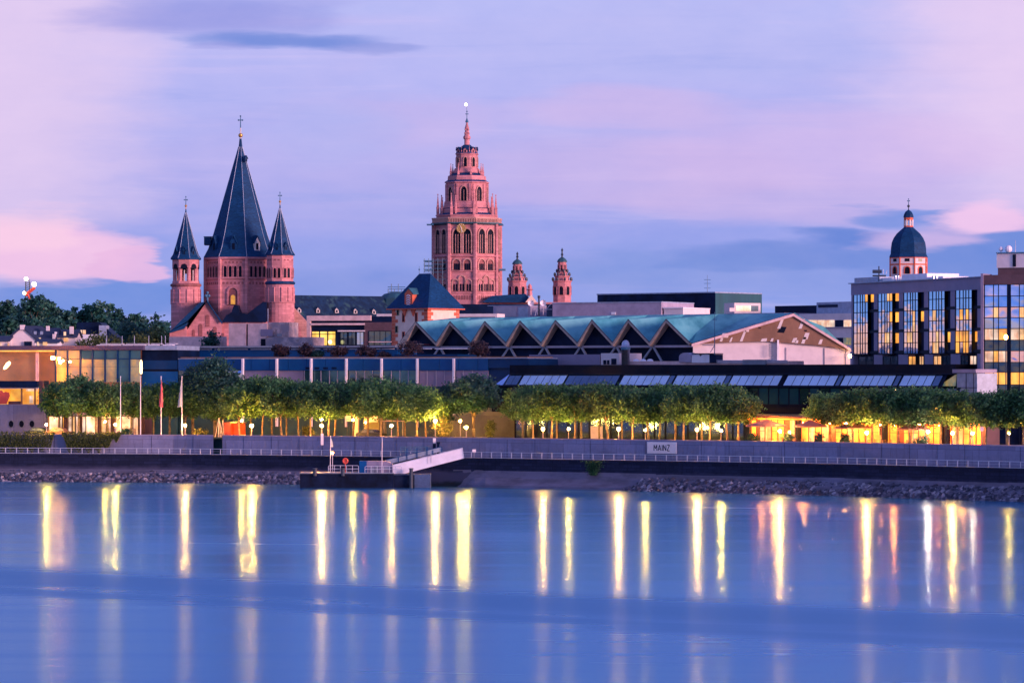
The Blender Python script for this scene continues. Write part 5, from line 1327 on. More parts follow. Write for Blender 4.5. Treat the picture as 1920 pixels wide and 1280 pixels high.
m.build('pipe', M['rail_white'], T)
T = thing('antenna_mast', 'thin tall lattice antenna mast standing before the brown gable left slope', 'mast', X(1340, 519), 519, Z(665, 528))
m = MB(); y = 519; m.tube((X(1340, y), y, Z(665, y)), (X(1340, y), y, Z(585, y)), .07, .04, 5)
for a_, b_, c_ in ((1317, 1341, 647), (1336, 1344, 599)): m.tube((X(a_, y), y, Z(c_, y)), (X(b_, y), y, Z(c_, y)), .05)
m.tube((X(1332, y), y, Z(660, y)), (X(1340, y), y, Z(647, y)), .05); m.build('pole', M['iron_blue'], T)
# ================================================================= long dark blue building on the left half
def long_building():
    L = Ln(266, BY(266, 30), 990, BY(990, 34)); Tm = L.P(L.L / 2)
    T = thing('long_building', 'very long low building with deep blue bands, thin pale fins and a planted terrace', 'building', Tm.x, Tm.y, Z_PLAZA)
    z = lambda py, pr=650, o=0: L.z(pr, py, o)
    zt = z(672.5); t0, t1 = L.t(334), L.L
    m = MB(); L.bx(m, t0, t1, Z_PLAZA, zt, -12, -.6); m.build('wall', M['blue_panel_dark'], T)
    m = MB()
    t = t0
    while t < L.t(915): L.bx(m, t + .03, min(t + 3.1, L.t(915)) - .03, z(694), zt, -.6, 0); t += 3.1
    m.build('blue_fascia', M['blue_panel'], T)
    m = MB(); L.bx(m, L.t(915), t1, z(690), zt, -.6, -.1); m.build('dark_fascia', M['blue_panel_dark'], T)
    m = MB(); L.bx(m, t0, t1, zt, zt + .12, -12, .08); m.build('parapet_cap', M['lead'], T)
    # window band with reflections and thin posts
    random.seed(4)
    for a_, b_, mt in ((334, 400, 'glass_dark'), (400, 456, 'glass_blue'), (458, 568, 'lilac_panel'), (568, 583, 'glass_teal'), (586, 649, 'glass_teal'), (652, 714, 'glass_dark'), (718, 781, 'glass_teal'), (785, 850, 'lilac_panel'), (854, 914, 'lilac_panel')):
        m = MB(); L.bx(m, L.t(a_), L.t(b_), z(724), z(694.5), -.55, -.2); m.build('window_band', M[mt], T)
    m = MB()
    for px in (570, 601, 617, 632, 667, 683, 698, 733, 749, 765, 800, 817, 833, 868, 885): L.bx(m, L.t(px) - .05, L.t(px) + .05, z(724), z(694.5), -.2, -.1)
    m.build('mullion', M['mullion_pale'], T)
    for px in (456.5, 520.3, 584.7, 650.5, 716.5, 783.5, 852.0):
        m = MB(); c = L.t(px); L.bx(m, c - .13, c + .13, z(800), z(672, px), .0, .45); m.build('fin', M['paint_white'], T)
    # clerestory openings
    for px in (573, 590, 606, 622): m = MB(); L.bx(m, L.t(px), L.t(px + 9), z(692), z(688), .01, .04); m.build('vent', M['navy_panel'], T)
    # ground floor
    m = MB(); L.bx(m, t0, L.t(830), Z_PLAZA, z(724), -.5, -.3); m.build('lower_wall', M['teal_wall'], T)
    m = MB(); L.bx(m, L.t(830), t1, Z_PLAZA, z(777), -.5, .6); L.bx(m, L.t(830), L.t(925), z(777), z(724), -.5, -.2); m.build('lower_wall', M['olive_wall'], T)  # yellow light of the terrace lamps put into the concrete's colour
    # upper set-back storey
    U = Ln(334, BY(334, 44), 860, BY(860, 48))
    m = MB(); U.bx(m, 0, U.t(745), Z_PLAZA, U.z(600, 651.5), -8, 0); m.build('upper_storey', M['blue_panel'], T)
    m = MB(); U.bx(m, 0, U.t(745), U.z(600, 651.5), U.z(600, 648), -9, .8); m.build('upper_roof', M['steel_grey'], T)
    m = MB()
    for k in range(8): U.bx(m, U.t(336) + k * 6.2, U.t(336) + k * 6.2 + 5.7, U.z(600, 655), U.z(600, 653.6), .0, .1)
    m.build('light_strip', M['paint_white'], T)
    m = MB(); U.bx(m, U.t(742), U.L, Z_PLAZA, U.z(800, 664), -8, .5); m.build('terrace_wall', M['blue_panel_dark'], T)
    m = MB(); L.bx(m, t0, L.t(985), zt + .12, zt + .3, -11, -.8); m.build('terrace_soil', M['brown_render'], T)
    return L, U
LB, UB = long_building()
# navy block between the glass hall and the long building
T = thing('navy_block', 'plain navy box wall between the lit glass hall and the long blue building', 'building', *LB.P(2, 0, Z_PLAZA))
L = Ln(266, BY(266, 29), 333, BY(333, 29))
for y0, y1, mt, o in ((648, 656, 'lead', .5), (656, 675.5, 'navy_panel', 0), (675.5, 692, 'blue_panel_dark', .03), (692, 696, 'black_band', .05), (696, 740, 'blue_panel', .02), (740, 815, 'teal_wall', .0)):
    m = MB(); L.bx(m, 0, L.L, L.z(300, y1), L.z(300, y0), -12, o); m.build('wall_band', M[mt], T)
# ================================================================= glass hall far left
def glass_hall():
    L = Ln(-160, BY(-160, 28), 265, BY(265, 28)); z = lambda py: L.z(150, py); c = L.P(L.t(130))
    T = thing('glass_hall', 'hall with flat dark roof edge, glowing tall glazing and teal panes at the far left', 'building', c.x, c.y, Z_PLAZA)
    m = MB(); L.bx(m, 0, L.L, Z_PLAZA, z(657), -14, -2.2); m.build('wall', M['lit_wine'], T)  # warm light on the wall painted as its own emission
    m = MB(); L.bx(m, 0, L.L + .4, z(656), z(648), -14, .6); m.build('roof_fascia', M['lilac_dark'], T)
    m = MB(); L.bx(m, L.t(-160), L.t(103), z(659), z(656.5), -2, .5); m.build('lit_soffit', M['lit_orange'], T)  # lit underside of the eaves painted by emission
    m = MB(); L.bx(m, L.t(66), L.t(71), z(714), z(659), -.6, -.2); m.build('column', M['concrete_pink'], T)
    m = MB(); L.bx(m, L.t(103), L.t(104.5), z(714), z(659), -1, 0); m.build('column', M['concrete_pink'], T)
    cols = [105, 127, 151, 174, 197.5, 221, 243.5, 265]
    for i in range(7):
        lm = ['lit_orange', 'lit_dim', 'lit_dim', 'lit_dim', 'lit_dim', 'glass_teal', 'lit_dim'][i]
        tm = 'lit_dim' if i < 2 else 'glass_teal'
        a_, b_ = L.t(cols[i]), L.t(cols[i + 1])
        f = MB(); L.bx(f, a_ - .12, a_ + .12, z(716), z(656), -.1, .25); L.bx(f, a_, b_, z(673.5), z(672), -.05, .12); L.bx(f, a_, b_, z(687.5), z(687), -.05, .06)
        f = f.build('window', M['blue_panel_dark'], T)
        m = MB(); L.bx(m, a_ + .12, b_ - .12, z(672), z(657), -.06, 0); m.build('pane', M[tm], f)
        m = MB(); L.bx(m, a_ + .12, b_ - .12, z(716), z(673.5), -.06, 0); m.build('pane', M[lm], f)
    # roof light panels
    m = MB()
    for k, px in enumerate((176, 199, 225, 247, 272, 300)): L.bx(m, L.t(px), L.t(px + 19), z(647.5), z(646), -3, -1.5); L.bx(m, L.t(px), L.t(px + 19), z(646) + .12, z(646) + .2, -5, -3.5)
    m.build('roof_light', M['paint_white'], T)
    m = MB()
    for px in (200, 229, 252, 279, 303, 310): c = L.P(L.t(px, -4), -4); m.tube((c.x, c.y, z(648)), (c.x, c.y, z(629)), .04)
    m.build('roof_rail_post', M['rail_white'], T)
    # lower annex: orange lit with dark roof
    A = Ln(-160, BY(-160, 22), 94, BY(94, 22)); za = lambda py: A.z(40, py); c = A.P(A.t(40))
    T2 = thing('terrace_cafe', 'cafe pavilion with dark flat roof and glowing orange interior above the concrete wall, far left', 'building', c.x, c.y, Z_PLAZA)
    m = MB(); A.bx(m, 0, A.t(72), za(726), za(714), -6, .6); m.build('roof', M['navy_panel'], T2)
    m = MB(); A.bx(m, 0, A.t(72), za(728.5), za(726), -5, .3); m.build('fascia', M['mullion_pale'], T2)
    m = MB(); A.bx(m, 0, A.t(82), Z_PLAZA, za(728.5), -6, -2); m.build('back_wall', M['lit_orange'], T2)
    for px in (38, 63, 72): m = MB(); A.bx(m, A.t(px), A.t(px + (1 if px < 70 else 7)), Z_PLAZA, za(714), -1, -.3); m.build('column', M['brown_panel'], T2)
    m = MB(); A.bx(m, A.t(80), A.t(101), za(733.5), za(729), -.6, -.4); m.build('lit_soffit', M['lit_yellow'], T2)
    m = MB(); A.bx(m, A.t(44), A.t(66), za(733), za(728.5), -1.6, -1.5); A.bx(m, A.t(50), A.t(57), za(756), za(742), -1.6, -1.5); m.build('bright_panel', M['lit_pink'], T2)
    m = MB(); A.bx(m, A.t(82), A.t(101), za(766), za(735), -1, -.8); m.build('green_lit_wall', M['lit_yellow'], T2)  # light on this wall painted as a glow of its own
    # people silhouettes are too small to read; bar counter
    m = MB(); A.bx(m, A.t(14), A.t(36), Z_PLAZA, za(752), -.9, -.5); m.build('counter', M['brown_panel'], T2)
    R = thing('red_banner', 'plain round edged red panel at the far left edge in front of the lit cafe', 'panel', *A.P(A.t(5), .7, za(757)))
    m = MB(); pts = [(-14, 757), (12, 757), (14, 752), (18, 742), (17, 736), (10, 734), (6, 736), (4, 732), (-14, 732)]
    m.prism([A.P(A.t(a_, .9), .9, za(b_)) for a_, b_ in pts], -A.n * .15); m.build('panel', M['red_paint'], R)
    # porthole wall
    B = Ln(-160, BY(-160, 16), 86, BY(86, 16)); zb = lambda py: B.z(40, py); c = B.P(B.t(40))
    T3 = thing('porthole_wall', 'stained concrete wall with three round dark portholes at the far left', 'wall', c.x, c.y, Z_PLAZA)
    m = MB(); B.bx(m, 0, B.L, Z_PLAZA, zb(759), -1, 0); m.build('wall', M['concrete'], T3)
    m = MB(); B.bx(m, 0, B.L + .1, zb(759), zb(757.8), -1.1, .08); m.build('coping', M['concrete_lilac'], T3)
    for px in (21, 40.5, 60):
        cc = B.P(B.t(px), .0, zb(794.5)); n = 20; rx, rz = .36, .50
        ring = [(math.cos(2 * math.pi * k / n), math.sin(2 * math.pi * k / n)) for k in range(n)]
        m = MB(); m.prism([cc + B.d * a_ * rx + Vector((0, 0, b_ * rz)) + B.n * .01 for a_, b_ in ring], B.n * .03); f = m.build('porthole', M['dark_void'], T3)
        m = MB(); O = [cc + B.d * a_ * (rx + .07) + Vector((0, 0, b_ * (rz + .07))) + B.n * .07 for a_, b_ in ring]; I = [cc + B.d * a_ * rx + Vector((0, 0, b_ * rz)) + B.n * .07 for a_, b_ in ring]; O2 = [p - B.n * .07 for p in O]
        m.add(O + I + O2, [(j, (j + 1) % n, n + (j + 1) % n, n + j) for j in range(n)] + [(2 * n + j, 2 * n + (j + 1) % n, (j + 1) % n, j) for j in range(n)]); m.build('rim', M['steel_grey'], f)
    # ground floor shop under the trees
    S = Ln(86, BY(86, 21), 264, BY(264, 21)); zs = lambda py: S.z(175, py); c = S.P(S.L / 2)
    T4 = thing('lit_shop', 'low shop front with brightly lit peach windows under a pale beam, behind leftmost trees', 'building', c.x, c.y, Z_PLAZA)
    m = MB(); S.bx(m, 0, S.L, Z_PLAZA, zs(769), -6, -2.0); m.build('wall', M['brown_panel'], T4)
    m = MB(); S.bx(m, 0, S.L, zs(779), zs(773), -5, .5); m.build('beam', M['concrete_pink'], T4)
    m = MB(); S.bx(m, 0, S.L, zs(773), zs(768), -5, .3); m.build('roof', M['navy_panel'], T4)
    m = MB()
    for px, w_ in ((88, 1), (119, 6), (182, 5), (207, 7), (258, 5)): S.bx(m, S.t(px), S.t(px + w_), Z_PLAZA, zs(779), -.6, -.1)
    m.build('pillar', M['brown_panel'], T4)
    for i, (a_, b_, mt) in enumerate(((89, 107, 'lit_shop'), (108, 114, 'lit_pink'), (114.5, 119, 'lit_orange'), (125, 132, 'lit_pink'), (133, 138, 'lit_amber'), (139, 146, 'lit_pink'), (151, 158, 'lit_pink'), (158.5, 181, 'lit_shop'), (187, 197, 'lit_amber'), (198, 206, 'lit_pink'), (214, 224, 'lit_shop'), (225, 246, 'lit_shop'), (247, 257, 'lit_pink'))):
        bar_frame(S, T4, S.t(a_), S.t(b_), Z_PLAZA + .1, zs(780), -.8, M['brown_panel'], M[mt], 0, 0, .05)
    m = MB(); S.bx(m, S.t(226), S.t(252), Z_PLAZA + .1, zs(803), -.7, -.5); m.build('counter', M['concrete_pink'], T4)
glass_hall()
# ================================================================= foliage
def leaves(n, shape, size, seed, clumps=90, cr=.5, shell=.55):
    """leaf quads gathered in clumps through the volume; shape(u,v,w) maps a unit ball point to the crown"""
    rnd = random.Random(seed); m = MB(); cl = []
    for i in range(clumps):
        while True:
            p = Vector((rnd.uniform(-1, 1), rnd.uniform(-1, 1), rnd.uniform(-1, 1)))
            if shell < p.length < 1: break
        cl.append(p)
    vs = []; fs = []
    for i in range(n):
        c = rnd.choice(cl); c = Vector(shape(*c)); g = Vector((rnd.gauss(0, cr), rnd.gauss(0, cr), rnd.gauss(0, cr * .75)))
        p = c + g
        a = Vector((rnd.uniform(-1, 1), rnd.uniform(-1, 1), rnd.uniform(-.6, .6))).normalized(); b = a.orthogonal().normalized()
        b = (b + a.cross(b) * rnd.uniform(-1, 1)).normalized(); s = size * rnd.uniform(.6, 1.3)
        k = len(vs); vs += [p - a * s * .5, p + b * s * .32, p + a * s * .5, p - b * s * .32]; fs.append((k, k + 1, k + 2, k + 3))
    m.v = [tuple(v) for v in vs]; m.f = fs; m.m = [0] * len(fs)
    return m
def limbs(m, h0, h1, r, spread, n, seed, lean=0.):
    rnd = random.Random(seed); top = Vector((lean, 0, h0))
    mid = Vector((lean * .4 + rnd.uniform(-.1, .1), 0, h0 * .5))
    m.tube((0, 0, -.2), mid, r, r * .8, 8); m.tube(mid, top, r * .8, r * .72, 8)
    for i in range(n):
        t = 2 * math.pi * i / n + rnd.uniform(-.3, .3); e = Vector((lean + math.cos(t) * spread * .5, math.sin(t) * spread * .5, h0 + (h1 - h0) * .35)); f = Vector((lean + math.cos(t) * spread, math.sin(t) * spread, h0 + (h1 - h0) * rnd.uniform(.5, .9)))
        m.tube(top, e, r * .5, r * .34, 6); m.tube(e, f, r * .34, r * .12, 5)
        for q in range(2):
            g = f + Vector((rnd.uniform(-.9, .9), rnd.uniform(-.9, .9), rnd.uniform(.1, .8))); m.tube(e.lerp(f, .5), g, r * .18, r * .06, 4)
    return m
PL = []
def plane_proto(seed, lean):
    T = thing('plane_tree', 'x', 'tree', 0, -500, -100)
    def shp(u, v, w): 
        f = 1 - .12 * max(0, w)
        return (math.copysign(abs(u) ** .8, u) * 3.35 * f + lean, math.copysign(abs(v) ** .8, v) * 2.9 * f, 5.2 + math.copysign(abs(w) ** .85, w) * 2.12 + .25 * math.sin(u * 3 + seed))
    c = leaves(7000, shp, .36, seed, 170, .40, .35); c.v = [(x, y - 500, z - 100) for x, y, z in c.v]; c.build('crown', M['leaf_plane'], T)
    m = limbs(MB(), 2.9, 6.0, .17, 2.0, 5, seed, lean); m.v = [(x, y - 500, z - 100) for x, y, z in m.v]; m.build('trunk', M['bark'], T, smooth=True)
    return T
protos = [plane_proto(s, l) for s, l in ((1, 0), (2, .25), (3, -.3), (4, .1), (5, -.1), (6, .4))]
H_T = 7.7
rows = [  # px of trunk, px row of crown top, distance behind the quay edge
 ('left', 'around the flag poles', [(112, 713, 12), (148, 711, 8), (180, 713, 12), (205, 709, 8), (246, 713, 12), (288, 716, 14), (318, 720, 15), (345, 722, 15)]),
 ('mid', 'left of the sloped glazing', [(418, 728, 12), (449, 722, 7), (470, 708, 16), (492, 706, 9), (510, 705, 16), (529, 712, 7), (537, 712, 14), (560, 714, 11), (582, 716, 7), (616, 714, 7), (626, 714, 13), (661, 714, 12), (690, 715, 9), (714, 712, 7), (746, 715, 10), (759, 714, 13), (782, 722, 7), (800, 728, 11)]),
 ('centre', 'before the sloped glazing', [(980, 730, 13), (1000, 722, 7), (1034, 721, 8), (1044, 722, 13), (1078, 722, 9), (1090, 722, 14), (1124, 722, 12), (1141, 723, 7), (1166, 723, 13), (1186, 722, 7), (1217, 722, 9), (1235, 724, 13), (1266, 726, 12), (1281, 722, 7), (1316, 722, 12), (1331, 719, 7), (1365, 722, 8), (1384, 730, 11)]),
 ('right', 'above the lit restaurant', [(1560, 738, 11), (1601, 733, 6), (1635, 732, 9), (1653, 728, 6), (1685, 728, 8), (1705, 728, 6), (1738, 728, 8), (1763, 732, 6), (1794, 738, 9), (1817, 737, 9), (1849, 730, 7), (1889, 728, 8), (1919, 730, 9), (1950, 730, 9)])]
random.seed(21); PTREES = []
for gname, where, lst in rows:
    lst.sort()
    for i, (px, pt, off) in enumerate(lst):
        Y = BY(px, off); h = Z(pt, Y) - Z_PLAZA; s = h / H_T
        lab = f'clipped plane tree, {ORD[i]} trunk from the left in the row {where}'
        o = copy_tree(protos[(i * 5 + len(lst)) % 6], (X(px, Y), Y, Z_PLAZA), random.choice((0, 1.57, 3.14, 4.71)) + random.uniform(-.3, .3), lab, 'clipped plane trees along the quay', (random.uniform(.9, 1.02),) * 2 + (s * random.uniform(.95, 1.05),))
        PTREES.append((px, off))
for p in protos:
    for c in list(p.children): bpy.data.objects.remove(c)
    bpy.data.objects.remove(p)
def free_tree(name, label, px, Y, top, foot_z, wid, mt, seed, n=4500, size=.45, low=.25, group=None, cat='tree', clumps=70, trunk=True, depth=None, rr=.25):
    x = X(px, Y); zt = Z(top, Y); h = zt - foot_z; T = thing(name, label, cat, x, Y, foot_z, group)
    cz, ch = foot_z + h * (1 + low) / 2, h * (1 - low) / 2; w_ = wid * PM(Y) / 2; d_ = depth or w_ * .9
    def shp(u, v, w): f = 1 - .35 * max(0, w) ** 2; return (x + u * w_ * .9 * f, Y + v * d_ * f, cz + w * ch * .92)
    leaves(n, shp, size, seed, clumps, min(w_, ch) * .14 + .12, .3).build('crown', M[mt], T)
    if trunk:
        m = limbs(MB(), h * .35, h * .85, h * .022 + .04, w_ * .6, 5, seed); m.v = [(a + x, b + Y, c + foot_z) for a, b, c in m.v]; m.build('trunk', M['bark'], T, smooth=True)
    return T
free_tree('tall_tree', 'tall bluish green tree rising above the clipped trees, left of the long blue building', 404, BY(404, 14), 664, Z_PLAZA, 92, 'leaf_teal', 31, 9000, .42, .3, clumps=110)
free_tree('tall_tree', 'smaller dark tree at the left foot of the tall bluish tree', 362, BY(362, 17), 682, Z_PLAZA, 58, 'leaf_teal', 32, 5000, .4, .35)
free_tree('spreading_tree', 'dark spreading tree whose trunk stands just left of the black glass building', 888, BY(888, 15), 703, Z_PLAZA, 100, 'leaf_teal', 33, 9000, .42, .38, clumps=110)
free_tree('spreading_tree', 'low dark tree between the last clipped tree and the spreading tree', 842, BY(842, 18), 718, Z_PLAZA, 50, 'leaf_teal', 34, 4000, .42, .3)
# terrace shrubs on the long building
zter = LB.z(650, 672.5) + .2
for i, (px, w_, top, mt, lab) in enumerate(((528, 44, 646, 'leaf_dark_red', 'leftmost of the dark shrubs on the terrace'), (573, 30, 645, 'leaf_dark_red', 'tall dark shrub just right of the leftmost terrace shrub'), (596, 22, 658, 'leaf_teal', 'small green shrub between dark terrace shrubs'),
        (632, 42, 648, 'leaf_dark_red', 'broad dark shrub below the lit yellow glazing'), (688, 44, 649, 'leaf_dark_red', 'dark spiky shrub left of the old tower foot'), (770, 52, 640, 'leaf_dark_red', 'large dark shrub in front of the left end of the zigzag roof'), (898, 42, 638, 'leaf_dark_red', 'dark reddish shrub under the second zigzag valley'), (720, 22, 661, 'leaf_dark_red', 'low dark shrub right of the spiky one'))):
    Y = LB.P(LB.t(px, -2.5), -2.5).y; free_tree('terrace_shrub', lab, px, Y, top, zter, w_, mt, 40 + i, 2200, .26, .05, 'shrubs on the long building terrace', 'shrub', 40, False, 1.4)
# quay-side bushes and hanging greenery
for i, (px, w_, top, mt, lab, off) in enumerate(((378, 26, 801, 'leaf_bush', 'yellow lit round bush beside the lamp left of the ramp gap', 6), (830, 44, 782, 'leaf_bush', 'large yellow lit bush around the bright lamp right of the boat ramp', 9), (921, 20, 785, 'leaf_bush', 'pale bush at the left foot of the black glass building', 12),
        (236, 24, 802, 'leaf_teal', 'dark low bush at the right end of the lit shop', 7), (577, 20, 795, 'leaf_bush', 'small pale bush left of the double lamp', 9), (1412, 30, 812, 'leaf_teal', 'dark planter bush at the left end of the restaurant terrace', 6), (1478, 22, 812, 'leaf_teal', 'small dark planter bush between the two left umbrellas', 5.5), (1536, 14, 812, 'leaf_teal', 'tiny upright planter bush beside the second umbrella', 5.5), (1585, 18, 813, 'leaf_teal', 'small bush left of the third umbrella', 6), (1728, 40, 817, 'leaf_teal', 'low dark hedge under the rightmost umbrella', 5))):
    Y = BY(px, off); free_tree('quay_bush', lab, px, Y, top, Z_PLAZA - .1, w_, mt, 60 + i, 1500, .2, .0, None, 'bush', 40, False, .8)
for i, (a_, b_, lab) in enumerate(((-60, 104, 'left mass of greenery hanging over the quay wall'), (116, 236, 'right mass of greenery hanging over the quay wall'))):
    c = bk((a_ + b_) / 2, 3, Z_DECK); T = thing('hanging_greenery', lab, 'hedge', *c)
    rnd = random.Random(80 + i); vs = []; fs = []
    for k in range(9000):
        px = rnd.uniform(a_, b_); e = min(1, (b_ - px) / 45 if i else (b_ - px) / 12, (px - a_) / 14 + .2) + .15 * math.sin(px * .35); f = rnd.random() ** .8 * max(.1, e)
        zz = Z_WALL + .35 - f * 2.6; p = bk(px, 2.9 - .45 * math.sin(f * 2.6) - rnd.random() * .25 + (.5 if f < .1 else 0), zz + .1 * math.sin(px * .6))
        a = Vector((rnd.uniform(-1, 1), rnd.uniform(-1, 1), rnd.uniform(-1, 1))).normalized(); b = a.orthogonal().normalized(); s = rnd.uniform(.12, .24)
        q = len(vs); vs += [p - a * s * .5, p + b * s * .35, p + a * s * .5, p - b * s * .35]; fs.append((q, q + 1, q + 2, q + 3))
    m = MB(); m.add(vs, fs); m.build('foliage', M['leaf_bush'], T)
# weed on the quay face
T = thing('wall_weed', 'hanging green weed on the dark embankment wall left of the place name board', 'plant', *bk(1110, -.3, 1.5))
rnd = random.Random(90); vs = []; fs = []
for k in range(1600):
    f = rnd.random(); px = 1112 + rnd.gauss(0, 9 * (1 - f * .6)); p = bk(px, -.35 - rnd.random() * .3 - f * .3, 3.8 - f * 1.9)
    a = Vector((rnd.uniform(-1, 1), rnd.uniform(-1, 1), rnd.uniform(-1, 1))).normalized(); b = a.orthogonal().normalized(); s = rnd.uniform(.1, .2)
    q = len(vs); vs += [p - a * s * .5, p + b * s * .35, p + a * s * .5, p - b * s * .35]; fs.append((q, q + 1, q + 2, q + 3))
m = MB(); m.add(vs, fs); m.build('foliage', M['leaf_plane'], T)
# ================================================================= wooded hill and houses at the left
def hz(px, Y): return 6.1
m = MB(); hv = []; hf = []
NX, NY = 40, 14
for j in range(NY):
    for i in range(NX):
        px = -260 + i * 16; Y = 720 + j * 40; x = X(px, Y)
        top = max(0, 17 * math.exp(-((px - 60) / 190) ** 2) + 6 * math.exp(-((px - 250) / 90) ** 2)); e = 1 / (1 + math.exp(-(Y - 850) / 35))
        hv.append((x, Y, 6.0 + top * e + .4 * math.sin(i * 1.7 + j)))
for j in range(NY - 1):
    for i in range(NX - 1): a_ = j * NX + i; hf.append((a_, a_ + 1, a_ + NX + 1, a_ + NX))
m.add(hv, hf); m.build('wooded_hill', M['moss'], kind='structure')
def hill_z(px, Y):
    top = max(0, 17 * math.exp(-((px - 60) / 190) ** 2) + 6 * math.exp(-((px - 250) / 90) ** 2)); return 6.0 + top / (1 + math.exp(-(Y - 850) / 35))
HT = [(-8, 566, 44), (14, 560, 40), (36, 566, 36), (57, 548, 46), (80, 549, 44), (95, 566, 34), (112, 574, 34), (128, 575, 34), (146, 572, 34), (166, 570, 36), (186, 562, 44), (206, 571, 40), (226, 578, 36), (250, 577, 28), (268, 586, 40), (292, 585, 38), (312, 590, 34), (330, 592, 30),
      (20, 590, 50), (62, 585, 54), (100, 592, 50), (140, 594, 48), (178, 594, 52), (216, 596, 50), (258, 600, 52), (298, 602, 50)]
random.seed(33)
for i, (px, top, w_) in enumerate(HT):
    back = i < 18; Y = (930 if back else 850) + random.uniform(-15, 15); fz = hill_z(px, Y) - 1
    free_tree('hill_tree', f'dark hill tree, {ORD[i if back else i - 18]} from the left in the {"skyline" if back else "lower"} row behind the roofs', px, Y, top, fz, w_ * 1.15, 'leaf_hill', 100 + i, 2600, 1.0, .15, 'trees on the hill at left', 'tree', 60, True, None)
for i, (px, Y, top, w_, lab) in enumerate(((165, 640, 626, 64, 'round olive green bush tree right of the pale houses'), (200, 645, 616, 90, 'broad olive green tree in front of the wooded hill'), (160 + 85, 700, 600, 80, 'dark blue green tree left of the cathedral'), (285, 690, 614, 110, 'low light green tree beside the cathedral foot'), (396, 632, 619, 40, 'round dark tree behind the garden wall at the cathedral foot'))):
    free_tree('town_tree', lab, px, Y, top, Z_PLAZA, w_, 'leaf_teal' if i in (2, 4) else 'leaf_bush', 140 + i, 4600, .5, .5, None, 'tree', 60)
def house(label, px0, px1, eave, ridge, Y, depth, gable=True, wall='plaster_wall', extra=()):
    x0, x1 = X(px0, Y), X(px1, Y); T = thing('town_house', label, 'house', (x0 + x1) / 2, Y, Z_PLAZA)
    ze, zr = Z(eave, Y), Z(ridge, Y); m = MB()
    if gable:
        m.prism([(x0, Y, Z_PLAZA), (x1, Y, Z_PLAZA), (x1, Y, ze), ((x0 + x1) / 2, Y, zr), (x0, Y, ze)], (depth * .6, depth, 0)); m.build('wall', M[wall], T)
        m = MB()
        for s in (x0 - .3, x1 + .3):
            c = (x0 + x1) / 2; m.prism([(s, Y - .3, ze - .2), (s, Y - .3, ze + .1), (c, Y - .3, zr + .35), (c, Y - .3, zr + .05)], (depth * .6, depth + .5, 0))
        rf = m.build('roof', M['roof_tile'], T)
    else:
        m.box(x0, x1, Y, Y + depth, Z_PLAZA, ze); m.build('wall', M[wall], T)
        m = MB(); m.prism([(x0 - .3, Y - .4, ze), (x1 + .3, Y - .4, ze), (x1 + .3, Y + depth * .5, zr), (x0 - .3, Y + depth * .5, zr)], (0, .1, .3)); m.prism([(x0 - .3, Y + depth + .4, ze), (x1 + .3, Y + depth + .4, ze), (x1 + .3, Y + depth * .5, zr), (x0 - .3, Y + depth * .5, zr)], (0, .1, .3)); rf = m.build('roof', M['roof_tile'], T)
        m = MB(); m.prism([(x0, Y, ze), (x0, Y + depth, ze), (x0, Y + depth / 2, zr)], (x1 - x0, 0, 0)); m.build('gable_wall', M[wall], T)
    for a_, b_, c_, d_, mt, nm in extra:
        m = MB(); m.box(X(a_, Y), X(b_, Y), Y - .5, Y - .1 if nm != 'chimney' else Y + 1, Z(d_, Y), Z(c_, Y)); m.build(nm, M[mt], T if nm != 'chimney' else rf)
house('pale gabled house with chimney and a steep roof sloping right, far left', 15, 66, 636, 614, 640, 5, True, 'plaster_white', ((38, 46, 609, 618, 'plaster_white', 'chimney'), (46, 60, 640, 648, 'navy_panel', 'window')))
house('dark roofed house with skylights between two chimneys, left', 50, 104, 638, 617, 641, 9, False, 'plaster_white', ((55, 60, 621, 627, 'lead', 'skylight'), (64, 69, 621, 627, 'lead', 'skylight'), (76, 81, 621, 627, 'lead', 'skylight'), (87, 92, 611, 620, 'plaster_white', 'chimney'), (69, 77, 633, 639, 'lit_pink', 'window'), (99, 104, 626, 640, 'plaster_white', 'chimney')))
house('small house with lit windows beside the dark mansard building', 100, 142, 633, 620, 643, 8, False, 'plaster_white', ((120, 124, 622, 629, 'lit_pink', 'window'), (120, 128, 633, 640, 'lit_amber', 'window'), (131, 137, 612, 626, 'plaster_white', 'chimney'), (103, 107, 622, 626, 'paint_white', 'skylight')))
house('low white wall and sloping roof just above the left glass hall', -30, 16, 640, 632, 636, 8, False, 'plaster_white', ((0, 3, 642, 649, 'lit_pink', 'window'), (15, 18, 643, 650, 'lit_pink', 'window')))
house('low pale house with a round lit window behind the glass hall roof', 68, 108, 643, 638, 630, 6, False, 'plaster_wall', ((70, 73, 641, 648, 'lit_pink', 'window'), (81, 89, 641, 647, 'lit_amber', 'window')))
T = thing('mansard_building', 'dark navy mansard roofed building with lit windows and a pale chimney block', 'building', X(172, 660), 660, Z_PLAZA)
y = 660.; m = MB(); m.prism([(X(a_, y), y, Z(b_, y)) for a_, b_ in ((142, 640), (144, 604), (187, 604), (195, 612), (218, 632), (218, 640))], (0, 10, 0)); m.build('roof', M['navy_panel'], T)
m = MB(); m.box(X(152, y), X(187, y), y - 1, y + 8, Z_PLAZA, Z(627, y)); m.build('wall', M['plaster_wall'], T)
m = MB(); m.box(X(187, y), X(200, y), y - 1.2, y + 4, Z_PLAZA, Z(610, y)); m.build('chimney', M['lead'], T)
for a_, b_ in ((147, 154), (155.5, 161), (162, 170)): m = MB(); m.box(X(a_, y), X(b_, y), y - .3, y - .1, Z(626, y), Z(618.5, y)); m.build('window', M['lit_pink' if a_ < 160 else 'navy_panel'], T)
T = thing('crane', 'red and white crane top with three white lights above the hill trees', 'crane', X(55, 960), 960, hill_z(55, 960))
y = 960.; m = MB()
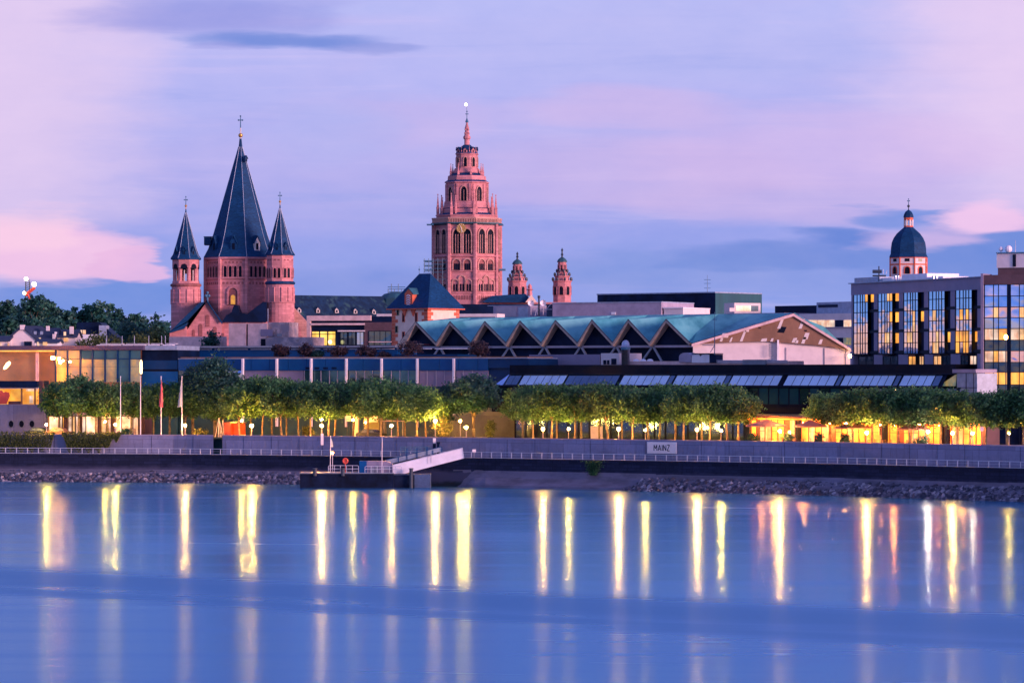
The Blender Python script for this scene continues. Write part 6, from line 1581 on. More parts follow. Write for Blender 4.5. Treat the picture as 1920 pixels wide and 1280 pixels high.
for dx in (-.5, .5): m.tube((X(52, y) + dx * 1.6, y, Z(600, y)), (X(52, y) + dx, y, Z(527, y)), .16)
for k in range(9): m.tube((X(52, y) - .6, y, Z(560 - 4 * k, y)), (X(52, y) + .6, y, Z(557 - 4 * k, y)), .09)
m.build('mast', M['iron'], T)
m = MB(); m.tube((X(48, y), y, Z(553, y)), (X(65, y), y, Z(539, y)), .45); m.tube((X(49, y), y, Z(550, y)), (X(66, y), y, Z(536, y)), .15); m.tube((X(52, y), y, Z(552, y)), (X(58, y), y, Z(565, y)), .3); m.build('jib', M['red_paint'], T)
for a_, b_, r_ in ((49.5, 523, .5), (64.5, 533, .62), (46, 549.5, .45)): m = MB(); m.sphere((X(a_, y), y - .6, Z(b_, y)), r_, 8, 6); m.build('lamp', M['lamp_warm'], T)
# ================================================================= street lamps on the terrace
LAMPS = [(87, 796, 4.1, 'lamp_green', .24, 'at the right end of the porthole wall'), (197, 790, 9, 'lamp_green', .17, 'before the lit shop, the smaller of two there'), (216, 796, 4.1, 'lamp_green', .24, 'before the lit shop, the larger of two there'),
         (347, 797, 4.1, 'lamp_yellow', .26, 'beside the flag pole with the pale flag'), (453, 788, 12, 'lamp_green', .20, 'just left of the big orange lamp'), (472, 798, 4.1, 'lamp_orange', .34, 'the large orange one between clipped trees'),
         (603, 798, 4.1, 'lamp_yellow', .31, 'the lower of the double glare left of the kiosk'), (603.5, 787, 12, 'lamp_yellow', .24, 'the upper of the double glare left of the kiosk'), (662, 787, 12, 'lamp_green', .20, 'between the white kiosk and the red light'), (685, 792, 11, 'lamp_red', .18, 'the only red one, above the parked dark car'),
         (734, 798, 4.1, 'lamp_yellow', .24, 'before the open shelter'), (816, 789, 7, 'lamp_yellow', .31, 'inside the large yellow lit bush'), (863, 789, 11, 'lamp_green', .23, 'upper left of the pair before the olive lit wall'), (874, 801, 4.1, 'lamp_green', .28, 'lower right of the pair before the olive lit wall'),
         (1018, 804, 4.1, 'lamp_yellow', .25, 'first from the left under the clipped trees before the sloped glazing'), (1066, 804, 9, 'lamp_green', .21, 'second from the left under the clipped trees before the sloped glazing'), (1160, 804, 4.1, 'lamp_yellow', .30, 'just right of the pale double door'), (1210, 806, 10, 'lamp_green', .19, 'above the left end of the place name board'),
         (1307, 805, 4.1, 'lamp_yellow', .29, 'orange haloed one right of the place name board'), (1352, 807, 9, 'lamp_green', .22, 'last one before the umbrellas'),
         (1462, 808, 4.1, 'lamp_yellow', .26, 'under the right half of the leftmost umbrella'), (1480, 810, 8, 'lamp_yellow', .18, 'smaller one between the first two umbrellas'), (1625, 811, 4.1, 'lamp_yellow', .28, 'right of the third umbrella'), (1740, 809, 6, 'lamp_warmw', .27, 'white one under the rightmost umbrella'),
         (1786, 812, 4.1, 'lamp_yellow', .26, 'yellow one near the right end of the restaurant'), (1824, 812, 9, 'lamp_warmw', .19, 'white one at the right end of the restaurant'), (1892, 812, 8, 'lamp_green', .12, 'small dim one at the far right under the trees')]
mat('lamp_warmw', (1, .9, .8), .4, 0, 1, emit=(1., .55, .34), es=1000)
def lamp_proto():
    T = thing('street_lamp', 'x', 'street lamp', 0, 0, 0)
    return T
random.seed(2)
pmesh = None
for px, py, off, mt, r, where in LAMPS:
    Y = BY(px, off); x = X(px, Y); zc = Z(py, Y); r *= .66
    T = thing('street_lamp', 'globe street lamp ' + where, 'street lamp', x, Y, Z_PLAZA, 'globe lamps along the terrace')
    m = MB(); m.sphere((x, Y, zc), r, 12, 8); m.build('globe', M[mt], T, smooth=True)
    m = MB(); m.tube((x, Y, Z_PLAZA), (x, Y, zc - r * .96), .055, .04, 8); m.loft(x, Y, [(Z_PLAZA, .12), (Z_PLAZA + .2, .1), (Z_PLAZA + .25, .06)], 8); m.loft(x, Y, [(zc - r - .05, .08), (zc - r * .9, .11)], 8); m.build('post', M['mullion_pale'], T)
# bright floodlights on the left glass hall
T = thing('floodlight', 'cluster of glaring orange floodlights on the facade of the far left glass hall', 'floodlight', X(105, BY(105, 26)), BY(105, 26), Z(690, BY(105, 26)))
y = BY(105, 26) - 4
for px, py, r in ((99, 671, .36), (111, 671, .2), (111, 674.5, .2), (118, 676, .2), (113, 680, .24), (131.5, 678, .2)):
    m = MB(); m.sphere((X(px, y), y, Z(py, y)), r, 10, 6, .8); m.build('lamp', M['lamp_flood'] if 'lamp_flood' in M else mat('lamp_flood', (1, .8, .4), .4, 0, 1, emit=(1., .27, .03), es=260), T)
m = MB(); m.tube((X(105, y), y + .2, Z(716, y)), (X(105, y), y + .2, Z(668, y)), .08); m.tube((X(98, y), y + .2, Z(672, y)), (X(132, y), y + .2, Z(678, y)), .05); m.build('bracket', M['iron'], T)
T = thing('wall_lamp', 'tall narrow orange wall light at the right corner of the glass hall', 'lamp', X(265, y), y, Z(702, y)); m = MB()
m.loft(X(264.5, y), y, [(Z(701, y), .12), (Z(697, y), .2), (Z(680, y), .2), (Z(675, y), .1)], 8); m.build('globe', M['lamp_faint'], T); m = MB(); m.box(X(264.5, y) - .05, X(264.5, y) + .05, y, y + .9, Z(690, y), Z(688, y)); m.build('bracket', M['iron'], T)
y = BY(12, 25); T = thing('wall_lamp', 'slanted oval orange light on the dark wall at the far left', 'lamp', X(13, y), y, Z(692, y)); m = MB()
m.prism([(X(a_, y), y, Z(b_, y)) for a_, b_ in ((6, 692), (7, 688), (12, 680), (17, 677), (20, 679), (19, 683), (13, 690), (9, 692.5))], (0, .2, 0)); m.build('globe', M['lamp_faint'], T); m = MB(); m.box(X(12, y), X(13, y), y + .2, y + 2, Z(686, y), Z(685, y)); m.build('bracket', M['iron'], T)
# hotel window lamp
y = 465.; T = thing('street_lamp', 'tall street lamp glowing before the lit hotel wing windows at far right', 'street lamp', X(1886, y), y, Z_PLAZA); m = MB(); m.sphere((X(1886, y), y, Z(632, y)), .26, 10, 8, 1.3); m.build('globe', M['lamp_mid'], T)
m = MB(); m.tube((X(1886, y), y, Z_PLAZA), (X(1886, y), y, Z(636, y)), .07); m.build('post', M['iron'], T)
# ================================================================= lit restaurant and its umbrellas
def restaurant():
    R = Ln(1398, BY(1398, 15), 1840, BY(1840, 14)); z = lambda py: R.z(1620, py); c = R.P(R.L / 2)
    T = thing('restaurant', 'glowing orange restaurant front with tall windows under a lit eaves strip, right', 'building', c.x, c.y, Z_PLAZA)
    m = MB(); R.bx(m, 0, R.L, Z_PLAZA, z(786), -4, -.8); m.build('wall', M['brown_panel'], T)
    m = MB(); R.bx(m, R.t(1410), R.t(1835), z(788), z(785.5), -2, 1.1); m.build('lit_eaves', M['lit_rest'], T)
    m = MB(); R.bx(m, R.t(1400), R.t(1838), z(785.5), z(781), -3, 1.4); m.build('canopy', M['brown_panel'], T)
    edges = [1402, 1412, 1418, 1428, 1440, 1452, 1464, 1474, 1484, 1496, 1510, 1522, 1534, 1548, 1560, 1572, 1582, 1592, 1604, 1616, 1630, 1644, 1652, 1662, 1676, 1688, 1702, 1716, 1730, 1744, 1758, 1766, 1778, 1790, 1800, 1812, 1824, 1834]
    random.seed(14)
    for i, (a_, b_) in enumerate(zip(edges, edges[1:])):
        mt = random.choice(['lit_rest', 'lit_rest', 'lit_orange', 'lit_rest', 'lit_rest', 'lit_amber'])
        if i in (1, 6, 13, 21, 24, 30): mt = 'brown_panel'
        f = bar_frame(R, T, R.t(a_), R.t(b_), Z_PLAZA + .1, z(788.5), -.78, M['brown_panel'], M[mt], 0, 1 if i % 3 else 0, .07)
    m = MB()
    for px in (1493, 1655, 1765, 1772): R.bx(m, R.t(px), R.t(px) + .35, Z_PLAZA, z(786), -.7, .2)
    m.build('pillar', M['navy_panel'], T)
    # umbrellas
    U = [(1437, 41, 786, 5, 'leftmost of four big square umbrellas before the restaurant, fully open'), (1519, 33, 787, 8, 'second from left of four big square umbrellas, left of the clipped trees'), (1601, 38, 790, 8, 'third from left of four big square umbrellas, crossed by a tree trunk'), (1713, 32, 792, 8, 'rightmost of four big square umbrellas, over the low hedge')]
    for px, hw, top, off, lab in U:
        Y = BY(px, off); x = X(px, Y); w_ = hw * PM(Y); zt, zb_ = Z(top, Y), Z(top + 11, Y)
        T = thing('parasol', lab, 'umbrella', x, Y, Z_PLAZA, 'umbrellas of the restaurant')
        m = MB(); vs = [(x, Y, zt)]; n = 8
        ring = []
        for k in range(n):
            t = 2 * math.pi * (k + .5) / n; r = w_; ring.append((x + r * math.cos(t), Y + r * math.sin(t), zb_))
        lo = [(a_, b_, c_ - .18) for a_, b_, c_ in ring]
        m.add(vs + ring + lo, [(0, 1 + k, 1 + (k + 1) % n) for k in range(n)] + [(1 + k, 1 + n + k, 1 + n + (k + 1) % n, 1 + (k + 1) % n) for k in range(n)])
        cn = m.build('canopy', M['awning'], T)
        m = MB()
        for k in range(n): m.tube((x, Y, zt - .12), (ring[k][0] * .98 + x * .02, ring[k][1] * .98 + Y * .02, ring[k][2] + .0), .025, None, 4)
        m.build('ribs', M['iron'], cn)
        m = MB(); m.tube((x, Y, Z_PLAZA), (x, Y, zt + .12), .05, None, 8); m.loft(x, Y, [(Z_PLAZA, .4), (Z_PLAZA + .1, .35)], 12); m.build('pole', M['mullion_pale'], T)
    # tables with chairs
    random.seed(6)
    for i in range(11):
        px = 1416 + i * 30; Y = BY(px, 6.2 + (i % 3)); x = X(px, Y)
        T = thing('cafe_table', f'small round cafe table with its chairs, {ORD[i]} from the left on the restaurant terrace', 'table', x, Y, Z_PLAZA, 'tables on the restaurant terrace')
        m = MB(); m.loft(x, Y, [(Z_PLAZA + .7, .38), (Z_PLAZA + .74, .4), (Z_PLAZA + .75, .4)], 14); m.build('table_top', M['brown_panel'], T)
        m = MB(); m.tube((x, Y, Z_PLAZA), (x, Y, Z_PLAZA + .7), .04); m.loft(x, Y, [(Z_PLAZA, .25), (Z_PLAZA + .04, .2)], 10); m.build('stem', M['iron'], T)
        for sg in (-1, 1):
            cx = x + sg * .75; C_ = thing('cafe_chair', f'{"left" if sg < 0 else "right"} slim chair at the {ORD[i]} cafe table from the left', 'chair', cx, Y, Z_PLAZA, 'chairs on the restaurant terrace')
            m = MB(); m.box(cx - .2, cx + .2, Y - .2, Y + .2, Z_PLAZA + .43, Z_PLAZA + .46); m.build('seat', M['brown_panel'], C_)
            m = MB(); bx_ = cx + sg * .2; m.box(bx_ - .02, bx_ + .02, Y - .2, Y + .2, Z_PLAZA + .46, Z_PLAZA + .9); m.build('backrest', M['brown_panel'], C_)
            for lx in (-.18, .18):
                for ly in (-.18, .18): m = MB(); m.tube((cx + lx, Y + ly, Z_PLAZA), (cx + lx, Y + ly, Z_PLAZA + .43), .018, None, 5); m.build('leg', M['iron'], C_)
restaurant()
for i, px in enumerate((1428, 1450, 1506, 1530, 1556, 1586, 1650, 1676, 1722, 1762, 1806)):  # added orange lamps that strengthen the streaks on the water
    Y = BY(px, 12.2); x = X(px, Y); zc = Z(793.5 + (px - 1428) * .01, Y)
    T = thing('pendant_lamp', f'orange pendant lamp under the restaurant eaves, {ORD[i]} from the left', 'lamp', x, Y, zc, 'pendant lamps under the restaurant eaves')
    m = MB(); m.sphere((x, Y, zc), .13 + .04 * (i % 3), 10, 6); m.build('bulb', M['lamp_pendant'] if 'lamp_pendant' in M else mat('lamp_pendant', (1, .6, .3), .4, 0, 1, emit=(1., .20, .025), es=1300), T)
    m = MB(); m.tube((x, Y, zc + .08), (x, Y, zc + .5), .012, None, 5); m.loft(x, Y, [(zc + .06, .13), (zc + .16, .05)], 10); m.build('shade', M['iron'], T)
# ================================================================= place name board
def name_board():
    p0, p1 = 1214.3, 1268.7; Y0, Y1 = BY(p0, 2.9), BY(p1, 2.9); L = Ln(p0, Y0, p1, Y1); c = L.P(L.L / 2)
    z0, z1 = L.z(1241, 849.3), L.z(1241, 829); T = thing('name_board', 'pale pink rectangular board lettered MAINZ on the concrete quay wall', 'sign', c.x, c.y, z0)
    m = MB(); L.bx(m, 0, L.L, z0, z1, .02, .09); m.build('board', M['sign_pink'], T)
    m = MB(); L.bx(m, -.05, L.L + .05, z0 - .05, z1 + .05, .0, .05); m.build('frame', M['paint_white'], T)
    # letters as flat strokes on a 10-unit high grid
    S = dict(M=[((0, 0), (0, 10)), ((0, 10), (3, 3.6)), ((3, 3.6), (6, 10)), ((6, 10), (6, 0))], A=[((0, 0), (2.9, 10)), ((2.9, 10), (5.8, 0)), ((1.1, 3.2), (4.7, 3.2))], I=[((0, 0), (0, 10))],
             N=[((0, 0), (0, 10)), ((0, 10), (5.2, 0)), ((5.2, 0), (5.2, 10))], Z=[((0, 10), (4.8, 10)), ((4.8, 10), (0, 0)), ((0, 0), (4.8, 0))])
    W_ = dict(M=6, A=5.8, I=0, N=5.2, Z=4.8); H_ = (z1 - z0) * .53; u = H_ / 10; tot = sum(W_[c] for c in 'MAINZ') + 4 * 2.5; t = L.L / 2 - tot * u / 2; zb_ = z0 + (z1 - z0) * .235; th = .78 * u
    for ch in 'MAINZ':
        m = MB(); kk = 0
        for (a0, b0), (a1, b1) in S[ch]:
            a, b = Vector((a0, b0)), Vector((a1, b1)); d = (b - a).normalized(); n = Vector((-d.y, d.x)) * th; a = a - d * .0; kk += 1; o = .092 + .002 * kk
            pts = [a * 1 + n / u, b * 1 + n / u, b * 1 - n / u, a * 1 - n / u] if False else [(a.x * u + n.x, a.y * u + n.y), (b.x * u + n.x, b.y * u + n.y), (b.x * u - n.x, b.y * u - n.y), (a.x * u - n.x, a.y * u - n.y)]
            m.prism([L.P(t + x_, o, zb_ + y_) for x_, y_ in pts], -L.n * .01)
        m.build('letter', M['black_letter'], T); t += (W_[ch] + 2.5) * u
name_board()
# ================================================================= landing stage
def jetty():
    Y = 486.0; q = PM(Y); z = lambda py, yy=Y: Z(py, yy)
    zd = z(887.5); x0, x1, x2 = X(562.5, Y), X(738, Y), X(806.5, Y)
    T = thing('landing_stage', 'dark floating pontoon moored before the quay wall, with a pale block at its right end', 'pontoon', (x0 + x2) / 2, Y, -.3)
    m = MB(); m.box(x0, x1, Y, Y + 7, -.4, zd); m.build('hull', M['hull_dark'], T)
    m = MB(); m.box(x0 - .05, x1 + .02, Y - .08, Y + 7.05, zd, zd + .1); m.build('deck_edge', M['steel_grey'], T)
    m = MB(); m.box(x1 + .03, x2, Y + .5, Y + 6.5, -.4, zd - .12); m.build('hull', M['hull_grey'], T)
    m = MB(); m.box(x1 + .03, X(777, Y), Y + .42, Y + .5, -.4, zd - .2); m.build('hull_plate', M['hull_dark'], T)
    for px in (590.5, 771, 643): 
        m = MB(); x = X(px, Y); m.loft(x, Y - .1, [(-.4 if px > 700 else zd - .3, .26), (z(879), .26), (z(878.5), .36), (z(877.5), .36), (z(877), .2)], 10); m.build('bollard', M['iron'], T)
    def rail(pa, pb, top, dy, loops=1, mt='rail_white'):
        m = MB(); zt = z(top); a_, b_ = X(pa, Y), X(pb, Y); y_ = Y + dy
        for zz in (zt, (zt + zd) / 2 + .1): m.tube((a_ + (.12 if zz == zt else 0), y_, zz), (b_ - (.12 if zz == zt else 0), y_, zz), .035, None, 6)
        n = max(2, int((b_ - a_) / .72)); 
        for k in range(n + 1): xx = a_ + (b_ - a_) * k / n; m.tube((xx, y_, zd + .05), (xx, y_, zt - (.1 if k in (0, n) else 0)), .035, None, 6)
        for e, s in ((a_, 1), (b_, -1)): m.tube((e, y_, zt - .1), (e + .12 * s, y_, zt), .035, None, 6)
        m.build('handrail', M[mt], T)
    rail(615.5, 672, 872.5, .3); rail(684, 753, 874, .5)
    m = MB(); m.box(X(673, Y), X(687, Y), Y + 1.2, Y + 4, zd, z(864.5)); m.build('cabin', M['blue_panel'], T)
    m = MB(); m.prism([(X(a_, Y), Y + 1.4, z(b_)) for a_, b_ in ((687, 887), (687, 864.5), (722, 864.5), (735, 870), (735, 887))], (0, 2.5, 0)); m.build('cabin', M['lilac_panel'], T, label='pale landing shelter block')
    m = MB()
    for a_, b_, c_, d_ in ((693, 877, 701, 887), (703, 873, 709, 887), (718, 876, 731, 880)): m.box(X(a_, Y), X(b_ if b_ < 720 and b_ > a_ else c_, Y), Y + 1.3, Y + 1.38, z(d_), z(b_ if b_ > 800 else c_))
    m.build('window', M['steel_grey'], T)
    # gangway
    G = thing('gangway', 'long pale sloping gangway with solid white sides rising from the pontoon to the promenade', 'gangway', X(800, Y), Y + 3, 1)
    ys = (Y + 1.0, Y + 3.2)
    pts = [(735.5, 871.5), (867, 839.5), (870, 859), (758, 888), (736, 888)]
    def side(yy, mt, th=.14, pts=pts): m = MB(); m.prism([(X(a_, Y) , yy, z(b_)) for a_, b_ in pts], (0, th, 0)); return m
    side(ys[0], 0).build('side_panel', M['paint_white'], G)
    m = MB(); m.prism([(X(a_, Y), ys[0] - .05, z(b_)) for a_, b_ in ((735.5, 871.2), (867, 839.2), (867.2, 840.8), (735.8, 872.8))], (0, .24, 0)); m.prism([(X(a_, Y), ys[0] - .05, z(b_)) for a_, b_ in ((865.5, 841), (867.2, 840.8), (870.2, 859), (868.5, 859.4))], (0, .24, 0)); m.build('side_rim', M['rail_white'], G)
    m = MB(); m.prism([(X(a_, Y), ys[0] + .14, z(b_)) for a_, b_ in ((740, 884), (869, 855), (869, 857.5), (744, 887))], (0, 2.2, 0)); m.build('walkway', M['steel_grey'], G)
    # far side: second gangway rail with posts, higher
    m = MB(); yy = Y + 5.2
    for k in range(6): pass
    P2 = [(720, 864), (827, 838.5), (828, 847), (722, 873)]
    m.prism([(X(a_, Y), yy, z(b_)) for a_, b_ in P2], (0, .05, 0)); m.build('far_panel', M['lead'], G)
    m = MB()
    for px, t, b in ((761, 842, 864), (780, 841, 860), (799, 839, 856), (810, 845, 853), (745, 858, 868), (827, 839, 850)): m.box(X(px, Y) - .06, X(px, Y) + .06, yy - .1, yy, z(b), z(t))
    m.tube((X(720, Y), yy - .05, z(864)), (X(827, Y), yy - .05, z(838.5)), .05); m.build('post', M['blue_panel'], G)
    m = MB()
    for a_ in (802, 808): m.tube((X(a_, Y), ys[0] - .08, z(869 if a_ < 805 else 868)), (X(a_, Y), ys[0] - .08, z(856 if a_ < 805 else 855)), .02)
    m.tube((X(802, Y), ys[0] - .08, z(856)), (X(808, Y), ys[0] - .08, z(855)), .02); m.build('hatch_frame', M['steel_grey'], G)
    # mesh cage on promenade
    Yp = BY(780, .6); C_ = thing('mesh_gate', 'blue grey mesh gate cage on the promenade above the gangway', 'gate', X(778, Yp), Yp, Z_DECK)
    m = MB(); zz = lambda py: Z(py, Yp)
    for px in (751, 760, 770, 779, 788, 798, 807): m.tube((X(px, Yp), Yp, Z_DECK), (X(px, Yp), Yp, zz(837.5)), .03)
    for py in (837.5, 842, 847): m.tube((X(751, Yp), Yp, zz(py)), (X(807, Yp), Yp, zz(py)), .03)
    for k in range(40): px = 751 + 56 * k / 39; m.tube((X(px, Yp), Yp, zz(848)), (X(px, Yp), Yp, zz(838)), .008, None, 3)
    m.build('mesh', M['iron_blue'], C_)
    # sign boxes
    for px, py0, py1, w_, lab, base in ((604, 812.5, 834, 5, 'narrow tall white sign on a pole before the quay wall, left of the jetty flag', True), (814.5, 821, 831, 5.5, 'white topped dark post at the head of the gangway', True)):
        Ys = BY(px, 1.5); S_ = thing('sign_post', lab, 'sign', X(px, Ys), Ys, Z_DECK)
        m = MB(); m.box(X(px - w_ / 2, Ys), X(px + w_ / 2, Ys), Ys, Ys + .12, Z(py1, Ys), Z(py0, Ys)); m.build('board', M['paint_white'], S_)
        m = MB(); m.box(X(px - (.6 if w_ < 5.2 else w_ / 2), Ys), X(px + (.6 if w_ < 5.2 else w_ / 2), Ys), Ys + .02, Ys + .1, Z_DECK, Z(py1, Ys)); m.build('post', M['navy_panel'], S_)
    Ys = BY(821, 1.2); S_ = thing('machine', 'small dark box machine right of the white topped post at the gangway head', 'machine', X(821, Ys), Ys, Z_DECK); m = MB(); m.box(X(819, Ys), X(824, Ys), Ys, Ys + .4, Z_DECK, Z(829, Ys)); m.box(X(818.5, Ys), X(825, Ys), Ys - .1, Ys + .5, Z(832, Ys), Z(828, Ys)); m.build('cabinet', M['navy_panel'], S_)
    Ys = BY(889, .2); S_ = thing('sign_board', 'small square white board on the promenade railing right of the gangway', 'sign', X(889, Ys), Ys, Z_DECK); m = MB(); m.box(X(885.5, Ys), X(892.5, Ys), Ys - .1, Ys - .02, Z(848, Ys), Z(842, Ys)); m.build('board', M['paint_white'], S_)
    m = MB(); m.box(X(888.7, Ys), X(889.3, Ys), Ys - .02, Ys + .04, Z_DECK, Z(848, Ys)); m.build('post', M['rail_white'], S_)
    # masts on the pontoon
    for px, top, lab in ((618.5, 818, 'slim white pole with a small pennant on the left half of the pontoon'), (715.5, 819, 'slim white bare pole in the middle of the pontoon')):
        Pm = thing('flag_pole', lab, 'pole', X(px, Y), Y + 1, zd); yy = Y + 1
        m = MB(); m.tube((X(px, Y), yy, zd), (X(px + .6, Y), yy, z(top)), .055, .03, 8); m.sphere((X(px + .6, Y), yy, z(top)), .06, 6, 4); m.build('pole', M['paint_white'], Pm)
        if px < 650:
            m = MB(); m.prism([(X(619.5, Y), yy, z(819)), (X(619.5, Y), yy, z(838)), (X(624, Y), yy + .2, z(838)), (X(622.5, Y), yy + .1, z(828))], (0, .02, 0)); m.build('pennant', M['flag_white'], Pm)
    Pm = thing('pier_lamp', 'short pole with a small orange light on the left half of the pontoon', 'lamp', X(623, Y), Y + .8, zd); m = MB(); m.tube((X(623, Y), Y + .8, zd), (X(623, Y), Y + .8, z(852)), .03); m.build('post', M['paint_white'], Pm)
    m = MB(); m.sphere((X(623, Y), Y + .8, z(849)), .16, 8, 6); m.build('globe', mat('lamp_pier', (1, .6, .3), .4, 0, 1, emit=(1., .34, .06), es=90), Pm)
    Pm = thing('life_buoy', 'round orange red lifebuoy holder on a stand behind the pontoon handrail', 'lifebuoy', X(647, Y), Y + .9, zd)
    m = MB(); c = Vector((X(647, Y), Y + .9, z(864))); n = 16; r1, r2 = .30, .10
    vs = []; 
    for k in range(n):
        t = 2 * math.pi * k / n
        for j in range(8): p = 2 * math.pi * j / 8; vs.append(c + Vector(((r1 + r2 * math.cos(p)) * math.cos(t), r2 * math.sin(p), (r1 + r2 * math.cos(p)) * math.sin(t) * 1.05)))
    m.add(vs, [(k * 8 + j, k * 8 + (j + 1) % 8, ((k + 1) % n) * 8 + (j + 1) % 8, ((k + 1) % n) * 8 + j) for k in range(n) for j in range(8)]); m.build('ring', M['red_paint'], Pm, smooth=True)
    m = MB(); m.tube((c.x, c.y + .1, zd), (c.x, c.y + .1, c.z + .2), .05); m.obox(c + Vector((-.25, .08, -.3)), (.5, 0, 0), (0, .04, 0), (0, 0, .6)); m.build('stand', M['red_paint'], Pm)
jetty()
# ================================================================= flag poles on the wall top
for i, (px, flag, lab) in enumerate(((226, None, 'leftmost of four tall slim flag poles on the quay, without a flag'), (263.5, None, 'second from left of four tall slim flag poles, without a flag'), (302, 'flag_red', 'third of four tall flag poles, with a limp red and pink flag'), (341, 'flag_white', 'rightmost of four tall flag poles, with a limp pale greenish flag'))):
    Y = BY(px, 4.0); T = thing('flag_pole', lab, 'flag pole', X(px, Y), Y, Z_PLAZA)
    m = MB(); m.tube((X(px, Y), Y, Z_PLAZA), (X(px, Y), Y, Z(707, Y)), .075, .04, 8); m.sphere((X(px, Y), Y, Z(706, Y)), .09, 8, 6); m.build('pole', M['paint_white'], T)
    if flag:
        s = 1 if i == 2 else -1; vs = []; fs = []; x = X(px, Y); nz = 12
        for k in range(nz + 1):
            f = k / nz; zz = Z(712 + 50 * f, Y); w_ = (.05 + .62 * f ** .8 + .04 * math.sin(k * 2.2))
            for j in range(5): g = j / 4; vs.append((x + (w_ * g * (1 if i == 2 else -.95)) - (.35 * f * (1 if i == 2 else 0)), Y - .08 + .22 * math.sin(g * 7 + f * 2), zz - .12 * g * f))
        for k in range(nz):
            for j in range(4): a_ = k * 5 + j; fs.append((a_, a_ + 1, a_ + 6, a_ + 5))
        m = MB(); m.add(vs, fs); m.build('flag', M[flag], T, smooth=True)
# small ornamental lights / poles behind trees near the restaurant: traffic sign
Y = BY(1841, 5); T = thing('traffic_sign', 'small pale round traffic sign on a pole at the right end of the restaurant', 'sign', X(1841, Y), Y, Z_PLAZA); m = MB(); m.tube((X(1841, Y), Y, Z_PLAZA), (X(1841, Y), Y, Z(800, Y)), .03); m.build('post', M['steel_grey'], T)
m = MB(); c = Vector((X(1841, Y), Y - .05, Z(804, Y))); m.prism([c + Vector((.26 * math.cos(t), 0, .3 * math.sin(t))) for t in [2 * math.pi * k / 14 for k in range(14)]], (0, .04, 0)); m.build('sign_plate', M['paint_white'], T)
# ================================================================= things behind the trees at ground level
def behind(name, label, cat, px0, px1, y0, y1, off, mt, depth=.4, part='panel'):
    L = Ln(px0, BY(px0, off), px1, BY(px1, off)); c = L.P(L.L / 2); T = thing(name, label, cat, c.x, c.y, Z_PLAZA)
    m = MB(); zt = L.z((px0 + px1) / 2, y0); zb_ = Z_PLAZA if y1 is None else L.z((px0 + px1) / 2, y1); L.bx(m, 0, L.L, zb_, zt, -depth, 0); m.build(part, M[mt], T); return T, L
T, L = behind('kiosk', 'red boxy kiosk under the clipped trees right of the rope tent', 'kiosk', 420, 432, 792, None, 10, 'red_paint', 2, 'wall'); m = MB(); L.bx(m, -.1, L.L + .1, L.z(426, 792), L.z(426, 790.5), -2.1, .1); m.build('roof', M['brown_panel'], T)
T, L = behind('market_stall', 'orange brown stall beside the red kiosk', 'stall', 438, 448, 794, None, 11, 'quoin_red', 2, 'wall'); m = MB(); L.bx(m, -.15, L.L + .15, L.z(442, 794), L.z(442, 792), -2.2, .3); m.build('roof', M['brown_panel'], T)
Y = BY(410, 9); T = thing('rope_frame', 'white tent shaped rope climbing frame left of the red kiosk', 'climbing frame', X(411, Y), Y, Z_PLAZA); m = MB()
ap = Vector((X(410.5, Y), Y, Z(783, Y)))
for px, dy in ((403.5, -.6), (408, .8), (414, .8), (419, -.6)): m.tube(ap, (X(px, Y), Y + dy, Z_PLAZA), .035)
ap2 = Vector((X(418, Y), Y, Z(787, Y)))
for px in (413, 420): m.tube(ap2, (X(px, Y), Y, Z_PLAZA), .03)
m.build('rope', M['paint_white'], T); m = MB(); m.tube((ap.x, Y, Z_PLAZA), ap, .05); m.build('mast', M['paint_white'], T)
T, L = behind('kiosk', 'white display board on two legs just left of the narrow lamp behind the trees', 'board', 649.5, 657, 779, 790, 11, 'plaster_wall', .15)
m = MB(); L.bx(m, .05, .12, Z_PLAZA, L.z(653, 790), -.1, 0); L.bx(m, L.L - .12, L.L - .05, Z_PLAZA, L.z(653, 790), -.1, 0); m.build('leg', M['iron'], T)
T, L = behind('kiosk', 'pale kiosk behind the red lamp with a white upper board', 'kiosk', 682, 711, 779, None, 17, 'olive_wall', 2, 'wall'); m = MB(); L.bx(m, .1, L.L - .3, L.z(696, 791), L.z(696, 779.5), .01, .06); m.build('board', M['plaster_wall'], T)
T, L = behind('pale_door', 'pale lit doorway behind the lamp between kiosk and board', 'door', 664, 671, 780, None, 17, 'plaster_wall', .3, 'door')
T = thing('shelter', 'open flat roofed shelter with thin posts behind the lamp near the right kiosk', 'shelter', X(735, BY(735, 12)), BY(735, 12), Z_PLAZA); L = Ln(717, BY(717, 12), 757, BY(757, 12))
m = MB(); L.bx(m, 0, L.L, L.z(737, 790), L.z(737, 788), -2, 0); m.build('roof', M['concrete_lilac'], T)
for px in (719, 754): m = MB(); L.bx(m, L.t(px) - .05, L.t(px) + .05, Z_PLAZA, L.z(737, 790), -.2, -.1); m.build('post', M['steel_grey'], T)
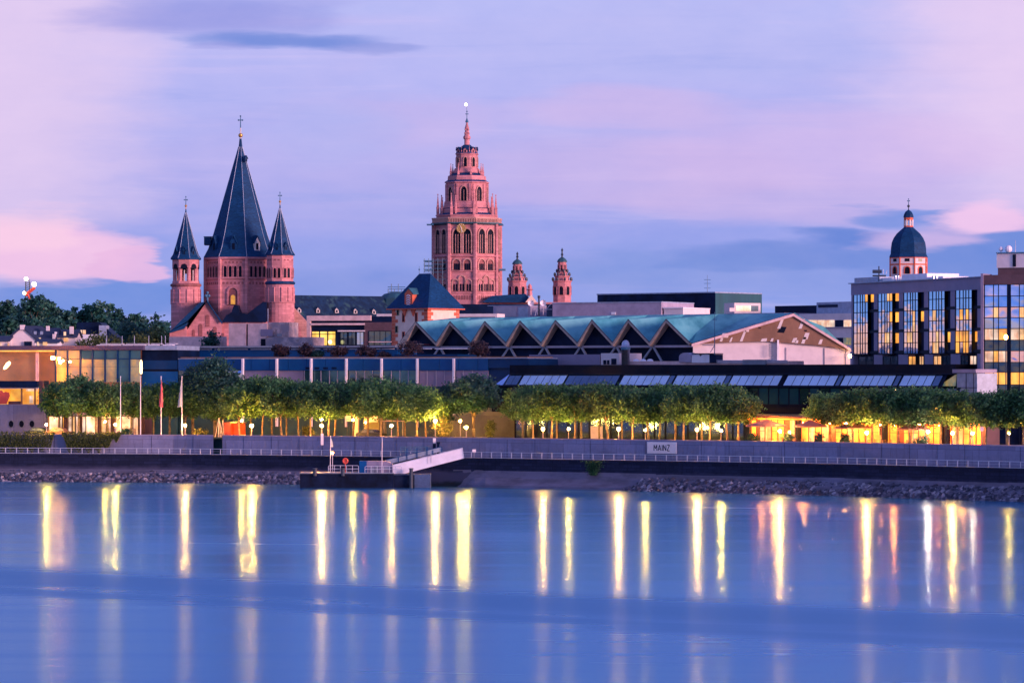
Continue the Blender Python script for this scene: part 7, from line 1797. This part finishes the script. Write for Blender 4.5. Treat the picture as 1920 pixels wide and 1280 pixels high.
T = thing('bench', 'low pale bench under the shelter lamp', 'bench', X(730, BY(730, 7)), BY(730, 7), Z_PLAZA); L = Ln(716, BY(716, 7), 744, BY(744, 7)); m = MB(); L.bx(m, 0, L.L, Z_PLAZA + .4, Z_PLAZA + .47, -.4, 0); m.build('seat', M['paint_white'], T)
m = MB(); L.bx(m, .2, .3, Z_PLAZA, Z_PLAZA + .4, -.35, -.05); L.bx(m, L.L - .3, L.L - .2, Z_PLAZA, Z_PLAZA + .4, -.35, -.05); m.build('leg', M['steel_grey'], T)
def car(px, off, label, mt='car_dark', rot=0.):
    Y = BY(px, off); L = Ln(px - 16, BY(px - 16, off), px + 16, BY(px + 16, off)); T = thing('parked_car', label, 'car', X(px, Y), Y, Z_PLAZA); t0 = L.t(px) - 2.1; z0 = Z_PLAZA
    def pr(pts, o0, o1, mm, nm, par=None):
        m = MB(); m.prism([L.P(t0 + a_, o1, z0 + b_) for a_, b_ in pts], -L.n * (o1 - o0)); return m.build(nm, M[mm], par or T)
    pr([(.1, .3), (4.15, .3), (4.25, .62), (4.1, .82), (3.3, .92), (.9, .95), (.15, .9), (0, .6)], -1.75, 0, mt, 'body')
    pr([(.55, .94), (3.3, .92), (2.75, 1.36), (2.1, 1.45), (1.35, 1.43)], -1.6, -.15, mt, 'cabin')
    for w_ in ([(.8, .97), (1.8, .96), (1.8, 1.36), (1.38, 1.36)], [(1.9, .96), (3.05, .96), (2.65, 1.3), (1.9, 1.37)]): pr(w_, -.16, -.12, 'car_glass', 'window')
    for cx in (.85, 3.35):
        m = MB(); c = L.P(t0 + cx, .02, z0 + .31); m.tube(c, c - L.n * .2, .31, None, 14); w = m.build('wheel', M['black_band'], T)
        m = MB(); m.tube(c + L.n * .005, c - L.n * .1, .17, None, 10); m.build('rim', M['steel_shiny'], w)
car(690, 9, 'dark parked car under the red lamp behind the clipped trees'); car(70, 6, 'dark parked car just left of the leftmost lamp, half hidden by hanging greenery'); car(108, 5.6, 'reddish lit parked car before the left end of the lit shop', 'brown_panel')
